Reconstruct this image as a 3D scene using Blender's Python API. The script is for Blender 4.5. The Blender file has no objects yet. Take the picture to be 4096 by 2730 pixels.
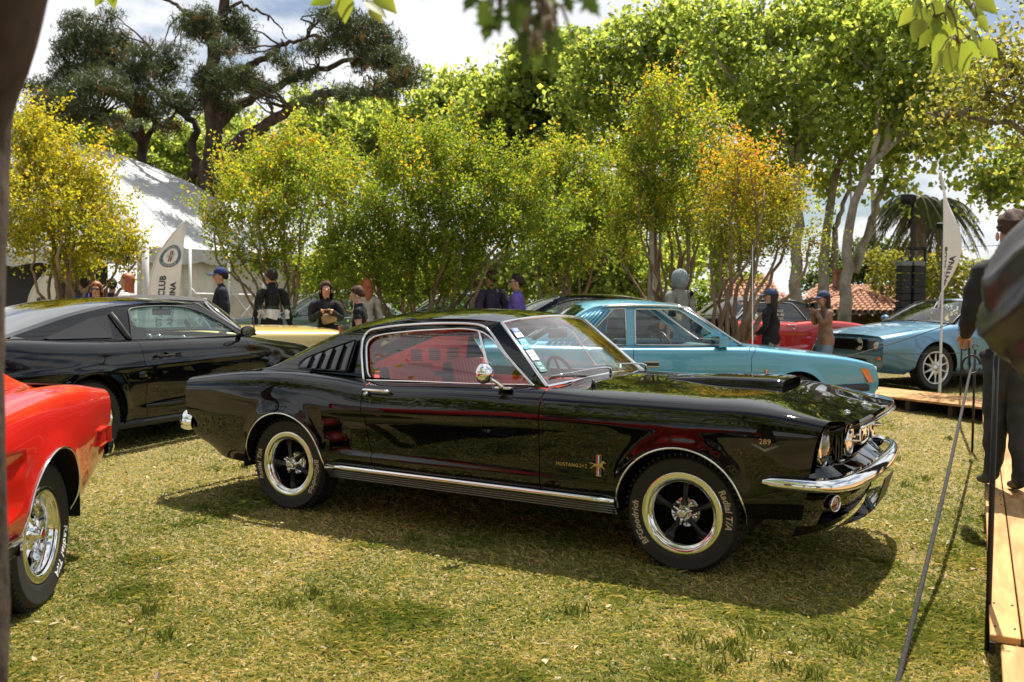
import bpy, math, random
import numpy as np
from mathutils import Vector, Matrix
from mathutils.geometry import tessellate_polygon

# ------------------------------------------------------------------ camera, sky, sun, exposure
rng = np.random.default_rng(7)
random.seed(7)
SC = bpy.context.scene
COL = SC.collection

FPX = 3693.36
CAMP = np.array([1.57056, -5.32255, 1.38317])
YAW, PIT, ROL = 0.519359, -0.041705, 0.009233
_fw = np.array([-math.sin(YAW) * math.cos(PIT), math.cos(YAW) * math.cos(PIT), math.sin(PIT)])
_r = np.array([math.cos(YAW), math.sin(YAW), 0.0])
_u = np.cross(_r, _fw)
_R = _r * math.cos(ROL) + _u * math.sin(ROL)
_U = -_r * math.sin(ROL) + _u * math.cos(ROL)
cam_d = bpy.data.cameras.new('camera')
cam = bpy.data.objects.new('camera', cam_d)
COL.objects.link(cam)
cam_d.sensor_width = 36.0
cam_d.lens = FPX / 4096 * 36
cam_d.clip_start = 0.05
cam_d.clip_end = 2000
M = Matrix(((_R[0], _U[0], -_fw[0], CAMP[0]), (_R[1], _U[1], -_fw[1], CAMP[1]), (_R[2], _U[2], -_fw[2], CAMP[2]), (0, 0, 0, 1)))
cam.matrix_world = M
cam_d.dof.use_dof = True
cam_d.dof.focus_distance = 5.6
cam_d.dof.aperture_fstop = 4.0
SC.camera = cam

TO_SUN = Vector((-0.06, 0.44, 1.0)).normalized()
w = bpy.data.worlds.new('World')
SC.world = w
w.use_nodes = True
nt = w.node_tree
nt.nodes.clear()
N = nt.nodes.new
L = nt.links.new
out = N('ShaderNodeOutputWorld')
bg = N('ShaderNodeBackground')
sky = N('ShaderNodeTexSky')
sky.sky_type = 'NISHITA'
sky.sun_disc = False
sky.sun_elevation = math.asin(TO_SUN.z)
sky.sun_rotation = math.atan2(TO_SUN.x, TO_SUN.y)
sky.air_density = 1.0
sky.dust_density = 1.2
sc1 = N('ShaderNodeVectorMath'); sc1.operation = 'SCALE'; sc1.inputs['Scale'].default_value = 1.0
L(sky.outputs[0], sc1.inputs[0])
tc = N('ShaderNodeTexCoord')
sep = N('ShaderNodeSeparateXYZ'); L(tc.outputs['Generated'], sep.inputs[0])
mx = N('ShaderNodeMath'); mx.operation = 'MAXIMUM'; mx.inputs[1].default_value = 0.0; L(sep.outputs[2], mx.inputs[0])
ad = N('ShaderNodeMath'); ad.operation = 'ADD'; ad.inputs[1].default_value = 0.22; L(mx.outputs[0], ad.inputs[0])
dv = N('ShaderNodeVectorMath'); dv.operation = 'DIVIDE'
cb = N('ShaderNodeCombineXYZ')
for i in range(3): L(ad.outputs[0], cb.inputs[i])
L(tc.outputs['Generated'], dv.inputs[0]); L(cb.outputs[0], dv.inputs[1])
n1 = N('ShaderNodeTexNoise'); n1.inputs['Scale'].default_value = 1.5; n1.inputs['Detail'].default_value = 9; n1.inputs['Roughness'].default_value = 0.56; n1.inputs['Distortion'].default_value = 0.25
L(dv.outputs[0], n1.inputs['Vector'])
mr = N('ShaderNodeMapRange'); mr.interpolation_type = 'SMOOTHSTEP'
mr.inputs['From Min'].default_value = 0.36; mr.inputs['From Max'].default_value = 0.52
L(n1.outputs['Fac'], mr.inputs['Value'])
n2 = N('ShaderNodeTexNoise'); n2.inputs['Scale'].default_value = 2.6; n2.inputs['Detail'].default_value = 6; n2.inputs['Roughness'].default_value = 0.5
L(dv.outputs[0], n2.inputs['Vector'])
cr = N('ShaderNodeValToRGB')
cr.color_ramp.elements[0].position = 0.34; cr.color_ramp.elements[0].color = (8.6, 8.9, 9.3, 1)
cr.color_ramp.elements[1].position = 0.62; cr.color_ramp.elements[1].color = (11.6, 11.6, 11.6, 1)
L(n2.outputs['Fac'], cr.inputs[0])
mixc = N('ShaderNodeMix'); mixc.data_type = 'RGBA'
L(mr.outputs[0], mixc.inputs['Factor']); L(sc1.outputs[0], mixc.inputs['A']); L(cr.outputs[0], mixc.inputs['B'])
L(mixc.outputs['Result'], bg.inputs['Color'])
bg.inputs['Strength'].default_value = 0.05
L(bg.outputs[0], out.inputs[0])

sun_d = bpy.data.lights.new('sun', 'SUN')
sun_d.energy = 5.0
sun_d.angle = math.radians(0.53)
sun_d.color = (1.0, 0.94, 0.84)
sun = bpy.data.objects.new('sun', sun_d)
sun.rotation_euler = TO_SUN.to_track_quat('Z', 'Y').to_euler()
COL.objects.link(sun)

SC.view_settings.view_transform = 'Standard'
SC.view_settings.look = 'None'
SC.view_settings.exposure = 1.05
SC.view_settings.gamma = 1.0
SC.view_settings.use_curve_mapping = False
SC.render.engine = 'CYCLES'
SC.cycles.use_denoising = True
SC.cycles.max_bounces = 10
SC.cycles.transparent_max_bounces = 24
SC.cycles.diffuse_bounces = 3
SC.cycles.glossy_bounces = 5
SC.cycles.transmission_bounces = 6
SC.cycles.caustics_reflective = False
SC.cycles.caustics_refractive = False
SC.cycles.sample_clamp_indirect = 6.0


def ray(x, y):
    """direction (scaled to 1 m of depth) through the point x, y of the 2353 px wide photo"""
    k = 4096 / 2353
    return _fw + _R * ((x * k - 2048) / FPX) - _U * ((y * k - 1365) / FPX)


def at(x, y, d):
    return CAMP + ray(x, y) * d


def ground_z(x, y):
    d = (np.asarray(x) - CAMP[0]) * _fw[0] + (np.asarray(y) - CAMP[1]) * _fw[1]
    t = np.clip((d - 8.0) / 5.5, 0, 1); q = np.clip((d - 13.5) / 5.0, 0, 1)
    return 0.10 * t * t * (3 - 2 * t) + 0.14 * q * q * (3 - 2 * q)


def foot(x, d):
    """ground point below image column x at depth d"""
    p = at(x, 700, d)
    return np.array([p[0], p[1], float(ground_z(p[0], p[1]))])


# ------------------------------------------------------------------ mesh helpers
def mk(name, V, F, mats, parent=None, mi=None, smooth=True, kind=None):
    """one mesh object from vertices and faces (array of quads/tris or list)"""
    me = bpy.data.meshes.new(name)
    V = np.asarray(V, dtype=np.float32).reshape(-1, 3)
    if isinstance(F, np.ndarray) and F.ndim == 2:
        n, k = F.shape
        me.vertices.add(len(V)); me.vertices.foreach_set('co', V.ravel())
        me.loops.add(n * k); me.loops.foreach_set('vertex_index', F.astype(np.int32).ravel())
        me.polygons.add(n)
        me.polygons.foreach_set('loop_start', np.arange(0, n * k, k, dtype=np.int32))
        try: me.polygons.foreach_set('loop_total', np.full(n, k, dtype=np.int32))
        except Exception: pass
        me.update(calc_edges=True)
    else:
        me.from_pydata(V.tolist(), [], [list(map(int, f)) for f in F])
    if not isinstance(mats, (list, tuple)): mats = [mats]
    for m in mats: me.materials.append(m)
    if mi is not None: me.polygons.foreach_set('material_index', np.asarray(mi, dtype=np.int32))
    me.polygons.foreach_set('use_smooth', np.full(len(me.polygons), bool(smooth)))
    me.validate(clean_customdata=False)
    o = bpy.data.objects.new(name, me)
    COL.objects.link(o)
    if parent is not None: o.parent = parent
    if kind: o['kind'] = kind
    return o


def tag(o, label=None, cat=None, group=None, kind=None):
    if label: o['label'] = label
    if cat: o['category'] = cat
    if group: o['group'] = group
    if kind: o['kind'] = kind
    return o


def thing(name, label, cat, loc=(0, 0, 0), rz=0.0, group=None):
    o = bpy.data.objects.new(name, None)
    o.empty_display_size = 0.2
    COL.objects.link(o)
    o.location = loc
    o.rotation_euler = (0, 0, rz)
    return tag(o, label, cat, group)


class MB:
    """collects shapes that become one mesh"""
    def __init__(s): s.V = []; s.F = []; s.n = 0; s.mi = []
    def add(s, V, F, m=0):
        V = np.asarray(V, float).reshape(-1, 3)
        s.V.append(V)
        for f in F: s.F.append([int(i) + s.n for i in f]); s.mi.append(m)
        s.n += len(V); return s
    def box(s, c, d, rot=None, m=0, bev=0.0):
        V, F = boxm(c, d, rot, bev); return s.add(V, F, m)
    def tube(s, P, r, n=8, m=0, caps=True, flat=None): V, F = tube(P, r, n, caps, flat); return s.add(V, F, m)
    def lathe(s, prof, n=24, M=None, m=0, closed=False): V, F = lathe(prof, n, M, closed); return s.add(V, F, m)
    def obj(s, name, mats, parent=None, smooth=True, kind=None):
        return mk(name, np.concatenate(s.V), s.F, mats, parent, s.mi if len(s.mi) and max(s.mi) > 0 else None, smooth, kind)


def rotz(a): c, s = math.cos(a), math.sin(a); return np.array([[c, -s, 0], [s, c, 0], [0, 0, 1]])
def rotx(a): c, s = math.cos(a), math.sin(a); return np.array([[1, 0, 0], [0, c, -s], [0, s, c]])
def roty(a): c, s = math.cos(a), math.sin(a); return np.array([[c, 0, s], [0, 1, 0], [-s, 0, c]])


def boxm(c, d, rot=None, bev=0.0):
    x, y, z = np.array(d) / 2
    if bev <= 0:
        V = np.array([[sx * x, sy * y, sz * z] for sz in (-1, 1) for sy in (-1, 1) for sx in (-1, 1)])
        F = [[0, 2, 3, 1], [4, 5, 7, 6], [0, 1, 5, 4], [2, 6, 7, 3], [0, 4, 6, 2], [1, 3, 7, 5]]
    else:
        b = min(bev, x * .49, y * .49, z * .49)
        def ring(zz, i): return [[-x + b if i else -x + b, -y + i, zz]] and [[sx * (x - (0 if k else b) - i), sy * (y - (b if k else 0) - i), zz] for sx, sy, k in ((-1, -1, 0), (1, -1, 0), (1, -1, 1), (1, 1, 1), (1, 1, 0), (-1, 1, 0), (-1, 1, 1), (-1, -1, 1))]
        V = np.array(ring(-z, b) + ring(-z + b, 0) + ring(z - b, 0) + ring(z, b))
        F = [list(range(7, -1, -1)), list(range(24, 32))]
        for k in range(3):
            for i in range(8): j = (i + 1) % 8; F.append([k * 8 + i, k * 8 + j, k * 8 + 8 + j, k * 8 + 8 + i])
    if rot is not None: V = V @ np.asarray(rot).T
    return V + np.array(c, float), F


def frames(P):
    P = np.asarray(P, float); n = len(P)
    T = np.gradient(P, axis=0); T /= np.linalg.norm(T, axis=1)[:, None] + 1e-12
    a = np.array([0, 0, 1.0]) if abs(T[0][2]) < .9 else np.array([1.0, 0, 0])
    X = np.zeros_like(P); x = np.cross(a, T[0]); x /= np.linalg.norm(x); X[0] = x
    for i in range(1, n):
        x = X[i - 1] - T[i] * (X[i - 1] @ T[i]); X[i] = x / (np.linalg.norm(x) + 1e-12)
    return T, X, np.cross(T, X)


def tube(P, r, n=8, caps=True, flat=None):
    P = np.asarray(P, float); k = len(P)
    r = np.broadcast_to(np.asarray(r, float), (k,))
    T, X, Y = frames(P)
    a = np.linspace(0, 2 * np.pi, n, endpoint=False)
    fx, fy = (1, 1) if flat is None else flat
    V = P[:, None, :] + r[:, None, None] * (fx * np.cos(a)[None, :, None] * X[:, None, :] + fy * np.sin(a)[None, :, None] * Y[:, None, :])
    F = []
    for i in range(k - 1):
        for j in range(n): q = (j + 1) % n; F.append([i * n + j, i * n + q, (i + 1) * n + q, (i + 1) * n + j])
    if caps: F.append(list(range(n - 1, -1, -1))); F.append([(k - 1) * n + j for j in range(n)])
    return V.reshape(-1, 3), F


def lathe(prof, n=24, Mx=None, closed=False):
    """profile [(radius, axial)] turned about +Y... axis: axial along local y"""
    prof = np.asarray(prof, float); k = len(prof)
    a = np.linspace(0, 2 * np.pi, n, endpoint=False)
    V = np.stack([prof[:, 0][:, None] * np.cos(a), np.repeat(prof[:, 1][:, None], n, 1), prof[:, 0][:, None] * np.sin(a)], -1).reshape(-1, 3)
    F = []
    for i in range(k if closed else k - 1):
        i2 = (i + 1) % k
        for j in range(n): q = (j + 1) % n; F.append([i * n + j, i * n + q, i2 * n + q, i2 * n + j])
    if Mx is not None: V = V @ np.asarray(Mx)[:3, :3].T
    return V, F


def cr(P, n):
    """Catmull-Rom through points, n samples, roughly uniform in arc length"""
    P = np.asarray(P, float)
    if len(P) == 2: t = np.linspace(0, 1, n)[:, None]; return P[0] * (1 - t) + P[1] * t
    d = np.linalg.norm(np.diff(P, axis=0), axis=1); s = np.concatenate([[0], np.cumsum(np.sqrt(d + 1e-9))])
    m = np.zeros_like(P); m[1:-1] = (P[2:] - P[:-2]) / (s[2:] - s[:-2])[:, None]
    m[0] = (P[1] - P[0]) / (s[1] - s[0]); m[-1] = (P[-1] - P[-2]) / (s[-1] - s[-2])
    def ev(q):
        i = np.clip(np.searchsorted(s, q, side='right') - 1, 0, len(P) - 2); h = (s[i + 1] - s[i])[:, None]; t = ((q - s[i])[:, None]) / h
        return (2 * t**3 - 3 * t**2 + 1) * P[i] + (t**3 - 2 * t**2 + t) * h * m[i] + (-2 * t**3 + 3 * t**2) * P[i + 1] + (t**3 - t**2) * h * m[i + 1]
    q = np.linspace(0, s[-1], n * 6); D = ev(q)
    al = np.concatenate([[0], np.cumsum(np.linalg.norm(np.diff(D, axis=0), axis=1))])
    return ev(np.interp(np.linspace(0, al[-1], n), al, q))


def pchip(x, Y, xq):
    """monotone cubic along axis 0"""
    x = np.asarray(x, float); Y = np.asarray(Y, float); xq = np.clip(np.asarray(xq, float), x[0], x[-1])
    h = np.diff(x); sh = (-1,) + (1,) * (Y.ndim - 1); hh = h.reshape(sh)
    dl = np.diff(Y, axis=0) / hh
    d = np.zeros_like(Y)
    w1 = (2 * hh[1:] + hh[:-1]); w2 = (hh[1:] + 2 * hh[:-1])
    same = dl[:-1] * dl[1:] > 0
    with np.errstate(divide='ignore', invalid='ignore'):
        hm = (w1 + w2) / (w1 / dl[:-1] + w2 / dl[1:])
    d[1:-1] = np.where(same, hm, 0); d[0] = dl[0]; d[-1] = dl[-1]
    i = np.clip(np.searchsorted(x, xq, side='right') - 1, 0, len(x) - 2)
    t = ((xq - x[i]) / h[i]).reshape(sh); H = h[i].reshape(sh)
    return (2 * t**3 - 3 * t**2 + 1) * Y[i] + (t**3 - 2 * t**2 + t) * H * d[i] + (-2 * t**3 + 3 * t**2) * Y[i + 1] + (t**3 - t**2) * H * d[i + 1]


def herm(x, Y, xq):
    """smooth cubic along axis 0 (finite difference slopes)"""
    x = np.asarray(x, float); Y = np.asarray(Y, float); xq = np.clip(np.asarray(xq, float), x[0], x[-1])
    h = np.diff(x); sh = (-1,) + (1,) * (Y.ndim - 1); hh = h.reshape(sh)
    dl = np.diff(Y, axis=0) / hh
    d = np.zeros_like(Y)
    d[1:-1] = (dl[:-1] * hh[1:] + dl[1:] * hh[:-1]) / (hh[:-1] + hh[1:]); d[0] = dl[0]; d[-1] = dl[-1]
    i = np.clip(np.searchsorted(x, xq, side='right') - 1, 0, len(x) - 2)
    t = ((xq - x[i]) / h[i]).reshape(sh); H = h[i].reshape(sh)
    return (2 * t**3 - 3 * t**2 + 1) * Y[i] + (t**3 - 2 * t**2 + t) * H * d[i] + (-2 * t**3 + 3 * t**2) * Y[i + 1] + (t**3 - t**2) * H * d[i + 1]


def gridf(nr, nc):
    i, j = np.meshgrid(np.arange(nr - 1), np.arange(nc - 1), indexing='ij')
    a = (i * nc + j).ravel()
    return np.stack([a, a + 1, a + nc + 1, a + nc], 1)


def patch(A, B, nu=20, nv=8, bulge=0.0):
    A = cr(A, nu); B = cr(B, nu)
    t = np.linspace(0, 1, nv)[None, :, None]
    P = A[:, None] * (1 - t) + B[:, None] * t
    if bulge:
        du = np.gradient(P, axis=0); dv = np.gradient(P, axis=1); n = np.cross(du, dv); n /= np.linalg.norm(n, axis=2)[..., None] + 1e-9
        s = 4 * t * (1 - t) * (4 * np.linspace(0, 1, nu) * (1 - np.linspace(0, 1, nu)))[:, None, None]
        P = P + n * bulge * s
    return P.reshape(-1, 3), gridf(nu, nv)


def mirror(V, F):
    V2 = np.array(V, float); V2[:, 1] *= -1
    return V2, [list(f)[::-1] for f in F]


def text_mesh(s, size=1.0, extrude=0.0, align='CENTER', shear=0.0, spacing=1.0, bold=0.0):
    cu = bpy.data.curves.new('lettering', 'FONT'); cu.body = s; cu.size = size; cu.align_x = align; cu.extrude = extrude; cu.shear = shear; cu.space_character = spacing; cu.offset = bold
    cu.resolution_u = 3
    o = bpy.data.objects.new('lettering', cu); COL.objects.link(o)
    dg = bpy.context.evaluated_depsgraph_get()
    me = bpy.data.meshes.new_from_object(o.evaluated_get(dg))
    V = np.array([v.co[:] for v in me.vertices]).reshape(-1, 3); F = [list(p.vertices) for p in me.polygons]
    bpy.data.objects.remove(o); bpy.data.curves.remove(cu); bpy.data.meshes.remove(me)
    return V, F


def tess(outline, holes=()):
    polys = [[Vector((p[0], p[1], 0)) for p in outline]] + [[Vector((p[0], p[1], 0)) for p in h] for h in holes]
    T = tessellate_polygon(polys)
    return np.array([p for q in ([outline] + list(holes)) for p in q], float), [list(t) for t in T]


# ------------------------------------------------------------------ materials
MATS = {}
def mat(name, color=(.5, .5, .5), rough=.5, metal=0.0, spec=.5, coat=0.0, emit=None, sheen=0.0):
    if name in MATS: return MATS[name]
    m = bpy.data.materials.new(name); m.use_nodes = True
    b = m.node_tree.nodes['Principled BSDF']
    b.inputs['Base Color'].default_value = (*color, 1); b.inputs['Roughness'].default_value = rough; b.inputs['Metallic'].default_value = metal
    b.inputs['Specular IOR Level'].default_value = spec; b.inputs['Coat Weight'].default_value = coat; b.inputs['Coat Roughness'].default_value = 0.03
    if sheen: b.inputs['Sheen Weight'].default_value = sheen
    MATS[name] = m
    return m


def noisy(name, c1, c2, scale=8, rough=.6, detail=4, bump=0.0, bscale=None, spec=.4, metal=0, stretch=None, coat=0, pos=(.35, .65), dist=.02):
    """base colour varies between two tones by noise in object space, with fine bump"""
    if name in MATS: return MATS[name]
    m = mat(name, c1, rough, metal, spec, coat); t = m.node_tree; n = t.nodes.new; l = t.links.new; b = t.nodes['Principled BSDF']
    c = n('ShaderNodeTexCoord'); mp = n('ShaderNodeMapping'); l(c.outputs['Object'], mp.inputs[0])
    if stretch: mp.inputs['Scale'].default_value = stretch
    x = n('ShaderNodeTexNoise'); x.inputs['Scale'].default_value = scale; x.inputs['Detail'].default_value = detail; x.inputs['Roughness'].default_value = .6
    l(mp.outputs[0], x.inputs['Vector'])
    r = n('ShaderNodeValToRGB'); r.color_ramp.elements[0].color = (*c1, 1); r.color_ramp.elements[1].color = (*c2, 1); r.color_ramp.elements[0].position, r.color_ramp.elements[1].position = pos
    l(x.outputs['Fac'], r.inputs[0]); l(r.outputs[0], b.inputs['Base Color'])
    if bump:
        y = n('ShaderNodeTexNoise'); y.inputs['Scale'].default_value = bscale or scale * 3; y.inputs['Detail'].default_value = 5
        l(mp.outputs[0], y.inputs['Vector'])
        bp = n('ShaderNodeBump'); bp.inputs['Strength'].default_value = bump; bp.inputs['Distance'].default_value = dist
        l(y.outputs['Fac'], bp.inputs['Height']); l(bp.outputs[0], b.inputs['Normal'])
    return m


def paint(name, color, rough=.25, metal=0.0, orange=.004, spec=.5):
    """car paint under clear coat; faint long wave ripples as on real panels"""
    if name in MATS: return MATS[name]
    m = mat(name, color, rough, metal, .5, 1.0); t = m.node_tree; n = t.nodes.new; l = t.links.new; b = t.nodes['Principled BSDF']
    b.inputs['Coat Roughness'].default_value = .012; b.inputs['Specular IOR Level'].default_value = spec
    c = n('ShaderNodeTexCoord'); x = n('ShaderNodeTexNoise'); x.inputs['Scale'].default_value = 5.0; x.inputs['Detail'].default_value = 1.0
    l(c.outputs['Object'], x.inputs['Vector'])
    bp = n('ShaderNodeBump'); bp.inputs['Strength'].default_value = .25; bp.inputs['Distance'].default_value = orange
    l(x.outputs['Fac'], bp.inputs['Height']); l(bp.outputs[0], b.inputs['Coat Normal'])
    return m


def glass(name, tint=(.9, .95, .93), refl=1.0, base_r=.09):
    if name in MATS: return MATS[name]
    m = bpy.data.materials.new(name); m.use_nodes = True; t = m.node_tree; t.nodes.clear(); n = t.nodes.new; l = t.links.new
    o = n('ShaderNodeOutputMaterial'); mx = n('ShaderNodeMixShader'); tr = n('ShaderNodeBsdfTransparent'); gl = n('ShaderNodeBsdfGlossy'); fr = n('ShaderNodeFresnel')
    tr.inputs[0].default_value = (*tint, 1); gl.inputs['Roughness'].default_value = .0; gl.inputs['Color'].default_value = (refl, refl, refl, 1)
    lw = n('ShaderNodeLayerWeight'); pw = n('ShaderNodeMath'); pw.operation = 'POWER'; pw.inputs[1].default_value = 4.5; ma = n('ShaderNodeMath'); ma.operation = 'MULTIPLY_ADD'; ma.inputs[1].default_value = .93; ma.inputs[2].default_value = base_r
    lw.inputs['Blend'].default_value = .5; l(lw.outputs['Facing'], pw.inputs[0]); l(pw.outputs[0], ma.inputs[0]); t.nodes.remove(fr)
    l(ma.outputs[0], mx.inputs[0]); l(tr.outputs[0], mx.inputs[1]); l(gl.outputs[0], mx.inputs[2]); l(mx.outputs[0], o.inputs[0])
    MATS[name] = m
    return m


chrome = mat('chrome', (.78, .78, .79), .06, 1.0)
chrome_soft = mat('brushed_trim', (.62, .62, .62), .22, 1.0)
rubber = noisy('tyre_rubber', (.012, .012, .012), (.02, .019, .018), 30, .62, bump=.15, bscale=200, dist=.002)
rubber_trim = mat('rubber_trim', (.012, .012, .013), .5)
dark_void = mat('matte_black', (.004, .004, .004), .9, spec=.1)
under_mat = mat('underbody_black', (.008, .008, .008), .8, spec=.2)
# ------------------------------------------------------------------ ground
xs = np.concatenate([np.linspace(-160, -16, 20), np.linspace(-15, 12, 55), np.linspace(13, 120, 14)]); ys = np.concatenate([np.linspace(-60, -8, 10), np.linspace(-7, 20, 55), np.linspace(21, 220, 20)])
X, Y = np.meshgrid(xs, ys, indexing='ij')
Z = ground_z(X, Y)
lawn_mat = noisy('lawn_soil', (.13, .115, .045), (.22, .165, .085), 1.3, .9, 8, bump=.6, bscale=40, spec=.1)
lawn = mk('ground', np.stack([X, Y, Z], -1), gridf(len(xs), len(ys))[:, ::-1], lawn_mat, kind='structure')
# ------------------------------------------------------------------ trees and shrubs
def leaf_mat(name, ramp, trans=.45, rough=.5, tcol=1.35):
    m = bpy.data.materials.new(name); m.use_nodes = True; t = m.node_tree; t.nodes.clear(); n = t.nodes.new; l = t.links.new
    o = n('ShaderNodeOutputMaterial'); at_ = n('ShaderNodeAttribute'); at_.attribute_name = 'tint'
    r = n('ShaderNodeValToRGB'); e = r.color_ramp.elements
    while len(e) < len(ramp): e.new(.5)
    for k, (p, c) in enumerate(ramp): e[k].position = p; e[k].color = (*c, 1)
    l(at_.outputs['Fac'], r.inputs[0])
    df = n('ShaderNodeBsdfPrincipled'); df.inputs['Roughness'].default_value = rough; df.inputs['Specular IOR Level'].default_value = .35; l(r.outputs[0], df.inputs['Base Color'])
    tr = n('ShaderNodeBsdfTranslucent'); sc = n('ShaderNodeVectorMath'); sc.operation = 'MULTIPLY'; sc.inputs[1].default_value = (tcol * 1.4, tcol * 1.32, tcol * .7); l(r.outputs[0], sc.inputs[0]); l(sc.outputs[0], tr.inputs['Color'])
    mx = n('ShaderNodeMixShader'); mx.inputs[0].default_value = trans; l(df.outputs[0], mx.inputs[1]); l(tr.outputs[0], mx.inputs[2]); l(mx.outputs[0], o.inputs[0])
    return m


bark_grey = noisy('bark_grey', (.10, .085, .065), (.22, .19, .15), 6, .9, 6, bump=.6, bscale=30, stretch=(1, 1, .35), spec=.1)
bark_plane = noisy('bark_plane', (.13, .11, .08), (.34, .31, .25), 3, .85, 6, bump=.4, bscale=20, stretch=(1, 1, .6), spec=.1)
bark_dark = noisy('bark_dark', (.035, .026, .02), (.10, .075, .06), 5, .95, 6, bump=.8, bscale=18, stretch=(1, 1, .4), spec=.1)
bark_tan = noisy('bark_tan', (.15, .10, .065), (.27, .20, .14), 8, .8, 5, bump=.3, bscale=30, stretch=(1, 1, .3), spec=.15)

LM_PLANE = leaf_mat('plane_leaf', [(0, (.09, .145, .042)), (.5, (.23, .285, .078)), (1, (.38, .42, .125))], .66)
LM_SHRUB = leaf_mat('shrub_leaf', [(0, (.05, .10, .016)), (.5, (.15, .212, .025)), (.95, (.33, .35, .035)), (1, (.50, .30, .03))], .55)
LM_YELLOW = leaf_mat('yellow_leaf', [(0, (.09, .13, .016)), (.4, (.28, .28, .022)), (.93, (.52, .42, .028)), (1, (.55, .27, .03))], .48)
LM_ORANGE = leaf_mat('orange_leaf', [(0, (.09, .13, .014)), (.5, (.30, .29, .022)), (.8, (.48, .31, .03)), (1, (.54, .17, .035))], .48)
LM_PINE = leaf_mat('pine_needle', [(0, (.032, .048, .020)), (.6, (.062, .085, .034)), (.93, (.095, .11, .042)), (1, (.24, .11, .045))], .22)
LM_FAR = leaf_mat('far_leaf', [(0, (.04, .075, .015)), (1, (.12, .16, .03))], .4)
LM_OLIVE = leaf_mat('olive_leaf', [(0, (.08, .09, .025)), (.6, (.21, .22, .045)), (1, (.32, .27, .07))], .5)
LM_PALM = leaf_mat('palm_leaf', [(0, (.035, .05, .018)), (.6, (.06, .075, .025)), (1, (.14, .11, .045))], .25)


def set_tint(me, tint, per):
    a = me.attributes.new('tint', 'FLOAT', 'FACE'); a.data.foreach_set('value', np.repeat(tint, per).astype(np.float32) if per > 1 else tint.astype(np.float32))


def leaf_cloud(name, pos, size, tint, m, parent, aspect=.55, droop=.3, up=None, fold=.25, rg=rng, kind='stuff'):
    """one folded leaf (a bent quad) at every position"""
    n = len(pos)
    d = rg.normal(size=(n, 3)); d[:, 2] -= droop
    if up is not None: d += up
    d /= np.linalg.norm(d, axis=1)[:, None]
    s = np.cross(d, rg.normal(size=(n, 3))); s /= np.linalg.norm(s, axis=1)[:, None] + 1e-9
    nn = np.cross(d, s)
    L = (size * rg.uniform(.7, 1.3, n))[:, None]; W = L * aspect
    base = pos - d * L * .5; tip = pos + d * L * .5
    l = pos - d * L * .06 + s * W * .5 + nn * W * fold; r = pos - d * L * .06 - s * W * .5 + nn * W * fold
    V = np.stack([base, r, tip, l], 1).reshape(-1, 3); F = np.arange(n * 4, dtype=np.int32).reshape(n, 4)
    o = mk(name, V, F, m, parent, smooth=False, kind=kind)
    set_tint(o.data, np.clip(tint, 0, 1), 1)
    return o


def lump_points(c, r, n, ncl, sig, rg, shell=.45, spray=0.0, lift=.6):
    """leaves strung along short twigs that grow outward and up through an uneven ellipsoid"""
    d = rg.normal(size=(ncl, 3)); d /= np.linalg.norm(d, axis=1)[:, None]
    rag = 1 + .30 * np.sin(d[:, 0] * 5 + c[0] * 7) * np.sin(d[:, 1] * 4 + c[1] * 5) + rg.normal(size=ncl) * .16
    q = d * (rg.uniform(shell ** 3, 1, ncl) ** (1 / 3))[:, None]
    cl = np.asarray(c) + q * np.asarray(r) * rag[:, None]
    w_ = rg.uniform(.3, 1.6, ncl) ** 1.4; k = rg.choice(ncl, n, p=w_ / w_.sum())
    if spray > 0:
        td = d * .8 + rg.normal(size=(ncl, 3)) * .45 + np.array([0, 0, lift]); td /= np.linalg.norm(td, axis=1)[:, None]; L = spray * rg.uniform(.5, 1.35, ncl)
        u = rg.uniform(-.45, .55, n); p = cl[k] + td[k] * (u * L[k])[:, None] + rg.normal(size=(n, 3)) * (sig * (1.1 - .9 * np.clip(u, -.3, .55)))[:, None]
    else: p = cl[k] + rg.normal(size=(n, 3)) * (sig * np.sqrt(w_[k]))[:, None] * np.array([1, 1, .75])
    return p, cl, q[k]


def limb(P, r0, r1, n=14, wob=0.0, rg=rng, sides=8):
    C = cr(np.array(P, float), n)
    if wob: C[1:-1] += rg.normal(size=(n - 2, 3)) * wob
    rr = np.linspace(0, 1, n) ** .8 * (r1 - r0) + r0
    return tube(C, rr, sides)


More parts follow.
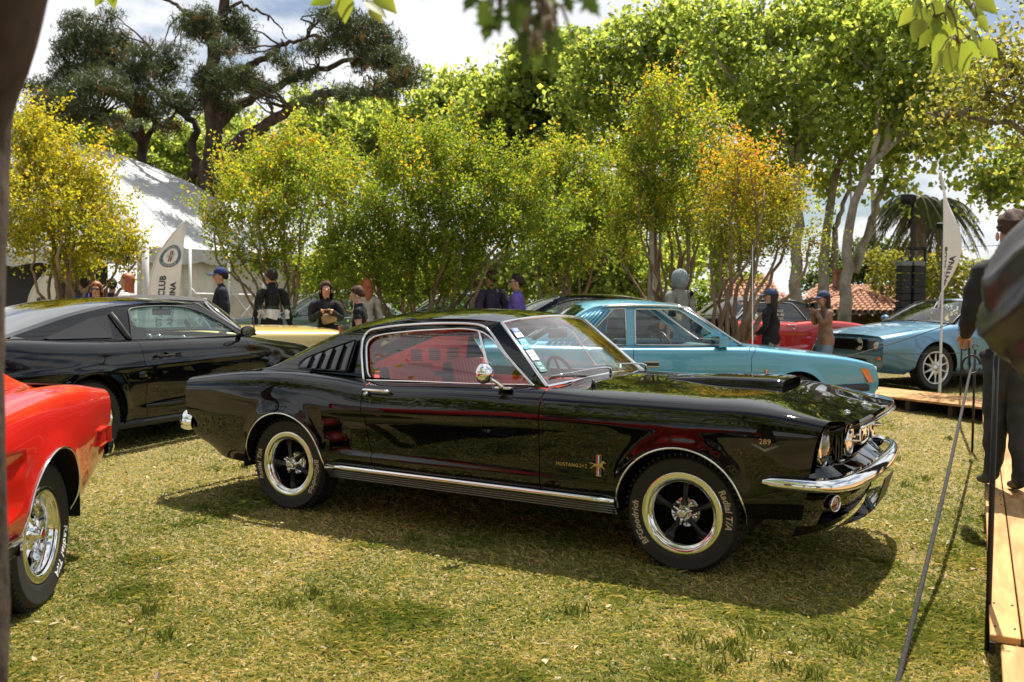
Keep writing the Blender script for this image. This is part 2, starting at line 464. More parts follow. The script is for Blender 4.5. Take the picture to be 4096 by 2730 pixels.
def make_tree(name, label, base, stems, lumps, nleaf, lsize, lm, bark, group=None, r0=.2, ncl=40, sig=.22, tint_top=.35, aspect=.6, seed=1, cat='tree', twigs=6, shell=.45, tint_mean=.4, tint_sd=.22, wob=.03, tint_fn=None, twig_r=.02, kindname='crown', up=None, droop=.3, spray=0.0, lift=.6):
    """stems: lists of points from the ground up; lumps: (centre, radii, weight)"""
    rg = np.random.default_rng(seed)
    t = thing(name, label, cat, tuple(base), 0, group); B = np.asarray(base, float)
    pts, q_, allc = [], [], []
    vol = np.array([l[2] * np.prod(l[1]) ** (2 / 3) for l in lumps]); vol /= vol.sum()
    mb = MB()
    for st in stems:
        pp = np.array(st[0], float) - B; ra, rb = (st[1], st[2]) if len(st) > 2 else (r0, r0 * .35)
        V, F = limb(pp, ra, rb, 18, wob, rg, 9); mb.add(V, F)
    tips = [np.array(st[0][-1], float) - B for st in stems]; allp = np.vstack([cr(np.array(st[0], float) - B, 18)[6:] for st in stems])
    for (c, r, wgt), f in zip(lumps, vol):
        c = np.asarray(c, float) - B; n = int(nleaf * f)
        p, cl, q = lump_points(c, r, n, max(6, int(ncl * f * len(lumps))), sig, rg, shell, spray, lift)
        pts.append(p); q_.append(q)
        k = np.argmin(np.linalg.norm(allp - c - np.array([0, 0, -.4 * r[2]]), axis=1)); s = allp[k]
        mid = (s + c) / 2 + rg.normal(size=3) * .12 * np.linalg.norm(c - s); mid[2] -= .08 * np.linalg.norm(c - s)
        V, F = limb([s, mid, c], twig_r * 2.2, twig_r, 10, wob * .6, rg, 6); mb.add(V, F)
        for j in rg.choice(len(cl), min(twigs, len(cl)), replace=False):
            V, F = limb([mid * .4 + c * .6, (c + cl[j]) / 2 + rg.normal(size=3) * .06, cl[j]], twig_r * .8, twig_r * .25, 7, 0, rg, 5); mb.add(V, F)
    mb.obj('trunk', bark, t)
    P = np.vstack(pts); Q = np.vstack(q_)
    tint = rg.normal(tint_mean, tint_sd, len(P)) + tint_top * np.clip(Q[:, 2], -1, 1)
    if tint_fn is not None: tint = tint_fn(P + B, tint, rg)
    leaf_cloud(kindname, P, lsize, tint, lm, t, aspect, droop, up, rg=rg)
    return t


# --- big pine: dark layered pads on bare crooked limbs
def pine(label, base, limbs, pads, seed, nt=9000):
    rg = np.random.default_rng(seed); B = np.asarray(base, float)
    t = thing('pine_tree', label, 'tree', tuple(base), 0, 'dark pines behind the marquee')
    mb = MB(); ends = []
    for P, ra, rb in limbs:
        C = cr(np.array(P, float) - B, 26); C[2:-1] += rg.normal(size=(23, 3)) * .05
        V, F = tube(C, np.linspace(0, 1, 26) ** .8 * (rb - ra) + ra, 9); mb.add(V, F); ends.append(C[8:])
    allp = np.vstack(ends); pos, dirs, tint = [], [], []
    for c, r, dens in pads:
        c = np.asarray(c, float) - B; n = int(dens)
        s = allp[np.argmin(np.linalg.norm(allp - c, axis=1))]
        ncl = max(8, n // 16); u = rg.normal(size=(ncl, 3)); u /= np.linalg.norm(u, axis=1)[:, None]; u *= (rg.uniform(.05, 1, ncl) ** (1 / 2.4))[:, None]; cl = c + u * np.asarray(r)
        for j in range(0, ncl, 5):
            m_ = (s + cl[j]) / 2 + rg.normal(size=3) * .25
            V, F = limb([s, m_, cl[j]], .045, .012, 8, .03, rg, 5); mb.add(V, F)
        k = rg.integers(0, ncl, n); pos.append(cl[k] + rg.normal(size=(n, 3)) * np.array([.17, .17, .11])); dd = (cl[k] - c) * .5; dirs.append(dd); tint.append(rg.normal(.4, .2, n) + (rg.random(ncl)[k] > .93) * .55)
    mb.obj('trunk', bark_dark, t)
    pos = np.vstack(pos); tint = np.concatenate(tint); dirs = np.vstack(dirs)
    # each tuft: three long narrow needle sprays
    PP = np.repeat(pos, 4, 0) + rg.normal(size=(len(pos) * 4, 3)) * .05; TT = np.repeat(tint, 4); UU = np.repeat(dirs, 4, 0) + np.array([0, 0, .9])
    leaf_cloud('crown', PP, .22, TT, LM_PINE, t, .13, 0, UU, .15, rg)
    return t


def AT(l): return [at(*p) for p in l]
def R3(px, d, fy=.9, fz=1.0): k = px * d / 2122.0; return (k, k * fy, k * fz)

d = 33.0
bp = foot(488, d)
limbs = [([bp, at(487, 560, d), at(484, 420, d), at(489, 300, d), at(487, 200, d), at(492, 100, d), at(512, 30, d), at(520, -60, d)], .52, .16),
         ([at(486, 470, d), at(520, 360, d - .5), at(572, 312, d - 1), at(640, 270, d - 1.5), at(700, 234, d - 2), at(770, 212, d - 2), at(850, 214, d - 2), at(925, 195, d - 2)], .34, .06),
         ([at(489, 300, d), at(530, 255, d + .5), at(575, 232, d + 1), at(625, 208, d + 1), at(690, 172, d + 1), at(760, 152, d + 1), at(830, 128, d + 1), at(890, 120, d)], .24, .05),
         ([at(488, 210, d), at(560, 165, d), at(610, 132, d - .5), at(655, 98, d - 1), at(700, 85, d - 1), at(722, 60, d - 1)], .20, .04),
         ([at(490, 120, d), at(460, 60, d), at(415, 20, d + 1), at(360, -10, d + 1)], .14, .05),
         ([at(440, 470, d + 1), at(432, 425, d + 1), at(452, 380, d + 1), at(440, 335, d + 1), at(452, 292, d + 1), at(420, 262, d + 1), at(380, 232, d + 1), at(340, 200, d + 1)], .24, .06),
         ([at(505, 30, d), at(560, 12, d), at(600, 30, d), at(640, 60, d), at(660, 90, d)], .08, .02), ([at(820, 130, d + 1), at(812, 150, d), at(835, 112, d), at(870, 150, d - 1), at(900, 170, d - 1)], .10, .03)]
pads = []
for (x, y, rx, rz, n, dd) in ((500, 190, 62, 34, 700, 0), (555, 178, 40, 24, 330, -1), (450, 60, 42, 30, 380, 0), (545, 55, 36, 30, 320, 1), (470, 40, 28, 24, 160, 0), (560, 90, 30, 22, 160, 1), (520, 105, 26, 22, 150, -1), (600, 205, 40, 20, 260, 0),
                              (810, 62, 60, 34, 620, -1), (870, 95, 48, 36, 560, 0), (760, 40, 40, 28, 240, 0), (900, 140, 44, 28, 430, -1), (935, 175, 34, 24, 260, -2), (840, 140, 46, 30, 300, 1), (770, 105, 40, 30, 200, 0), (715, 110, 36, 26, 180, 1), (690, 175, 46, 22, 220, 1), (650, 140, 34, 20, 120, 0), (880, 205, 40, 18, 190, -2), (800, 220, 44, 16, 150, -2), (720, 235, 36, 16, 110, -2),
                              (450, 235, 50, 24, 330, 1), (520, 240, 44, 22, 240, 1), (400, 120, 40, 24, 180, 2)):
    dd = dd * 1.6 - 1.2; pads.append((at(x, y, d + dd), (rx * d / 2122, rx * d / 2122 * .9, rz * d / 2122), n * 1.5))
pine('tall dark pine with long bare limbs reaching right over the yellow shrubs', bp, limbs, pads, 11)
d = 36.0
bp = foot(345, d)
limbs = [([bp, at(345, 500, d), at(333, 400, d), at(322, 330, d), at(321, 290, d), at(300, 235, d), at(278, 185, d), at(250, 140, d), at(225, 80, d)], .40, .08),
         ([at(322, 320, d), at(280, 285, d), at(230, 262, d - 1), at(170, 255, d - 1), at(110, 240, d - 1)], .16, .04), ([at(300, 240, d), at(250, 205, d + 1), at(190, 195, d + 1), at(120, 180, d + 1)], .14, .04),
         ([at(325, 340, d), at(352, 300, d), at(390, 270, d + 1), at(430, 240, d + 1)], .14, .04), ([at(290, 215, d), at(320, 170, d), at(345, 130, d), at(350, 90, d)], .12, .03)]
pads = []
for (x, y, rx, rz, n, dd) in ((120, 205, 56, 40, 520, 0), (175, 150, 56, 42, 620, 0), (240, 120, 56, 44, 640, 1), (160, 85, 30, 36, 260, 0), (215, 75, 34, 38, 300, 0), (275, 95, 34, 30, 260, 1), (320, 140, 50, 36, 480, 0), (375, 170, 44, 32, 380, 1), (230, 190, 60, 32, 560, -1), (160, 240, 56, 28, 420, -1), (300, 205, 52, 30, 430, 0), (100, 255, 40, 26, 260, 0), (220, 265, 54, 24, 340, 1), (330, 250, 50, 24, 340, 1), (390, 235, 40, 26, 260, 0), (120, 290, 36, 22, 180, -1), (280, 285, 40, 18, 170, -1), (180, 45, 18, 26, 110, 0), (255, 40, 16, 24, 80, 0), (395, 290, 30, 16, 110, 0)):
    dd = dd * 2 - 2.5; pads.append((at(x, y, d + dd), (rx * d / 2122, rx * d / 2122 * .9, rz * d / 2122), n * 1.5))
pine('broad dark pine left of the tall one, its crown low behind the marquee', bp, limbs, pads, 12)


# --- row of plane trees
def plane(label, x, d, stems, lumps, nleaf, seed, lsz=.19, ncl=62, lm=LM_PLANE, name='plane_tree', group='tall green trees along the back of the lawn', tm=.42, bark=bark_plane, r=.22):
    b = foot(x, d)
    S = []
    for st in stems:
        pts = [at(px, py, d + (dz[0] if dz else 0)) for px, py, *dz in st[0]]
        if st[1] == 'g': pts = [foot(st[0][0][0], d) * 1.0] + pts; S.append((pts, r, r * .22))
        else: S.append((pts, st[1], st[1] * .3))
    Lm = [(at(px, py, d + dz), (rx * d / 2122, rx * d / 2122 * .8, rz * d / 2122), 1.0) for px, py, rx, rz, dz in lumps]
    return make_tree(name, label, b, S, Lm, nleaf, lsz, lm, bark, group, ncl=ncl, sig=.17, tint_top=.16, aspect=.85, seed=seed, twig_r=.03, tint_mean=tm, tint_sd=.32, shell=.25, twigs=5, spray=1.5, lift=.15)


Z = lambda l: [((2700 + X * .7015) / 1.7408, Y * .403) for X, Y in l]
plane('leafy plane tree with an upright forked trunk behind the orange shrub', Z([(680, 1560)])[0][0], 27, [(Z([(690, 1560), (705, 1250), (692, 1000), (712, 750), (730, 560), (650, 470), (560, 300), (520, 130)]), 'g'), (Z([(720, 700), (780, 640), (860, 500), (930, 300)]), .10), (Z([(695, 900), (600, 760), (480, 640), (330, 470)]), .09)],
      [(1830, 60, 110, 80, 0), (1730, 110, 110, 80, 1), (1640, 60, 100, 70, 0), (1700, 220, 110, 70, 1), (1800, 200, 110, 80, -1), (1860, 320, 90, 60, 0), (1760, 330, 100, 60, 2), (1650, 190, 80, 60, 2), (1770, 420, 70, 45, 1), (1890, 140, 90, 80, 2)], 10500, 21)
plane('leaning plane tree with pale trunk curving right above the blue car', Z([(970, 1560)])[0][0], 26, [(Z([(975, 1560), (1010, 1250), (1080, 1000), (1180, 880), (1300, 780), (1480, 690)]), 'g'), (Z([(1180, 870), (1250, 700), (1300, 560), (1390, 300)]), .12), (Z([(1090, 1000), (1130, 860), (1160, 600), (1100, 400)]), .10)],
      [(2080, 60, 110, 80, 0), (2000, 130, 100, 80, 0), (2100, 200, 110, 70, 0), (2180, 270, 90, 50, -1), (2010, 270, 90, 60, 1), (2090, 330, 90, 50, 1), (2230, 180, 70, 50, 0), (2170, 110, 90, 70, 2), (2200, 330, 70, 34, 1), (1960, 40, 90, 70, 1)], 8500, 22)
plane('slender plane tree leaning right beside the leaning one', Z([(840, 1560)])[0][0], 29, [(Z([(845, 1560), (870, 1300), (905, 1100), (960, 900), (1100, 700), (1160, 590), (1240, 380)]), 'g'), (Z([(1020, 1555), (1100, 1330), (1210, 1000), (1265, 890), (1330, 700)]), .16), (Z([(900, 1540), (930, 1250), (985, 1080), (1010, 900)]), .13)],
      [(1930, 130, 100, 80, 1), (2000, 40, 100, 60, 2), (1900, 250, 90, 60, 1), (1960, 350, 80, 50, 0), (2050, 430, 50, 26, 0), (2080, 250, 90, 60, 2), (1890, 420, 50, 34, 1), (2130, 40, 90, 60, 2)], 6800, 23)
for k, (lab, x, d, lu, nl) in enumerate((  # label, image column, depth, crown, leaves
    ('tall plane tree rising behind the tallest yellow shrub', 1500, 31, [(1500, 110, 110, 80, 0), (1420, 130, 100, 70, 1), (1580, 70, 110, 80, 0), (1480, 230, 110, 60, 0), (1590, 190, 100, 70, 1), (1400, 230, 90, 60, 2), (1540, 330, 110, 60, 1), (1350, 110, 60, 44, 0), (1330, 200, 70, 60, 0), (1430, 340, 90, 50, 1)], 13000),
    ('round-topped green tree behind the middle shrubs', 1200, 36, [(1180, 210, 100, 60, 0), (1270, 190, 90, 70, 0), (1220, 150, 60, 44, 0), (1130, 270, 100, 55, 0), (1250, 290, 110, 55, 1), (1180, 350, 110, 55, 0), (1300, 300, 80, 60, 1), (1290, 120, 50, 34, 0)], 19000),
    ('green tree filling the gap right of the pine', 1020, 39, [(1020, 240, 80, 44, 0), (1080, 215, 60, 34, 0), (960, 290, 90, 50, 0), (1060, 310, 100, 50, 0), (880, 300, 90, 50, 1), (980, 360, 110, 50, 0), (1110, 370, 90, 50, 1)], 18000),
    ('green tree behind the limbs of the tall pine', 760, 42, [(760, 300, 110, 55, 0), (670, 330, 110, 55, 0), (830, 350, 110, 50, 0), (720, 260, 80, 40, 1), (590, 360, 110, 50, 1), (820, 260, 70, 36, 0), (700, 400, 130, 45, 0), (560, 300, 70, 40, 2)], 17000),
    ('low green tree behind the marquee between the two pines', 380, 46, [(380, 340, 90, 55, 0), (280, 310, 90, 45, 0), (450, 350, 80, 60, 0), (200, 300, 80, 40, 0), (140, 330, 70, 50, 0), (340, 400, 100, 50, 0), (60, 320, 70, 50, 0), (500, 420, 100, 60, 0)], 15000),
    ('dim green tree low behind the orange shrub', 1650, 44, [(1650, 420, 100, 70, 0), (1560, 470, 100, 70, 0), (1740, 480, 90, 70, 0), (1450, 480, 110, 70, 1), (1640, 560, 110, 60, 0), (1350, 470, 100, 70, 0), (1250, 480, 100, 80, 0)], 15000),
    ('low bushy tree between the two tallest shrubs', 1400, 34, [(1400, 560, 80, 60, 0), (1330, 590, 90, 50, 0), (1450, 620, 90, 40, 0), (1250, 610, 80, 44, 0), (1380, 660, 100, 26, 0), (1540, 600, 80, 40, 1)], 9000),
    ('dim bushy tree low behind the middle shrub', 1080, 33, [(1080, 620, 100, 44, 0), (980, 640, 90, 40, 0), (880, 620, 90, 50, 0), (780, 640, 80, 40, 0), (1180, 640, 80, 34, 0), (700, 620, 60, 40, 1)], 9000),
    ('mid-green tree behind the tiled roofs', 2010, 58, [(2010, 590, 60, 40, 0), (2060, 610, 70, 44, 0), (1960, 620, 60, 40, 0), (2110, 640, 60, 40, 0), (1900, 640, 60, 36, 0)], 9000))):
    cx, cy = lu[0][0], lu[0][1]
    plane(lab, x, d, [([(x, 560), (x - 6, 420), (cx, cy + 60), (cx + 8, cy - 10)], 'g'), ([(x - 4, 430), (x - 50, 350), (lu[2][0], lu[2][1])], .12), ([(x, 460), (x + 50, 370), (lu[3][0], lu[3][1])], .12)], lu, nl, 30 + k,   .22 if d > 33 else .19, lm=LM_PLANE if d < 50 else LM_FAR)
plane('small-leaved tree reaching in from the right over the walkway', 2480, 13, [([(2480, 560), (2460, 420), (2400, 330), (2330, 288), (2250, 272), (2180, 262)], 'g'), ([(2400, 330), (2380, 240), (2330, 170), (2280, 120)], .05), ([(2330, 288), (2290, 240), (2240, 215)], .03)],
      [(2330, 150, 60, 40, 0), (2270, 205, 60, 34, 0), (2330, 240, 60, 34, 0), (2210, 255, 50, 16, 0), (2290, 110, 40, 26, 0), (2360, 310, 40, 30, 0), (2150, 265, 34, 10, 0)], 2300, 41, .08, 60, LM_OLIVE, 'acacia_tree', None, .5, bark_grey, .12)
plane('sparse leafy tree at the right edge above the head of the man in black', 2420, 24, [([(2420, 600), (2400, 500), (2330, 440), (2290, 420), (2275, 470)], 'g'), ([(2330, 440), (2320, 400), (2290, 385)], .05)], [(2290, 400, 36, 22, 0), (2270, 450, 22, 18, 0), (2340, 420, 40, 26, 0), (2250, 420, 24, 12, 0), (2330, 350, 50, 20, 0)], 1500, 42, .16, 30, LM_PLANE, 'plane_tree', None, .5, bark_grey, .12)


# --- many-stemmed ornamental shrubs
def shrub(label, x, d, lumps, nleaf, lm, seed, nst=9, lsz=.045, tm=.42, spread=34, low=640, tf=None, bark=bark_tan, rs=.045, sig=.13, ncl=60):
    b = foot(x, d); rg = np.random.default_rng(seed); S = []
    for k in range(nst):
        l = lumps[k % len(lumps)]; c = at(l[0] + rg.uniform(-.5, .5) * l[2], l[1] + .5 * l[3], d + l[4] + rg.uniform(-.4, .4)); s = b + np.array([*(rg.normal(size=2) * .11), 0])
        m = s * .62 + c * .38 + np.array([*(rg.normal(size=2) * .10), .12]); m2 = s * .28 + c * .72 + np.array([*(rg.normal(size=2) * .12), .05])
        S.append(([s, m, m2, c], rs * rg.uniform(.7, 1.2), rs * .28))
    Lm = [(at(px, py, d + dz), (rx * d / 2122, rx * d / 2122 * .8, rz * d / 2122), 1.0) for px, py, rx, rz, dz in lumps]
    return make_tree('ornamental_shrub', label, b, S, Lm, nleaf, lsz, lm, bark, 'ornamental shrubs in a line across the lawn', ncl=int(ncl * .75), sig=.075, tint_top=.30, aspect=.62, seed=seed, cat='shrub', twig_r=.012, tint_mean=tm, tint_sd=.20, shell=.2, twigs=12, wob=.02, tint_fn=tf, up=np.array([0, 0, .5]), droop=0, spray=.95, lift=.9)


shrub('yellow-leaved shrub at the left edge beside the tree trunk', 150, 14.5, [(85, 320, 60, 44, 0), (150, 390, 80, 54, 0), (60, 410, 70, 60, 0), (215, 450, 70, 46, 0), (130, 480, 90, 54, -.6), (50, 530, 70, 54, 0), (245, 540, 70, 46, -.3), (170, 580, 90, 44, .3), (295, 590, 44, 22, 0), (80, 280, 30, 26, 0), (190, 410, 60, 36, .4), (305, 545, 36, 18, 0), (40, 300, 30, 24, 0)], 24000, LM_YELLOW, 51, 13, .058, .45, rs=.05, ncl=36)
shrub('yellow-green shrub behind the two walking men', 640, 17, [(545, 420, 70, 40, 0), (630, 390, 80, 44, 0), (715, 370, 80, 44, 0), (510, 490, 60, 40, 0), (605, 480, 80, 50, -.5), (690, 460, 80, 54, 0), (550, 570, 60, 40, 0), (650, 560, 80, 54, 0), (485, 500, 26, 16, 0), (600, 372, 60, 22, .4), (680, 340, 60, 24, 0), (760, 400, 60, 44, 0), (700, 620, 60, 40, 0), (580, 600, 34, 24, 0)], 19000, LM_SHRUB, 52, 12, .062, .64, ncl=34)
shrub('widest green shrub in the middle behind the black fastback roof', 960, 15, [(800, 420, 80, 50, 0), (900, 370, 80, 44, 0), (1000, 350, 90, 40, 0), (1100, 380, 90, 44, 0), (870, 470, 90, 54, -.5), (980, 440, 100, 60, -.6), (1080, 470, 100, 54, -.4), (1190, 440, 80, 44, 0), (770, 520, 70, 50, 0), (850, 560, 90, 50, 0), (960, 550, 100, 60, -.3), (1070, 560, 90, 56, 0), (1170, 530, 80, 44, 0), (1250, 490, 60, 34, 0), (760, 600, 60, 44, 0), (920, 630, 90, 40, 0), (1030, 640, 90, 36, 0), (800, 650, 60, 30, 0), (940, 330, 60, 24, 0), (1060, 335, 54, 24, 0), (1280, 530, 40, 24, 0), (1160, 380, 44, 26, 0)], 50000, LM_SHRUB, 53, 18, .057, .52, rs=.055, ncl=36)
shrub('green shrub left of the tallest yellow shrub, behind the man in purple', 1300, 19, [(1260, 400, 70, 40, 0), (1330, 420, 70, 44, 0), (1290, 350, 44, 26, 0), (1330, 500, 80, 50, 0), (1250, 540, 60, 46, 0), (1380, 520, 60, 46, 0), (1310, 590, 80, 36, 0), (1220, 440, 50, 36, 0), (1400, 440, 50, 34, 0), (1350, 360, 40, 24, 0)], 17000, LM_SHRUB, 54, 10, .066, .56, ncl=36)
shrub('tallest shrub with yellow-green leaves and rusty tips', 1545, 16, [(1490, 230, 50, 40, 0), (1560, 250, 60, 44, 0), (1620, 290, 54, 40, 0), (1470, 320, 60, 44, 0), (1555, 340, 84, 54, -.3), (1640, 380, 60, 44, 0), (1450, 400, 60, 46, 0), (1535, 430, 84, 54, 0), (1480, 490, 70, 46, 0), (1580, 510, 74, 44, 0), (1420, 490, 44, 34, 0), (1530, 195, 30, 22, 0), (1440, 560, 40, 24, 0)], 19000, LM_SHRUB, 55, 14, .058, .62, ncl=34)
shrub('shrub with amber leaf tips in front of the red convertible', 1660, 14.2, [(1715, 370, 44, 36, 0), (1770, 420, 54, 36, 0), (1690, 440, 54, 46, 0), (1805, 460, 44, 30, 0), (1740, 490, 74, 42, 0), (1660, 520, 54, 44, 0), (1795, 545, 60, 24, 0), (1720, 575, 64, 28, 0), (1870, 555, 44, 16, 0), (1695, 345, 26, 20, 0), (1640, 440, 34, 30, 0)], 9500, LM_ORANGE, 56, 11, .050, .42, tf=lambda P, t, rg: t - .08 + .30 * np.clip((P[:, 2] - 2.7) / 1.2, -.6, 1), rs=.055, ncl=30)

# --- trees behind the photographer, seen in the paintwork
for k, (x, y, h, r) in enumerate(((-9, -17, 11, 4.8), (-3, -20, 13, 5.2), (4, -18, 12, 4.8), (10, -15, 11, 4.6), (-16, -13, 11, 4.8), (15, -9, 10, 4.4), (-12, -24, 14, 5.5))):
    b = np.array([x, y, 0.0]); rg = np.random.default_rng(70 + k)  # seen only in reflections
    Lm = [(b + np.array([*(rg.normal(size=2) * r * .45), h * .62 + rg.uniform(-.28, .32) * h * .6]), (r * .5, r * .5, r * .38), 1) for _ in range(9)]
    make_tree('shade_tree', ('shade tree far left behind the camera', 'tallest middle shade tree behind the camera', 'shade tree straight behind the camera', 'shade tree right behind the camera', 'shade tree at the far left end of the row behind the camera', 'shade tree by the walkway end behind the camera', 'big shade tree at the back of the row behind the camera')[k], b, [([b, b + [.1, 0, h * .3], b + [0, .2, h * .6], b + [.2, 0, h * .85]], .25, .06)], Lm, 3000, .34, LM_PLANE, bark_grey, 'shade trees behind the camera', ncl=50, sig=.4, seed=80 + k, twig_r=.03, shell=.2)


b = np.array([.6, -9.6, 0.0]); rg = np.random.default_rng(99)
Lm = [(b + np.array([*(rg.normal(size=2) * 2.6), 4.6 + rg.uniform(-1.3, 2.2)]), (1.7, 1.5, 1.0), 1) for _ in range(14)]
make_tree('shade_tree', 'broad shade tree just behind the camera position', b, [([b, b + [.1, 0, 2], b + [0, .2, 4], b + [.2, 0, 6.5]], .3, .08)], Lm, 9000, .26, LM_PLANE, bark_grey, 'shade trees behind the camera', ncl=60, sig=.35, seed=98, twig_r=.03, shell=.2)


# --- palms
def palm(label, x, yb, d, crown_y, rad, seed):
    rg = np.random.default_rng(seed); b = foot(x, d); c = at(x, crown_y, d) - b
    t = thing('palm_tree', label, 'palm', tuple(b), 0, 'palms beyond the loudspeakers')
    V, F = limb([(0, 0, 0), c * .5 + np.array([.1, 0, 0]), c], .30, .22, 20, .02, rg, 10); mk('trunk', V, F, bark_grey, t)
    for k in range(34):
        a = rg.uniform(0, 6.28); el = rg.uniform(-1.4, 1.0); L = rad * rg.uniform(.8, 1.1); h = np.array([math.cos(a), math.sin(a), 0]); s = np.linspace(0, 1, 14)
        P = c + h * (L * (s * math.cos(el * .6)))[:, None] + np.array([0, 0, 1]) * (L * (s * math.sin(el) * .7 - s**2 * (.75 + .25 * math.cos(el))))[:, None]
        T = np.gradient(P, axis=0); T /= np.linalg.norm(T, axis=1)[:, None]; n = 90; q = rg.uniform(.12, 1, n) * 13; i = np.clip(q.astype(int), 0, 12); f = (q - i)[:, None]
        B0 = P[i] * (1 - f) + P[i + 1] * f; sd = np.cross(T[i], [0, 0, 1]); sd /= np.linalg.norm(sd, axis=1)[:, None] + 1e-6; sd *= np.where(np.arange(n) % 2, 1, -1)[:, None]
        dr = sd * .55 + T[i] * .5 + np.array([0, 0, -.75]); dr /= np.linalg.norm(dr, axis=1)[:, None]; Lf = (.75 * np.sin(np.clip(q / 13, .1, .95) * np.pi) ** .6 * rg.uniform(.7, 1.2, n))[:, None]
        wv = np.cross(dr, T[i]) * .035
        Vv = np.stack([B0 - wv, B0 + wv, B0 + dr * Lf + wv * .2, B0 + dr * Lf - wv * .2], 1).reshape(-1, 3); Ff = np.arange(n * 4).reshape(n, 4)
        Vr, Fr = tube(P, np.linspace(.04, .01, 14), 4, False); Fq = np.array(Fr) + n * 4
        o = mk('frond', np.vstack([Vv, Vr]), np.vstack([Ff, Fq]), LM_PALM, t, smooth=False); set_tint(o.data, np.concatenate([np.clip(rg.normal(.35 + .5 * (el < -.3), .15, n), 0, 1), np.full(len(Fq), .8)]), 1)
    return t


palm('left palm with drooping fronds above the loudspeakers', 2112, 650, 42, 455, 2.2, 91)
palm('right palm half hidden by the white feather flag', 2158, 650, 44, 465, 2.3, 92)
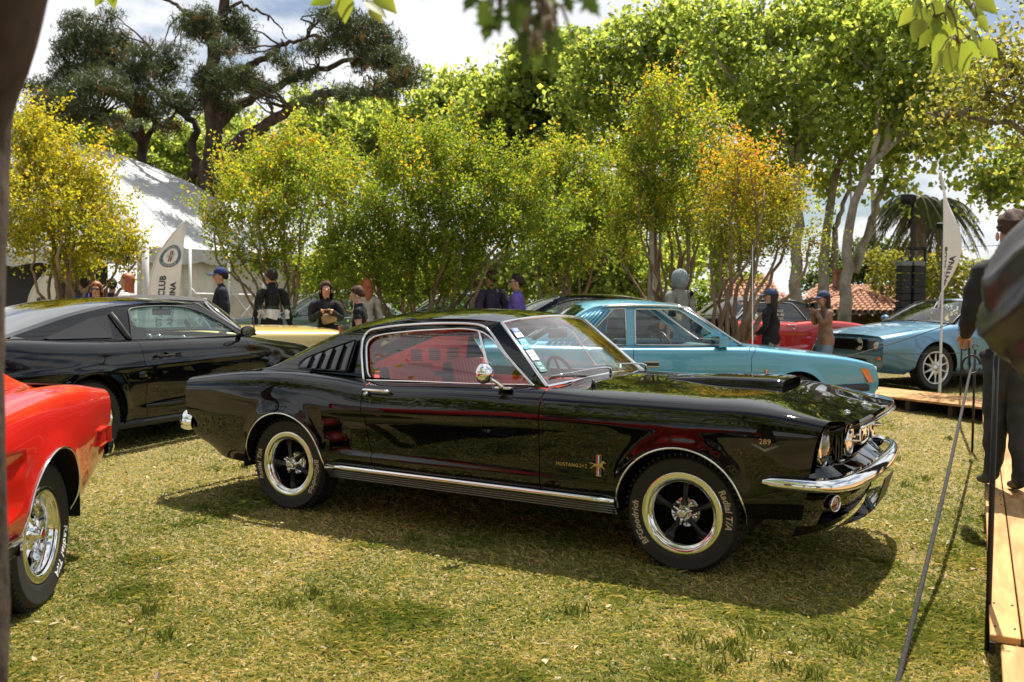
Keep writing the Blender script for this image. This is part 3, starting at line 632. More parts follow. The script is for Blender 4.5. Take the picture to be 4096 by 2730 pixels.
# ------------------------------------------------------------------ car builder
class Loft:
    """sheet-metal skin lofted through keyed cross sections; wheel arches are cut exactly, shut lines are real gaps"""
    def __init__(s, stations, warp_front=None, warp_rear=None, arches=(), doors=(), hood=None, disp=None, du=.04, nt=46, flare=.012, fw=.05, front_ramp=.25, rear_ramp=.46, rows=10):
        st = sorted(stations, key=lambda q: q[0])
        xs = np.array([q[0] for q in st]); C = np.array([q[1] for q in st], float)
        s.x0, s.x1 = xs[0], xs[-1]
        U = list(np.arange(xs[0], xs[-1], du)) + [xs[-1]]
        sp = []
        for (xc, zc, r, *_) in arches: sp += list(xc + r * np.cos(np.linspace(0, np.pi, 34)))
        for (u, _) in doors: sp += [u - .003, u + .003]
        if hood: sp += [hood[0] - .003, hood[0] + .003]
        U = [u for u in U if all(abs(u - q) > .008 for q in sp)] + sp
        U = np.array(sorted(U)); U = U[np.concatenate([[True], np.diff(U) > 1e-4])]
        ts = list(np.linspace(0, 7, nt)); tt = list(np.linspace(7, rows, 16))[1:]
        T = ts + tt
        if hood: T = [t for t in T if abs(t - 8) > .05] + [8 - .010, 8 + .010]
        T = np.array(sorted(T))
        c = herm(xs, C, U)                                   # nU,K,2
        sec = pchip(np.arange(C.shape[1]), np.swapaxes(c, 0, 1), T)   # nT,nU,2
        sec = np.swapaxes(sec, 0, 1)
        kk = np.arange(C.shape[1])
        wx = np.zeros((len(U), len(T)))
        if warp_front is not None:
            r = np.clip((U - (s.x1 - front_ramp)) / front_ramp, 0, 1); r = r * r
            wx += r[:, None] * np.interp(T, kk, warp_front)[None]
        if warp_rear is not None:
            r = np.clip(((s.x0 + rear_ramp) - U) / rear_ramp, 0, 1); r = r * r
            wx += r[:, None] * np.interp(T, kk, warp_rear)[None]
        for (u, sh) in doors:
            if sh is not None: wx += np.exp(-((U - u) / .14) ** 2)[:, None] * np.interp(T, kk, sh)[None]
        t0 = np.zeros(len(U))
        for (xc, zc, r, *_) in arches:
            q = np.abs(U - xc) <= r + 1e-6
            zb = zc + np.sqrt(np.maximum(r * r - (U - xc) ** 2, 0))
            for i in np.nonzero(q)[0]:
                zz = sec[i, :, 1]; k = np.argmax(zz > zb[i])
                if k > 0: t0[i] = max(t0[i], T[k - 1] + (T[k] - T[k - 1]) * (zb[i] - zz[k - 1]) / (zz[k] - zz[k - 1] + 1e-9))
        s.U, s.T, s.t0 = U, T, t0
        Tc = np.maximum(T[None, :], t0[:, None])
        P = np.zeros((len(U), len(T), 3))
        for i in range(len(U)):
            if t0[i] > 0: yz = pchip(kk, c[i], Tc[i]); wi = np.interp(Tc[i], T, wx[i])
            else: yz = sec[i]; wi = wx[i]
            P[i, :, 0] = U[i] + wi; P[i, :, 1] = yz[:, 0]; P[i, :, 2] = yz[:, 1]
        for (xc, zc, r, *_) in arches:
            d = np.hypot(P[..., 0] - xc, P[..., 2] - zc)
            up = np.clip((P[..., 2] - .20) / .15, 0, 1)
            side = np.clip((7 - Tc) / 1.5, 0, 1)
            P[..., 1] += flare * np.exp(-((d - r) / fw) ** 2) * side * up
        if disp is not None: P[..., 1] += disp(P[..., 0], P[..., 2], Tc)
        s.P = P; s.Tc = Tc
        um = (U[1:] + U[:-1]) / 2; tm = (T[1:] + T[:-1]) / 2
        s.um, s.tm = um, tm
        dead = (Tc[:, 1:] - Tc[:, :-1]) < 1e-6               # collapsed cells inside an arch
        s.dead = dead[:-1] & dead[1:]
        s.xm = (P[:-1, :-1, 0] + P[1:, 1:, 0]) / 2

    def cells(s, keep):
        """keep: (nU-1, nT-1) bool"""
        nT = len(s.T); i, j = np.nonzero(keep & ~s.dead)
        a = i * nT + j
        return np.stack([a, a + 1, a + nT + 1, a + nT], 1)

    def build(s, name, keep, m, parent, sides=(1, 1), off=0.0, label=None, kind=None):
        F = s.cells(keep)
        if len(F) == 0: return None
        P = s.P.reshape(-1, 3).copy()
        if off:
            P[:, 1] -= off * np.clip((8 - np.repeat(s.T[None], len(s.U), 0).ravel()), 0, 1); P[:, 2] -= off * .8
        Rr = P * np.array([1, -1, 1]); Lf = P
        V = []; FF = []
        n = 0
        if sides[0]: V.append(Rr); FF.append(F + n); n += len(P)
        if sides[1]: V.append(Lf); FF.append(F[:, ::-1] + n); n += len(P)
        V = np.concatenate(V); FF = np.concatenate(FF)
        # weld centre line
        used = np.unique(FF); mp = np.full(len(V), -1); mp[used] = np.arange(len(used)); V = V[used]; FF = mp[FF]
        if sides[0] and sides[1]:
            c = np.abs(V[:, 1]) < 1e-5
            if c.any():
                key = {}
                mp2 = np.arange(len(V))
                for k in np.nonzero(c)[0]:
                    kk = (round(V[k, 0], 4), round(V[k, 2], 4)); mp2[k] = key.setdefault(kk, k)
                FF = mp2[FF]
        o = mk(name, V, FF, m, parent, smooth=True, kind=kind)
        if label: o['label'] = label
        return o

    def edge(s, front=True):
        return s.P[-1 if front else 0]

    def arch_curve(s, xc, r):
        q = (s.t0 > 0) & (np.abs(s.U - xc) <= r + 1e-6)
        return np.array([s.P[i, 0] for i in np.nonzero(q)[0]])


def cap(parent, E, name, m, dx=0.0, shrink=1.0, zmin=None, zmax=None):
    """close the skin between its right and left end edges"""
    E = np.array(E).copy(); E[:, 0] += dx; E[:, 1] *= shrink
    if zmin is not None: E = E[(E[:, 2] >= zmin)]
    if zmax is not None: E = E[(E[:, 2] <= zmax)]
    Rr = E * np.array([1, -1, 1]); n = len(E)
    V = np.concatenate([Rr, E]); F = [[i, i + 1, n + i + 1, n + i] for i in range(n - 1)]
    return mk(name, V, F, m, parent, smooth=False)


def polar_text(s, r, size, center_deg, y, flip=1, sp=1.0, ext=.0015):
    """raised letters bent round a tyre wall, tops pointing outward, in the wheel's x-z plane facing -y"""
    V, F = text_mesh(s, size, ext, spacing=sp, shear=.18, bold=.001)
    a = math.radians(center_deg) - V[:, 0] / (r + size * .35)
    rr = r + V[:, 1]
    W = np.stack([rr * np.cos(a), y - V[:, 2] * 1.0, rr * np.sin(a)], 1)
    return W, F


def wheel(parent, x, y, R, style='mag', width=.2, steer=0.0, side=-1, letters=None, rot=0.0, lab=None, red_cap=False):
    """side -1: outer face looks to local -y"""
    w = bpy.data.objects.new('wheel', None); COL.objects.link(w); w.parent = parent
    w.location = (x, y, R * .985); w.rotation_euler = (0, 0, steer + (0 if side < 0 else math.pi))
    h = width / 2; rr = {'mag': .205, 'cragar': .205, 'mesh19': R - .10, 'plain': .19, 'alloy': R - .105}[style]
    # outer face at y=-h.  tyre
    sw = R - rr
    prof = [(rr - .012, h * .75), (rr + sw * .35, h * .97), (rr + sw * .75, h * .98), (R - .012, h * .80), (R, h * .62), (R, h * .2), (R - .006, h * .18), (R - .006, h * .10), (R, h * .08), (R, -h * .08), (R - .006, -h * .10), (R - .006, -h * .18), (R, -h * .2),
            (R, -h * .62), (R - .012, -h * .80), (rr + sw * .78, -h * .985), (rr + sw * .74, -h * 1.0), (rr + sw * .70, -h * .985), (rr + sw * .35, -h * .99), (rr + sw * .16, -h * .93), (rr + .006, -h * .86), (rr - .012, -h * .75)]
    V, F = lathe(prof, 56)
    # flat contact patch
    V[:, 2] = np.maximum(V[:, 2], -R * .985 + .0)
    mk('tyre', V, F, rubber, w)
    if style != 'plain':
        m = MB()
        for k in range(60):
            a = 2 * math.pi * (k + .3) / 60
            m.box(((R - .004) * math.cos(a), -h * .66, (R - .004) * math.sin(a)), (.014, h * .36, .010), roty(-a))
        m.obj('tyre_tread', rubber, w, smooth=False, kind='stuff')
    if style in ('mag', 'cragar'):
        lip = [(rr + .010, -h * .80), (rr + .013, -h * .90), (rr + .009, -h * .935), (rr + .004, -h * .94), (rr - .018, -h * .925), (rr - .0215, -h * .91), (rr - .024, -h * .84), (rr - .027, -h * .80), (rr - .036, -h * .79), (rr - .040, -h * .76), (rr - .044, -h * .40), (rr - .052, h * .35)]
        V, F = lathe(lip, 64); mk('rim', V, F, chrome, w)
        V, F = lathe([(0.001, h * .25), (rr - .05, h * .3)], 32); mk('brake_backing', V, F, dark_void, w)
        ri = rr - .044
        spk_m = mag_black if style == 'mag' else chrome
        for k in range(5):
            a = rot + 2 * math.pi * k / 5
            b = MB()
            # tapered spoke with raised centre ridge
            S = []
            for q, (d, wd, yy) in enumerate(((.035, .024, -h * .48), (.07, .014, -h * .40), (ri - .03, .019, -h * .22), (ri + .004, .034, -h * .10))):
                S.append([[d, yy + .012, -wd], [d, yy, -wd * .9], [d, yy - .012, -wd * .18], [d, yy - .012, wd * .18], [d, yy, wd * .9], [d, yy + .012, wd]])
            S = np.array(S); V = S.reshape(-1, 3) @ roty(-a).T
            b.add(V, [list(f) for f in gridf(4, 6)])
            b.obj('spoke', spk_m, w, smooth=False)
        hub = [(.001, -h * .95), (.021, -h * .95), (.024, -h * .90), (.024, -h * .72), (.032, -h * .66), (.040, -h * .58), (.044, -h * .40), (.075, -h * .30), (.075, h * .2)]
        b = MB(); V, F = lathe(hub, 28); b.add(V, F)
        for k in range(3):
            a = .4 + 2 * math.pi * k / 3
            b.tube(np.array([[.02 * math.cos(a), -h * .78, .02 * math.sin(a)], [.040 * math.cos(a), -h * .76, .040 * math.sin(a)], [.058 * math.cos(a), -h * .80, .058 * math.sin(a)]]), [.009, .007, .004], 8)
        b.obj('hub_cap', chrome, w)
        V, F = lathe([(.001, -h * .962), (.016, -h * .962), (.018, -h * .95)], 20); mk('hub_medallion', V, F, mat('medallion_cream', (.55, .50, .36), .4) if not red_cap else mat('medallion_red', (.5, .02, .02), .4), w)
        for k in range(5):
            a = rot + .63 + 2 * math.pi * k / 5
            V, F = lathe([(.001, -.02), (.008, -.018), (.011, 0), (.011, .02)], 10); mk('wheel_nut', V + np.array([.062 * math.cos(a), -h * .30, .062 * math.sin(a)]), F, chrome, w)
    elif style in ('mesh19', 'alloy'):
        lm = mat('alloy_silver', (.62, .62, .60), .28, .85) if style == 'mesh19' else chrome
        lip = [(rr + .004, -h * .80), (rr + .006, -h * .93), (rr - .006, -h * .95), (rr - .016, -h * .90), (rr - .024, -h * .62), (rr - .03, h * .4)]
        V, F = lathe(lip, 56); mk('rim', V, F, lm, w)
        V, F = lathe([(0.001, h * .2), (rr - .02, h * .25)], 32); mk('brake_backing', V, F, dark_void, w)
        ns = 10 if style == 'mesh19' else 5
        for k in range(ns):
            a0 = rot + 2 * math.pi * k / ns
            for sgn in ((-1, 1) if style == 'mesh19' else (0,)):
                a1 = a0 + sgn * .33
                p0 = np.array([.05 * math.cos(a0), -h * .80, .05 * math.sin(a0)]); p1 = np.array([(rr - .015) * math.cos(a1), -h * .82, (rr - .015) * math.sin(a1)])
                V, F = tube(np.linspace(p0, p1, 4), [.016, .012, .011, .014] if style == 'mesh19' else [.04, .032, .030, .034], 6)
                mk('spoke', V, F, lm, w, smooth=False)
        V, F = lathe([(.001, -h * .97), (.03, -h * .97), (.034, -h * .92), (.07, -h * .78), (.07, h * .1)], 20); mk('hub_cap', V, F, lm, w)
    else:
        V, F = lathe([(.001, -h * .8), (.05, -h * .82), (.08, -h * .66), (rr - .03, -h * .7), (rr - .004, -h * .9), (rr + .008, -h * .8)], 32); mk('rim', V, F, chrome_soft, w)
    if letters:
        lm = mat('raised_letter_' + letters[0], (.50, .42, .31) if letters[0] == 'tan' else (.78, .77, .74), .6)
        r0 = rr + sw * .30; sz = sw * .45
        for txt, ad in (('BFGoodrich', letters[1]), ('Radial T/A', letters[2])):
            V, F = polar_text(txt, r0, sz, ad, -h * .992, sp=1.04)
            mk('tyre_lettering', V, F, lm, w, smooth=False)
    return w


mag_black = mat('spoke_black', (.003, .003, .003), .35, .0)
red_vinyl = noisy('red_vinyl', (.62, .03, .016), (.52, .024, .013), 40, .42, bump=.1, bscale=300, dist=.002)
black_vinyl = noisy('black_vinyl', (.012, .012, .013), (.02, .02, .02), 40, .5)
amber = mat('amber_lens', (.75, .16, .01), .12, 0, .6, .5)
red_lens = mat('red_lens', (.42, .005, .004), .12, 0, .6, .6)
lamp_glass = mat('lamp_glass', (.55, .55, .52), .08, .35, .7, .6)
glass_clear = glass('clear_glass', (.86, .93, .90))
glass_screen = glass('windscreen_glass', (.84, .91, .89), 1.0, .15)
glass_dark = glass('dark_glass', (.10, .11, .12), 1.0, .22)
glass_teal = glass('teal_glass', (.66, .86, .84))
canvas_black = noisy('canvas_top', (.022, .021, .021), (.04, .038, .036), 15, .75, bump=.2, bscale=400, dist=.002)
gold_badge = mat('badge_gold', (.75, .62, .36), .2, 1.0)
white_paint = mat('white_print', (.75, .75, .74), .5)
blue_print = mat('blue_print', (.02, .05, .22), .5)
red_print = mat('red_print', (.5, .02, .02), .5)

HORSE = [(-1.15, .28), (-.8, .30), (-.55, .20), (-.25, .24), (.15, .22), (.38, .38), (.55, .62), (.78, .60), (1.02, .40), (.96, .32), (.76, .38), (.64, .22), (.56, .02), (.62, -.12), (.86, -.26), (.74, -.42), (.66, -.34), (.70, -.26), (.42, -.14), (.28, -.16), (.20, -.40), (.10, -.58), (.02, -.56), (.10, -.40), (.06, -.16), (-.25, -.12), (-.42, -.10), (-.72, -.22), (-.95, -.44), (-1.05, -.40), (-.82, -.16), (-.58, .02), (-.62, .12), (-.85, .18), (-1.15, .20)]


def pony_badge(parent, p, h, heading=1, bar_h=None, normal=-1, gold=True):
    """tri-bar with a running horse across it, on a side panel facing -y"""
    p = np.array(p, float)
    bh = bar_h or h
    b = MB(); b.box(p + [0, .001, 0], (bh * .26, .004, bh)); o = b.obj('emblem', chrome if not gold else gold_badge, parent, smooth=False)
    for k, mm in enumerate((red_print, white_paint, blue_print)):
        m = MB(); m.box(p + [(k - 1) * bh * .075 * heading, -.0022 * 1, 0], (bh * .06, .003, bh * .92)); m.obj('emblem_bar', mm, o, smooth=False)
    s = h * .38
    V2, F = tess([(x * s * heading, z * s) for x, z in HORSE])
    V = np.stack([p[0] + V2[:, 0], np.full(len(V2), p[1] - .008), p[2] + V2[:, 1]], 1)
    n = len(HORSE); Vb = V + np.array([0, .006, 0])
    FF = [list(f) for f in F] + [[i, (i + 1) % n, n + (i + 1) % n, n + i] for i in range(n)]
    mk('emblem_horse', np.concatenate([V, Vb]), FF, chrome if not gold else gold_badge, o, smooth=False)
    return o


def place_text(s, size, p, parent, m, name='lettering', ext=.002, face='-y', heading=1, **kw):
    V, F = text_mesh(s, size, ext, **kw)
    p = np.array(p, float)
    if face == '-y': W = np.stack([p[0] + V[:, 0], p[1] - V[:, 2], p[2] + V[:, 1]], 1)
    elif face == '+y': W = np.stack([p[0] - V[:, 0], p[1] + V[:, 2], p[2] + V[:, 1]], 1)
    return mk(name, W, F, m, parent, smooth=False)


def side_walls(parent, outline, holes, yfun, m, name='pillar', sides=(-1, 1)):
    V2, F = tess(outline, holes)
    for sd in sides:
        V = np.stack([V2[:, 0], sd * yfun(V2[:, 0], V2[:, 1]), V2[:, 1]], 1)
        mk(name, V, F if sd > 0 else [f[::-1] for f in F], m, parent, smooth=False)


def panes(parent, polys, yfun, m, inset=.012, name='side_window', sides=(-1, 1)):
    for poly in polys:
        V2, F = tess(poly)
        for sd in sides:
            V = np.stack([V2[:, 0], sd * (yfun(V2[:, 0], V2[:, 1]) - inset), V2[:, 1]], 1)
            mk(name, V, F if sd > 0 else [f[::-1] for f in F], m, parent, smooth=False)


def trim2d(parent, pts, yfun, r, m, name='window_trim', closed=False, sides=(-1, 1), off=.004, n=6, dense=40):
    P = cr(np.array(pts, float), dense) if dense else np.array(pts, float)
    for sd in sides:
        V3 = np.stack([P[:, 0], sd * (yfun(P[:, 0], P[:, 1]) + off), P[:, 1]], 1)
        V, F = tube(V3, r, n); mk(name, V, F, m, parent)


def roof_skin(parent, rail, ctr, yr, m, nx=60, ny=25, power=2.4, name='roof', xr=None):
    """rail: (x,z) of the roof edge, yr: (x,y); ctr: (x,z) of the centre line"""
    rail = np.array(rail); ctr = np.array(ctr); yr = np.array(yr)
    s = np.linspace(0, 1, nx)
    xr0, xr1 = rail[0, 0], rail[-1, 0]; xc0, xc1 = ctr[0, 0], ctr[-1, 0]
    o = lambda a: a[np.argsort(a[:, 0])]
    v = np.sin(np.linspace(-1, 1, ny) * np.pi / 2)
    V = []
    for q in s:
        xe = xr0 + (xr1 - xr0) * q; xc = xc0 + (xc1 - xc0) * q
        ze = herm(o(rail)[:, 0], o(rail)[:, 1], [xe])[0]; zc = herm(o(ctr)[:, 0], o(ctr)[:, 1], [xc])[0]; ye = herm(o(yr)[:, 0], o(yr)[:, 1], [xe])[0]
        f = 1 - np.abs(v) ** power; fx = 1 - np.abs(v) ** 2
        V.append(np.stack([xe + (xc - xe) * fx, v * ye, ze + (zc - ze) * f], 1))
    V = np.array(V)
    return V


def simple_interior(parent, xf, xr, yw, zb, col, dash, sw_y=.36, seats=2, floor_z=.30, z_top=1.08, hood_x=None, gauge=False, seat_x=-1.75):
    b = MB()
    xd = max(xr, -2.30); b.box(((xf + xd) / 2, 0, floor_z - .02), (xf - xd, 2 * yw, .03)); b.box((xd - .02, 0, floor_z + .22), (.04, 2 * yw - .1, .5))
    b.obj('cabin_floor', black_vinyl if col is not red_vinyl else red_vinyl, parent, smooth=False)
    for sd in (-1, 1):
        xd = max(xr, -2.28); m = MB(); m.box(((xf + xd) / 2, sd * (yw + .01), (floor_z + zb) / 2 - .02), (xf - xd, .03, zb - floor_z), bev=.01); m.obj('door_card', col, parent, smooth=False)
    # dashboard
    V = []; Y = np.linspace(-yw, yw, 12)
    prof = [(xf + .10, zb + .015), (xf - .10, zb + .03), (xf - .17, zb + .01), (xf - .19, zb - .05), (xf - .15, zb - .16), (xf - .10, zb - .30)]
    V = np.array([[[x, y, z] for x, z in prof] for y in Y]); mk('dashboard', V.reshape(-1, 3), gridf(12, len(prof)), dash, parent)
    for sd in ((-1, 1)):
        seat(parent, seat_x, sd * .36, col, z_top)
    # steering wheel on the left hand side
    a = np.linspace(0, 2 * np.pi, 33); c = np.array([xf - .42, sw_y, zb - .02]); Rm = roty(-.45)
    P = c + np.stack([0 * a, .19 * np.cos(a), .19 * np.sin(a)], 1) @ Rm.T
    b = MB(); b.tube(P, .013, 8, caps=False)
    for k in (0, 2.1, 4.2): b.tube(np.array([c, c + Rm @ np.array([0, .18 * math.cos(k + 1.57), .18 * math.sin(k + 1.57)])]), .009, 6)
    b.tube(np.array([c, c + np.array([.35, 0, -.14])]), .025, 8)
    b.obj('steering_wheel', mat('wheel_rim_brown', (.05, .025, .015), .35), parent)


def seat(parent, x, y, m, top=.90, pleats=12, w=.50):
    b = MB()
    # pleated backrest leaning back
    ny = pleats * 6 + 1
    Y = np.linspace(-w / 2, w / 2, ny); base = []
    for yy in Y:
        e = 1 - (abs(yy) / (w / 2)) ** 6 * .25
        r = .010 * abs(math.sin((yy / w + .5) * math.pi * pleats))
        base.append([[x + .09 + r, y + yy, .48], [x + .05 + r, y + yy, .62], [x - .02 + r, y + yy, .78 * 1.0], [x - .06 + r, y + yy, top - .04 + .03 * e], [x - .09, y + yy, top * e + top * (1 - e) * .96], [x - .13, y + yy, top - .03], [x - .14, y + yy, .70], [x - .05, y + yy, .45]])
    b.add(np.array(base).reshape(-1, 3), [list(f) for f in gridf(ny, 8)])
    b.obj('seat_back', m, parent)
    b = MB(); b.box((x + .30, y, .43), (.52, w, .16), bev=.05); b.obj('seat_cushion', m, parent)
# ------------------------------------------------------------------ 1960s coupe (fastback or soft top)
def row(*p): return list(p)
CL_ST = [
 (.70, [(.79,.345),(.82,.42),(.835,.485),(.845,.57),(.850,.745),(.842,.785),(.822,.815),(.78,.832),(.64,.826),(.35,.840),(0,.848)]),
 (.45, [(.80,.335),(.835,.395),(.850,.44),(.860,.56),(.868,.745),(.860,.80),(.840,.845),(.79,.872),(.64,.893),(.35,.912),(0,.918)]),
 (0.0, [(.80,.30),(.845,.38),(.860,.43),(.868,.56),(.876,.74),(.864,.81),(.842,.855),(.79,.885),(.64,.912),(.35,.935),(0,.945)]),
 (-.45, [(.80,.27),(.845,.37),(.860,.432),(.869,.56),(.879,.737),(.866,.81),(.843,.858),(.79,.890),(.64,.915),(.35,.944),(0,.953)]),
 (-.85, [(.80,.265),(.845,.37),(.860,.432),(.870,.56),(.880,.732),(.867,.81),(.845,.858),(.765,.905),(.60,.920),(.35,.945),(0,.955)]),
 (-1.5, [(.80,.265),(.845,.37),(.860,.430),(.870,.55),(.880,.712),(.866,.80),(.845,.853),(.752,.897),(.60,.91),(.35,.93),(0,.94)]),
 (-2.05, [(.80,.265),(.845,.37),(.860,.428),(.869,.54),(.877,.690),(.862,.79),(.838,.845),(.748,.885),(.60,.90),(.35,.91),(0,.92)]),
 (-2.32, [(.80,.27),(.845,.37),(.860,.428),(.868,.54),(.876,.675),(.866,.785),(.842,.860),(.752,.902),(.60,.90),(.35,.91),(0,.92)]),
 (-2.75, [(.80,.28),(.842,.37),(.856,.428),(.866,.54),(.874,.660),(.866,.785),(.842,.872),(.762,.914),(.60,.90),(.35,.91),(0,.92)]),
 (-3.20, [(.77,.28),(.815,.37),(.830,.43),(.845,.54),(.858,.648),(.853,.765),(.832,.848),(.770,.890),(.60,.895),(.35,.905),(0,.91)]),
 (-3.66, [(.72,.31),(.76,.40),(.775,.45),(.795,.55),(.812,.640),(.815,.73),(.805,.795),(.77,.827),(.60,.84),(.35,.85),(0,.855)]),
]
CL_WF = [-.10, -.085, -.07, -.06, -.025, -.01, 0, .02, .11, .15, .165]
CL_WR = [.24, .09, .03, .0, 0, 0, 0, 0, -.03, -.06, -.07]


def cove(X, Z, T):
    """side scallop: sinks towards the rear and ends in an upright scoop ahead of the rear wheel"""
    lo, hi = .436, np.interp(X, [-2.35, -.8, 0], [.668, .725, .74])
    xs = np.interp(Z, [.43, .52, .66], [-2.185, -2.25, -2.325])
    d = np.clip((-.25 - X) / 1.9, 0, 1) ** 1.2 * .034
    sm = lambda a, w: np.clip(a / w + .5, 0, 1) ** 2 * (3 - 2 * np.clip(a / w + .5, 0, 1))
    return -d * sm(Z - lo, .018) * sm(hi - Z, .035) * sm(X - xs, .03) * (T < 7)


def classic(name, label, group, loc, rz, body_paint, roof='fastback', detail=2, R=.31, letters=True, wheel_style='mag', interior=None, marker=False, badge=None, steer=0.0, lwheel='tan', tone=None, lift=0.0):
    t = thing(name, label, 'car', (loc[0], loc[1], loc[2] + lift), rz, group)
    interior = interior or black_vinyl
    AR = [(0.0, .31, .345), (-2.70, .305, .345)]
    lf = Loft(CL_ST, CL_WF, CL_WR, AR, doors=[(-.80, None), (-2.045, [.12, .085, .07, .035, .008, 0, 0, 0, 0, 0, 0])], hood=(-.74, .7), disp=cove, du=.05 if detail > 1 else .09, nt=52 if detail > 1 else 30)
    um, tm = lf.um[:, None], lf.tm[None, :]
    inr = lambda a, b: (um > a) & (um < b)
    cab_top = (tm > 7) & inr(-3.15 if roof == 'fastback' else -2.55, -.77 if roof == 'fastback' else -.77)
    cowl = np.interp(lf.tm, [7, 8, 10], [-.80, -.74, -.72])[None, :]
    cab_top &= (um < cowl)
    hoodgap = (np.abs(tm - 8) < .012) & (um > -.74)
    hoodrear = (np.abs(um + .74) < .0031) & (tm > 8)
    d1 = (np.abs(um + .80) < .0031) & (tm < 7); d2 = (np.abs(um + 2.045) < .0031) & (tm < 7)
    live = ~cab_top & ~hoodgap & ~hoodrear & ~d1 & ~d2
    isdoor = inr(-2.045, -.80) & (tm < 7.3)
    ishood = (tm > 8) & (um > -.74)
    isdeck = (tm > 8.0) & (um < -3.1)
    lf.build('body_front', live & (um > -.80) & ~ishood, body_paint, t)
    lf.build('body_rear', live & (um < -2.045) , body_paint, t)
    lf.build('body_sill', live & inr(-2.045, -.80) & ~isdoor, body_paint, t)
    for sd in ((1, 0), (0, 1)):
        lf.build('door', live & isdoor, body_paint, t, sides=sd)
    lf.build('hood', live & ishood, body_paint, t)
    near = ((np.abs(um + .80) < .03) & (tm < 7)) | ((np.abs(um + 2.045) < .03) & (tm < 7)) | ((np.abs(tm - 8) < .09) & (um > -.78)) | ((np.abs(um + .74) < .03) & (tm > 8))
    lf.build('seam_backing', near & ~cab_top, dark_void, t, off=.012)
    cap(t, lf.edge(False), 'tail_panel', body_paint, dx=.012)
    # nose: dark bulkhead set back behind the grille opening
    E = lf.P[np.argmin(np.abs(lf.U - .56))]
    cap(t, E, 'nose_bulkhead', dark_void, dx=-.02, shrink=.97)
    # wheel wells and floor
    for xc, zc, r in AR:
        for sd in (-1, 1):
            a = np.linspace(-.12, math.pi + .12, 26)
            V = np.array([[[xc + (r + .012) * math.cos(q), sd * yy, zc + (r + .012) * math.sin(q)] for yy in (.850, .50)] for q in a])
            mk('wheel_well', V.reshape(-1, 3), gridf(26, 2), under_mat, t)
            V = np.array([[xc, sd * .5, zc]] + [[xc + (r + .012) * math.cos(q), sd * .5, zc + (r + .012) * math.sin(q)] for q in a])
            mk('wheel_well', V, [[0, i + 1, i + 2] for i in range(25)], under_mat, t, smooth=False)
            # bright lip moulding
            q = (np.abs(lf.U - xc) <= r + 1e-6) & (lf.t0 > 0)
            P = np.array([lf.P[i, 0] for i in np.nonzero(q)[0]])
            if len(P) > 5:
                P[:, 1] = P[:, 1] + .003
                e0 = P[0] + (P[0] - P[1]) * 0; 
                lo = P[0].copy(); lo[2] = .30; hi = P[-1].copy(); hi[2] = .30
                P = np.vstack([lo[None], P, hi[None]]) * np.array([1, sd, 1])
                V, F = tube(P, .0055, 6); mk('arch_trim', V, F, chrome, t)
    b = MB(); b.box((-1.36, 0, .285), (2.0, 1.56, .03)); b.box((-3.25, 0, .33), (.55, 1.3, .05)); b.box((.35, 0, .36), (.3, 1.2, .03)); b.box((-1.5, 0, .24), (3.0, .25, .1))
    b.obj('underbody', under_mat, t, smooth=False)
    # rocker moulding, ribbed
    for sd in (-1, 1):
        b = MB()
        xs = np.linspace(-2.335, -.355, 14)
        V, F = tube(np.stack([xs, 0 * xs + sd * .850, 0 * xs + .337], 1), .018, 8); mk('rocker_moulding', V, F, chrome, t)
        for k in range(4):
            b.tube(np.stack([xs + .004 * k, 0 * xs + sd * (.846 - .004 * k), 0 * xs + .312 - .0135 * k], 1), .0062, 6)
        b.obj('rocker_ribs', mat('rib_metal', (.16, .16, .155), .3, .9), t)
    # wheels
    lt = (lambda *a: ((lwheel,) + a)) if letters else (lambda *a: None)
    wheel(t, 0, -.715, R, wheel_style, .20, steer, -1, lt(197, 12), rot=.35)
    wheel(t, -2.70, -.715, R, wheel_style, .20, 0, -1, lt(-14, 184), rot=.75)
    wheel(t, 0, .715, R, wheel_style, .20, steer, 1, lt(180, 0))
    wheel(t, -2.70, .715, R, wheel_style, .20, 0, 1, lt(150, -32), rot=.5, red_cap=marker)
    for ch in t.children:
        if lift and ch.name.startswith('wheel') and not ch.name.startswith('wheel_'): ch.location.z -= lift
    # ---- glasshouse
    yb = lambda x: np.interp(x, [-3.3, -2.8, -2.1, -.8], [.60, .69, .742, .738])
    ws_b = [(-.823, -.733, .912), (-.765, -.45, .932), (-.735, 0, .950), (-.765, .45, .932), (-.823, .733, .912)]
    ws_t = [(-1.215, -.575, 1.262), (-1.165, -.33, 1.288), (-1.145, 0, 1.298), (-1.165, .33, 1.288), (-1.215, .575, 1.262)]
    if roof == 'fastback':
        rail = [(-1.215, 1.266), (-1.40, 1.279), (-1.65, 1.279), (-1.92, 1.262), (-2.20, 1.222), (-2.42, 1.168), (-2.63, 1.088), (-2.89, .983), (-3.13, .902), (-3.24, .878)]
        yr = [(-1.215, .575), (-1.65, .585), (-2.2, .572), (-2.63, .55), (-2.9, .555), (-3.24, .58)]
        ctr = [(-1.145, 1.300), (-1.30, 1.325), (-1.62, 1.342), (-1.97, 1.331), (-2.33, 1.292), (-2.65, 1.212), (-2.86, 1.135), (-3.08, 1.02), (-3.30, .885)]
        V = roof_skin(t, rail, ctr, yr, None, 84, 41, power=2.2)
        nx, ny = V.shape[:2]
        F = gridf(nx, ny); ci = np.repeat(np.arange(nx - 1), ny - 1); cj = np.tile(np.arange(ny - 1), nx - 1)
        vm = np.abs(np.sin(np.linspace(-1, 1, ny) * np.pi / 2)); vmid = (vm[1:] + vm[:-1]) / 2
        gl = (ci > 46) & (ci < 80) & (vmid[cj] < .80)
        mk('roof', V.reshape(-1, 3), F[~gl], body_paint, t)
        mk('rear_window', V.reshape(-1, 3), F[gl], glass_clear, t)
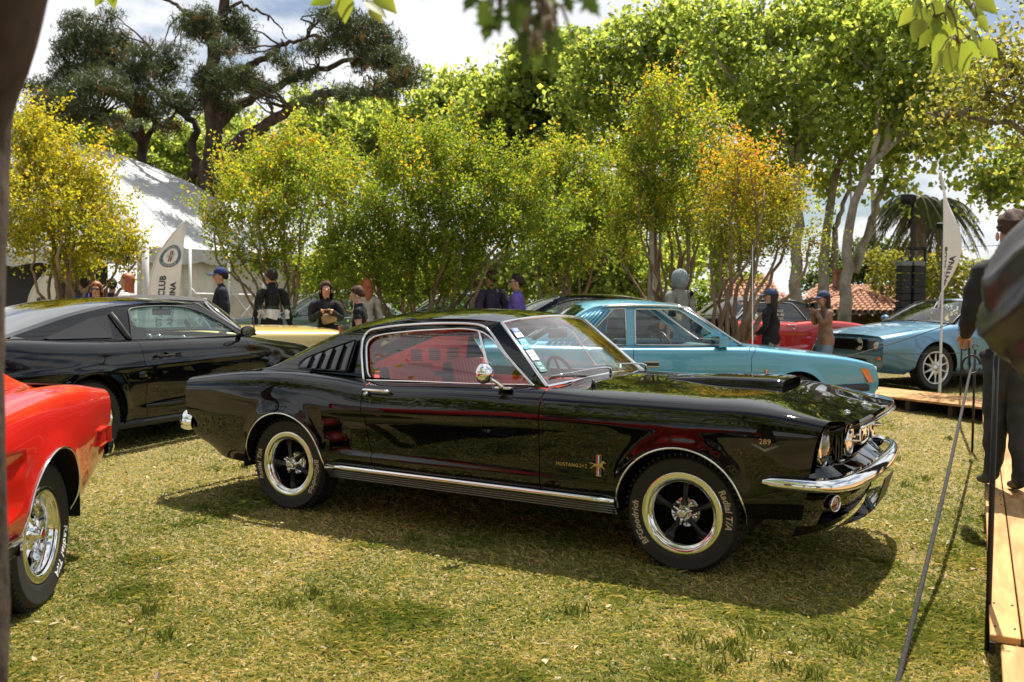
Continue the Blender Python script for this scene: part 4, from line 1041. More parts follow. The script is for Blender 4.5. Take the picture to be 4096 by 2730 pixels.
        zr = lambda x: herm(np.array(rail)[::-1, 0], np.array(rail)[::-1, 1], x); yrl = lambda x: herm(np.array(yr)[::-1, 0], np.array(yr)[::-1, 1], x)
        drip = [(-2.217, 1.150), (-2.171, 1.195), (-1.987, 1.226), (-1.765, 1.244), (-1.552, 1.252), (-1.376, 1.250), (-1.295, 1.223)]
        apil = [(-.862, .909)]
        zbelt = lambda x: np.interp(x, [-3.3, -2.8, -2.45, -2.1, -.8], [.862, .905, .895, .879, .910])
    else:
        rail = [(-1.215, 1.266), (-1.6, 1.285), (-2.0, 1.275), (-2.30, 1.245), (-2.42, 1.20), (-2.62, 1.02), (-2.74, .90)]
        yr = [(-1.215, .575), (-1.65, .60), (-2.2, .60), (-2.42, .60), (-2.74, .64)]
        ctr = [(-1.145, 1.300), (-1.45, 1.335), (-1.8, 1.345), (-2.15, 1.325), (-2.38, 1.275), (-2.60, 1.09), (-2.80, .90)]
        V = roof_skin(t, rail, ctr, yr, None, 50, 25, power=2.6)
        mk('soft_top', V.reshape(-1, 3), gridf(*V.shape[:2]), canvas_black, t)
        zr = lambda x: herm(np.array(rail)[::-1, 0], np.array(rail)[::-1, 1], x); yrl = lambda x: herm(np.array(yr)[::-1, 0], np.array(yr)[::-1, 1], x)
        zbelt = lambda x: np.interp(x, [-3.3, -2.8, -2.45, -2.1, -.8], [.862, .905, .895, .879, .910])

    def yside(x, z):
        x = np.asarray(x, float); z = np.asarray(z, float)
        xr_ = np.minimum(x, -1.215)
        zt = np.where(x > -1.215, 1.262, zr(xr_)); yt = np.where(x > -1.215, .575 , yrl(xr_)); zb0 = zbelt(x)
        f = np.clip((z - zb0) / np.maximum(zt - zb0, .02), 0, 1)
        return yb(x) * (1 - f) + yt * f + .012 * np.sin(f * np.pi)
    # outline of the side wall in x,z
    rl = np.array(rail); xs = np.linspace(-1.215, rl[-1, 0], 40); top = list(zip(xs, zr(xs)))
    xb = np.linspace(rl[-1, 0], -.823, 24); bot = list(zip(xb, zbelt(xb) - .004))
    outline = top + bot + [(-1.02, 1.085)]
    wpts = [(-1.10, 1.052), (-1.235, 1.158), (-1.305, 1.197), (-1.36, 1.212), (-1.46, 1.220), (-1.565, 1.216), (-1.78, 1.203), (-2.0, 1.180), (-2.10, 1.164), (-2.148, 1.146), (-2.172, 1.119), (-2.170, 1.09), (-2.10, .93), (-2.075, .905)]
    if roof != 'fastback':
        wpts = [(-1.10, 1.052), (-1.235, 1.158), (-1.305, 1.200), (-1.36, 1.222), (-1.565, 1.235), (-1.80, 1.238), (-2.0, 1.232), (-2.12, 1.20), (-2.30, 1.0), (-2.36, .93), (-2.35, .908)]
    hole = list(map(tuple, np.vstack([cr(np.array(wpts), 44), [(-1.7, .900), (-1.3, .907), (-.96, .920), (-.93, .928)]])))
    side_m = body_paint if roof == 'fastback' else canvas_black
    side_walls(t, outline, [hole], yside, side_m, 'pillar')
    panes(t, [hole], yside, glass_clear, .014, 'side_window')
    # trims
    hp = hole + [hole[0]]
    trim2d(t, hole[:44], yside, .006, chrome, 'window_trim', dense=60)
    trim2d(t, [(-2.10, .886), (-1.7, .897), (-1.3, .904), (-.90, .918)], yside, .006, chrome, 'belt_trim', dense=20)
    if roof == 'fastback':
        trim2d(t, [(-2.120, .882), (-2.165, .98), (-2.212, 1.09), (-2.222, 1.150), (-2.195, 1.190), (-2.13, 1.206), (-1.987, 1.226), (-1.765, 1.244), (-1.552, 1.252), (-1.40, 1.250), (-1.32, 1.236), (-1.26, 1.198), (-1.126, 1.080), (-.905, .912)], yside, .009, chrome, 'drip_rail', dense=70)
    else:
        trim2d(t, [(-1.235, 1.255), (-1.126, 1.130), (-.85, .925)], yside, .014, chrome, 'pillar_trim', dense=20)
    for sd in (-1, 1):
        # quarter light bar
        P = cr(np.array([(-1.348, sd * .61, 1.208), (-1.26, sd * .675, 1.05), (-1.172, sd * .735, .905)]), 10); P[:, 1] += sd * .004
        V, F = tube(P, .010, 6, flat=(1, .8)); mk('vent_bar', V, F, chrome, t)
    b = patch(ws_b, ws_t, 30, 14, bulge=.03)
    mk('windshield', *b, glass_screen, t)
    fr = np.vstack([cr(np.array(ws_b), 30), cr(np.array(ws_t)[::-1], 30), [ws_b[0]]]); 
    V, F = tube(fr, .011, 6, caps=False); mk('windshield_trim', V, F, chrome, t)
    # headliner sliver that shades the cabin
    V = roof_skin(t, [(x, z - .03) for x, z in rail], [(x, z - .035) for x, z in ctr], [(x, y - .02) for x, y in yr], None, 20, 11) ; V = V[:int(20 * (.62 if roof == 'fastback' else .8))]
    mk('headliner', V.reshape(-1, 3), gridf(*V.shape[:2])[:, ::-1], interior if roof == 'fastback' else canvas_black, t)
    simple_interior(t, -.84, -3.0 if roof == 'fastback' else -2.7, .70, .86, interior, interior, sw_y=.36, z_top=.975 if detail > 1 else .93, seat_x=-1.97)
    if roof == 'fastback':
        m = MB(); m.box((-2.62, 0, .80), (1.0, 1.34, .03)); m.obj('parcel_shelf', interior, t, smooth=False)
        for sd in (-1, 1):
            m = MB(); V, F = tess([(-3.15, .85), (-2.2, .85), (-2.16, 1.13), (-2.45, 1.12), (-2.9, .95)]); m.add(np.stack([V[:, 0], np.full(len(V), sd * .545), V[:, 1]], 1), F); m.obj('quarter_trim', interior, t, smooth=False)
            for k in range(3):
                m = MB()
                for q in range(6): m.box((-2.30 - k * .17, sd * .538, .93 + q * .016 + .02 - k * .012), (.10, .006, .007))
                m.obj('air_vent', black_vinyl, t, smooth=False)
    b = MB(); b.box((-1.13, 0, 1.19), (.02, .24, .065), bev=.02); b.tube(np.array([(-1.13, 0, 1.21), (-1.18, 0, 1.28)]), .008, 6); b.obj('interior_mirror', black_vinyl, t)
    # ---- bumpers
    for sx, front in ((1, True), (-1, False)):
        if front: path = [(.432, -.884, .532), (.56, -.880, .532), (.68, -.862, .532), (.765, -.80, .535), (.818, -.66, .540), (.855, -.40, .543), (.87, 0, .545)]
        else: path = [(-3.61, -.803, .520), (-3.66, -.806, .520), (-3.715, -.795, .522), (-3.755, -.74, .53), (-3.78, -.60, .54), (-3.80, -.35, .545), (-3.81, 0, .548)]
        path = np.array(path + [(x, -y, z) for x, y, z in path[-2::-1]])
        P = cr(path, 64)
        n = len(P); s = np.abs(np.linspace(-1, 1, n)); hh = np.interp(s, [0, .55, .72, .90, .985, 1.0], [.044, .044, .036, .031, .027, .012] if front else [.06, .06, .06, .062, .06, .05])
        sec = np.array([(-.012, -1.0), (.018, -.82), (.030, -.30), (.024, .25), (.006, .72), (-.022, 1.0), (-.03, 0)])
        T, X, Y = frames(P)
        nrm = np.cross(T, np.array([0, 0, 1.0])) * (1 if front else 1); nrm /= np.linalg.norm(nrm, axis=1)[:, None]
        if front: nrm = nrm if nrm[n // 2][0] > 0 else -nrm
        else: nrm = nrm if nrm[n // 2][0] < 0 else -nrm
        fsc = np.interp(s, [0, .8, 1], [1, .8, .5])
        V = P[:, None, :] + nrm[:, None, :] * (sec[None, :, 0] * fsc[:, None])[..., None] + np.array([0, 0, 1.0]) * (sec[None, :, 1] * hh[:, None])[..., None]
        V = np.concatenate([V, V[:, :1]], 1)
        mk('front_bumper' if front else 'rear_bumper', V.reshape(-1, 3), gridf(n, len(sec) + 1), chrome, t)
    # front end panels
    V = np.array([[(.60, -.83, .46 ), (.70, -.80, .50), (.76, -.74, .50)], [(.62, -.79, .585), (.68, -.76, .57), (.74, -.70, .545)]])
    yy = np.linspace(-1, 1, 25); A = np.stack([.62 + .12 * (1 - yy**2), .84 * yy, .60 - .0 * yy], 1); B = np.stack([.70 + .15 * (1 - yy**2 ) - .05 * yy**4, .83 * yy, .525 + 0 * yy], 1)
    mk('stone_deflector', np.stack([A, B], 1).reshape(-1, 3), gridf(25, 2), body_paint, t)
    A = np.stack([.66 + .15 * (1 - yy**2) - .05 * yy**6, .82 * yy, .50 + 0 * yy], 1); Bm = np.stack([.66 + .12 * (1 - yy**2) - .06 * yy**6, .80 * yy, .38 + 0 * yy], 1); Bq = np.stack([.60 + .11 * (1 - yy**2) - .05 * yy**6, .78 * yy, .255 + 0 * yy], 1)
    mk('front_valance', np.stack([A, Bm, Bq], 1).reshape(-1, 3), gridf(25, 3), body_paint, t)
    for sd in (-1, 1):
        c = np.array([.715, sd * .60, .405]); Rm = rotz(sd * .22)
        V, F = lathe([(.001, -.006), (.026, -.005), (.034, 0), (.036, .006)], 18); V = V[:, [1, 0, 2]] * np.array([-1.0, 1.45, 1]) ; o = mk('turn_lamp', V @ Rm.T + c, F, mat('smoked_amber', (.22, .07, .02), .08, .2, .6, .8), t)
        P = np.stack([0 * np.linspace(0, 6.28, 25),   .052 * np.cos(np.linspace(0, 6.28, 25)), .038 * np.sin(np.linspace(0, 6.28, 25))], 1) @ Rm.T + c + [.004, 0, 0]
        V, F = tube(P, .006, 6, caps=False); mk('lamp_bezel', V, F, chrome, o)
    # grille with horse corral, bars, gill panels, fog lamps
    b = MB(); b.box((.66, 0, .70), (.015, 1.02, .24)); b.obj('grille', mat('grille_charcoal', (.012, .012, .013), .45, .5), t, smooth=False)
    fr = [(.715, -.50, .80), (.735, -.2, .805), (.74, 0, .806), (.735, .2, .805), (.715, .50, .80), (.70, .53, .70), (.71, .48, .60), (.735, 0, .592), (.71, -.48, .60), (.70, -.53, .70), (.715, -.50, .80)]
    V, F = tube(cr(np.array(fr), 70), .008, 6, caps=False); mk('grille_trim', V, F, chrome, t)
    for sd in (-1, 1):
        c = np.array([.665, sd * .675, .698])
        V, F = lathe([(.001, -.035), (.05, -.032), (.085, -.015), (.092, .0)], 28); V = V[:, [1, 0, 2]] * np.array([-1, 1, 1]); o = mk('headlight', V + c, F, mat('headlamp_glass', (.10, .09, .075), .04, .3, .8, 1.0), t)
        V, F = lathe([(.090, -.004), (.097, -.014), (.106, -.004), (.106, .05)], 28); V = V[:, [1, 0, 2]] * np.array([-1, 1, 1]); mk('headlight_ring', V + c, F, chrome, o)
        # fender eyebrow around the lamp
        Q = np.array([(.66, sd * .80, .585), (.672, sd * .832, .65), (.69, sd * .838, .745), (.705, sd * .80, .822), (.735, sd * .70, .828), (.755, sd * .60, .812), (.72, sd * .565, .70), (.69, sd * .585, .60), (.66, sd * .70, .58), (.66, sd * .80, .585)])
        Q2 = Q.copy(); cc = np.array([.60, sd * .675, .698]); Q2 = cc + (Q - cc) * np.array([.25, .72, .85])
        mk('lamp_bucket', *patch(Q, Q2, 50, 4), body_paint, t)
        for k in range(3):
            m = MB(); m.box((.69 + .006 * k, sd * (.565 - .042 * k), .70), (.05, .014, .17), rotz(sd * .5), bev=.004); m.obj('gill_fin', body_paint, t, smooth=False)
        c = np.array([.735, sd * .375, .695])
        V, F = lathe([(.001, -.02), (.045, -.018), (.072, -.004), (.080, -.012), (.085, .0), (.07, .05), (.02, .07)], 26); V = V[:, [1, 0, 2]] * np.array([-1, 1, 1]); o = mk('fog_lamp', V + c, F, chrome, t)
        V, F = lathe([(.001, -.06), (.008, -.045), (.016, -.022)], 10); V = V[:, [1, 0, 2]] * np.array([-1, 1, 1]); mk('lamp_cone', V + c, F, chrome, o)
        m = MB(); m.box((.735, sd * .19, .695), (.012, .22, .016), bev=.004); m.obj('grille_bar', chrome, t, smooth=False)
    fr = [(.75, -.13, .745), (.752, 0, .75), (.75, .13, .745), (.75, .135, .66), (.75, .10, .645), (.752, 0, .642), (.75, -.10, .645), (.75, -.135, .66), (.75, -.13, .745)]
    V, F = tube(cr(np.array(fr), 40), .008, 6, caps=False); o = mk('grille_emblem', V, F, chrome, t)
    s = .085; V2, F = tess([(x * s, z * s) for x, z in HORSE]); mk('emblem_horse', np.stack([np.full(len(V2), .756), V2[:, 0], .695 + V2[:, 1]], 1), F, chrome, o, smooth=False)
    # hood lip moulding
    Eh = lf.edge(True); q = lf.T > 8.02; P = Eh[q]; P = np.vstack([P * [1, -1, 1], P[::-1][1:]]); Q1 = P + [.006, 0, -.014]; Q2 = P + [.004, 0, -.040]; Q3 = P + [-.06, 0, -.052]
    mk('hood_face', np.stack([P, Q1, Q2, Q3], 1).reshape(-1, 3), gridf(len(P), 4)[:, ::-1], body_paint, t)
    V, F = tube(Q2 + [.004, 0, 0], .007, 6); mk('hood_lip', V, F, chrome, t)
    if detail > 1:
        hero_details(t, lf, body_paint, interior)
    if marker:
        for sd in (-1, 1):
            m = MB(); m.box((-3.42, sd * .838, .60), (.16, .02, .065), rotz(sd * .10), bev=.006); o = m.obj('side_marker', red_lens, t, smooth=False)
            m = MB()
            for dz in (-.038, .038): m.box((-3.42, sd * .840, .60 + dz), (.19, .026, .010), rotz(sd * .10))
            for dx in (-.09, .09): m.box((-3.42 + dx, sd * (.840 - .1 * dx * 1), .60), (.010, .026, .085), rotz(sd * .10))
            m.obj('marker_bezel', body_paint, o, smooth=False)
    # outside mirror (right and left doors), handles
    for sd in (-1, 1):
        c = np.array([-1.125, sd * .925, .985])
        V, F = lathe([(.001, -.055), (.03, -.05), (.052, -.03), (.06, 0), (.056, .004), (.001, .008)], 26); V = (V[:, [1, 0, 2]]) @ rotz(-sd * .25).T * np.array([-1, 1, 1]); o = mk('side_mirror', V + c, F, chrome, t)
        b = MB(); b.tube(cr(np.array([c + [.02, 0, -.02], c + [.06, -sd * .05, -.055], c + [.075, -sd * .085, -.085]]), 8), [.012] * 3 + [.010] * 3 + [.014] * 2, 8); b.box(c + [.075, -sd * .10, -.085], (.10, .05, .014), bev=.005); b.obj('mirror_arm', chrome, o)
        b = MB(); b.tube(cr(np.array([(-2.02, sd * .866, .838), (-2.0, sd * .890, .842), (-1.93, sd * .895, .842), (-1.86, sd * .888, .841), (-1.83, sd * .862, .838)]), 16), [.012] * 13 + [.014] * 3, 8, flat=(1, .8)); b.obj('door_handle', chrome, t)
        V, F = lathe([(.001, -.012), (.011, -.012), (.014, -.004), (.015, .004)], 14); V = V * np.array([1, -sd * -1.0, 1]) if sd < 0 else V * np.array([1, -1, 1]); mk('door_lock', V + np.array([-1.962, sd * .874, .772]), F, chrome, t)
        V, F = lathe([(.001, -.016), (.008, -.016), (.010, -.004), (.012, .004)], 12); V = V if sd < 0 else V * np.array([1, -1, 1]); mk('door_button', V + np.array([-2.0, sd * .872, .817]), F, chrome, o if False else t)
    return t, lf


def hero_details(t, lf, body_paint, interior):
    # bonnet scoop
    st = [(.36, .215, .052, .048), (.33, .22, .058, .052), (.20, .222, .052, .048), (-.05, .215, .035, .033), (-.30, .19, .012, .011), (-.44, .16, -.008, -.008)]
    V = []; hz = lambda x, y: np.interp(x, [-.45, 0, .45], [.953, .945, .918]) - .10 * y * y
    for x, wd, h, h2 in st:
        V.append([(x, s * wd, hz(x, wd) + q * h - .004) for s, q in ((-1.0, -.15), (-1.0, .55), (-.93, .88), (-.75, 1.0), (-.3, 1.06), (.3, 1.06), (.75, 1.0), (.93, .88), (1.0, .55), (1.0, -.15))])
    V = np.array(V); mk('hood_scoop', V.reshape(-1, 3), gridf(len(st), 10), body_paint, t)
    m = V[0]; c = m.copy(); c[:, 0] -= .03; mk('scoop_mouth', np.vstack([m, (m.mean(0) + (c - m.mean(0)) * np.array([1, .92, .8])) ]), [[i, i + 1, 10 + i + 1, 10 + i] for i in range(9)] + [list(range(10, 20))], dark_void, t, smooth=False)
    # cowl vent slots, hood pins, washer jets
    b = MB()
    for k in range(17):
        y = -.52 + k * .065; b.box((-.775, y, .944 - .035 * (abs(y) / .55) ** 2), (.05, .022, .004))
    b.obj('cowl_vent', dark_void, t, smooth=False)
    for (x, y, z) in ((.74, -.47, .846), (.77, -.12, .860), (.74, .47, .846)):
        b = MB(); b.tube(np.array([(x, y, z - .01), (x, y, z + .016)]), .005, 8); V, F = lathe([(.018, 0), (.018, .003), (.001, .004)], 14); b.add(V[:, [0, 2, 1]] + [x, y, z], F); b.tube(np.array([(x - .014, y, z + .009), (x + .014, y + .005, z + .009)]), .003, 6); b.obj('hood_pin', chrome, t)
    b = MB(); b.tube(np.array([(-.60, -.60, .915), (-.60, -.60, .94), (-.605, -.60, .957)]), [.016, .010, .006], 8); b.obj('washer_jet', rubber_trim, t)
    # wipers
    for (p, e1, e2) in (((-.70, -.13, .955), (-.80, -.50, .965), (-.872, -.62, .955)), ((-.69, .42, .945), (-.80, .06, .985), (-.86, -.02, .985))):
        p, e1, e2 = map(np.array, (p, e1, e2))
        b = MB(); b.tube(cr(np.array([p, p + [0, 0, .03], p + (e1 - p) * .3 + [0, 0, .035], e1 + [0, 0, .012]]), 12), [.010, .009, .007, .006, .0045, .0042, .004, .004, .0035, .0035, .003, .003], 6); o = b.obj('wiper', chrome, t)
        c = e1; d = (p - e1); d /= np.linalg.norm(d); d2 = np.array([-.16, -.98, .02]); d2 /= np.linalg.norm(d2)
        b = MB(); a0, a1 = c - d * .16, c + d * .16
        b.tube(np.array([a0, c + [0, 0, .002], a1]) + [0, 0, -.010], .0038, 6); b.obj('wiper_blade', rubber_trim, o)
        b = MB(); b.tube(np.array([a0 + [0, 0, -.004], c + [0, 0, .014], a1 + [0, 0, -.004]]), .0026, 6); b.obj('wiper_bow', chrome, o)
    # louvred vent on the sail panel
    def sp(x, z, o): 
        zr = np.interp(x, [-3.13, -2.89, -2.63, -2.42, -2.2], [.902, .983, 1.088, 1.168, 1.222]); yr_ = np.interp(x, [-2.9, -2.63, -2.2], [.555, .55, .572]); zb0 = np.interp(x, [-2.8, -2.45, -2.1], [.905, .895, .879]); yb_ = np.interp(x, [-2.8, -2.1], [.69, .742])
        f = (z - zb0) / (zr - zb0); return np.array([x, -(yb_ * (1 - f) + yr_ * f + .012 * math.sin(min(max(f, 0), 1) * math.pi) + o), z])
    zt = lambda x: np.interp(x, [-2.735, -2.676, -2.48, -2.284], [.978, 1.010, 1.075, 1.132])
    A = [sp(x, .934, .004) for x in np.linspace(-2.735, -2.278, 14)]; B = [sp(x, zt(x), .004) for x in np.linspace(-2.735, -2.278, 14)]
    V = np.array([A, B]).reshape(-1, 3); o = mk('quarter_vent', V, gridf(2, 14), dark_void, t, smooth=False)
    fr = [sp(x, .932, .008) for x in np.linspace(-2.72, -2.278, 12)] + [sp(-2.274, .94, .008), sp(-2.274, 1.12, .008)] + [sp(x, zt(x) + .004, .008) for x in np.linspace(-2.284, -2.676, 12)] + [sp(-2.725, .992, .008), sp(-2.742, .97, .008), sp(-2.742, .945, .008), sp(-2.72, .932, .008)]
    V, F = tube(np.array(fr), .006, 6, caps=False); mk('vent_frame', V, F, body_paint, o)
    for k in range(5):
        x0 = -2.725 + k * .0895; x1 = x0 + .086
        P = []
        for q in np.linspace(0, 1, 6):
            r0 = []
            for x, of in ((x0, .006), (x0 + .02, .008), (x1 - .012, .022), (x1, .023), (x1, .008)):
                z = .940 + (zt(min(x, x1 - .01)) - .008 - .940) * q; r0.append(sp(x, z, of))
            P.append(r0)
        mk('vent_slat', np.array(P).reshape(-1, 3), gridf(6, 5), body_paint, o, smooth=False)
    # fender script, emblem, engine badge
    pony_badge(t, (-.437, -.8735, .525), .115)
    place_text('MUSTANG', .0265, (-.622, -.8745, .505), t, gold_badge, 'badge_letter', spacing=1.12, bold=.0006)
    place_text('2+2', .030, (-.527, -.8745, .505), t, gold_badge, 'badge_letter')
    V2, F = tess([(-.072, .0), (0, -.032), (.072, .0), (.046, .0), (0, -.019), (-.046, .0)]); 
    P = np.stack([.437 + V2[:, 0], np.full(len(V2), -.876), .708 + V2[:, 1]], 1); n = len(P)
    mk('engine_badge', np.vstack([P, P + [0, .01, 0]]), [list(f) for f in F] + [[i, (i + 1) % n, n + (i + 1) % n, n + i] for i in range(n)], chrome, t, smooth=False)
    place_text('289', .036, (.437, -.876, .712), t, gold_badge, 'badge_letter', spacing=1.1, bold=.0004)
    # entry stickers inside the windscreen's near edge
    A = np.array((-1.195, -.575, 1.242)); B = np.array((-.845, -.728, .925)); wdir = np.array((.085, .33, .022)); wdir /= np.linalg.norm(wdir)
    cols = [((.02, .09, .28), '2022', (.62, .62, .60), '0132'), ((.03, .28, .42), '2024', None, '479'), ((.62, .61, .58), '', None, '919'), ((.01, .13, .14), '2020', None, '853')]
    dn = (B - A) / np.linalg.norm(B - A); nrm = np.cross(dn, wdir); nrm /= np.linalg.norm(nrm); nrm = nrm if nrm[1] < 0 else -nrm
    for k, (c, yt, c2, num) in enumerate(cols):
        s0 = .035 + k * .098; o0 = A + dn * s0 + wdir * .022 + nrm * .012
        Q = [o0, o0 + dn * .085, o0 + dn * .085 + wdir * .058, o0 + wdir * .058]
        st_ = mk('entry_sticker', np.array(Q), [[0, 1, 2, 3]], mat('sticker_%d' % k, c, .5), t, smooth=False)
        if c2: 
            Q2 = [o0 + dn * .045 + nrm * .001, o0 + dn * .084 + nrm * .001, o0 + dn * .084 + wdir * .057 + nrm * .001, o0 + dn * .045 + wdir * .057 + nrm * .001]; mk('sticker_field', np.array(Q2), [[0, 1, 2, 3]], white_paint, st_, smooth=False)
        for tx, dd, sz in ((num, .066, .022), (yt, .030, .014), ('GRAN', .018, .012)):
            if not tx: continue
            V, F = text_mesh(tx, sz); W = o0 + dn * dd + wdir * .029 + nrm * .0025 + V[:, :1] * wdir - V[:, 1:2] * dn
            mk('sticker_print', W, F, dark_void if (c2 and tx == num) or c[0] > .5 else white_paint, st_, smooth=False)
    # splitter blade, plate
    yy = np.linspace(-1, 1, 21); A = np.stack([.68 + .05 * (1 - yy**2), .60 * yy, .262 + 0 * yy], 1); B = np.stack([.77 + .05 * (1 - yy**2), .58 * yy, .285 + .02 * yy**2], 1)
    mk('chin_spoiler', np.concatenate([np.stack([A, B], 1), np.stack([B, A], 1)[:, :1] * 1], 1).reshape(-1, 3), gridf(21, 3), body_paint, t)
    m = MB(); m.box((.865, 0, .40), (.006, .33, .15), roty(.28), bev=.002); m.obj('number_plate', mat('plate_black', (.01, .01, .012), .35), t, smooth=False)
# ------------------------------------------------------------------ later coupes
S1_ST = [  # retro-modern coupe, front axle at x=0
 (.86, [(.62,.26),(.70,.34),(.74,.40),(.76,.50),(.775,.60),(.77,.70),(.74,.77),(.68,.80),(.60,.81),(.35,.825),(0,.83)]),
 (.55, [(.78,.24),(.84,.32),(.865,.40),(.885,.50),(.895,.62),(.885,.74),(.85,.82),(.78,.86),(.66,.87),(.35,.90),(0,.905)]),
 (0.0, [(.82,.24),(.88,.32),(.90,.40),(.915,.52),(.925,.66),(.915,.78),(.88,.88),(.80,.93),(.66,.945),(.35,.975),(0,.985)]),
 (-.45, [(.84,.23),(.89,.32),(.905,.42),(.915,.54),(.93,.72),(.918,.83),(.885,.93),(.80,.985),(.64,1.00),(.35,1.02),(0,1.03)]),
 (-1.2, [(.84,.23),(.885,.32),(.90,.42),(.91,.54),(.925,.74),(.915,.85),(.885,.94),(.80,.995),(.64,1.0),(.35,1.01),(0,1.02)]),
 (-2.1, [(.84,.23),(.885,.32),(.90,.42),(.915,.54),(.93,.76),(.92,.87),(.885,.96),(.80,1.005),(.64,1.0),(.35,1.01),(0,1.02)]),
 (-2.72, [(.84,.25),(.89,.34),(.915,.44),(.935,.58),(.95,.76),(.935,.89),(.885,.98),(.78,1.02),(.62,1.02),(.35,1.03),(0,1.04)]),
 (-3.35, [(.78,.27),(.83,.36),(.86,.46),(.885,.60),(.90,.76),(.89,.90),(.85,1.0),(.76,1.045),(.60,1.06),(.35,1.075),(0,1.08)]),
 (-3.80, [(.66,.32),(.70,.40),(.73,.50),(.76,.62),(.78,.76),(.78,.90),(.76,1.0),(.70,1.045),(.55,1.06),(.35,1.07),(0,1.075)]),
]
FX_ST = [  # square-cut coupe
 (.92, [(.66,.30),(.70,.35),(.72,.42),(.74,.50),(.76,.60),(.765,.66),(.76,.70),(.70,.715),(.60,.72),(.35,.725),(0,.73)]),
 (.55, [(.74,.26),(.79,.32),(.805,.40),(.815,.50),(.825,.62),(.825,.70),(.815,.755),(.76,.785),(.62,.795),(.35,.805),(0,.81)]),
 (0.0, [(.77,.24),(.815,.32),(.83,.42),(.84,.52),(.85,.66),(.848,.74),(.835,.81),(.77,.84),(.62,.85),(.35,.865),(0,.87)]),
 (-.50, [(.77,.24),(.815,.32),(.832,.42),(.842,.54),(.852,.68),(.848,.77),(.832,.85),(.76,.885),(.60,.90),(.35,.915),(0,.92)]),
 (-1.2, [(.77,.24),(.815,.32),(.832,.42),(.842,.54),(.852,.68),(.846,.78),(.826,.86),(.75,.89),(.60,.90),(.35,.91),(0,.92)]),
 (-2.0, [(.77,.24),(.815,.32),(.832,.42),(.842,.54),(.852,.68),(.846,.78),(.826,.86),(.75,.892),(.60,.90),(.35,.91),(0,.92)]),
 (-2.55, [(.77,.25),(.81,.33),(.826,.43),(.836,.54),(.845,.68),(.838,.78),(.82,.86),(.75,.90),(.60,.91),(.35,.92),(0,.93)]),
 (-3.20, [(.72,.28),(.76,.36),(.78,.46),(.795,.58),(.805,.70),(.80,.80),(.785,.865),(.72,.90),(.58,.91),(.35,.92),(0,.925)]),
 (-3.62, [(.68,.32),(.71,.40),(.73,.50),(.745,.60),(.755,.70),(.755,.79),(.745,.84),(.70,.865),(.55,.875),(.35,.88),(0,.885)]),
]


def s197_flare(X, Z, T):
    hip = .016 * np.exp(-((X + 2.1) / .16) ** 2) * np.exp(-((Z - .62) / .16) ** 2)
    line = .012 * np.exp(-((Z - (.80 + .02 * (X + 1))) / .02) ** 2) * np.clip((-X - .2) / .4, 0, 1)
    low = -.014 * np.exp(-((Z - .46) / .07) ** 2) * ((X < -.5) & (X > -2.25))
    return (hip + line + low) * (T < 7)


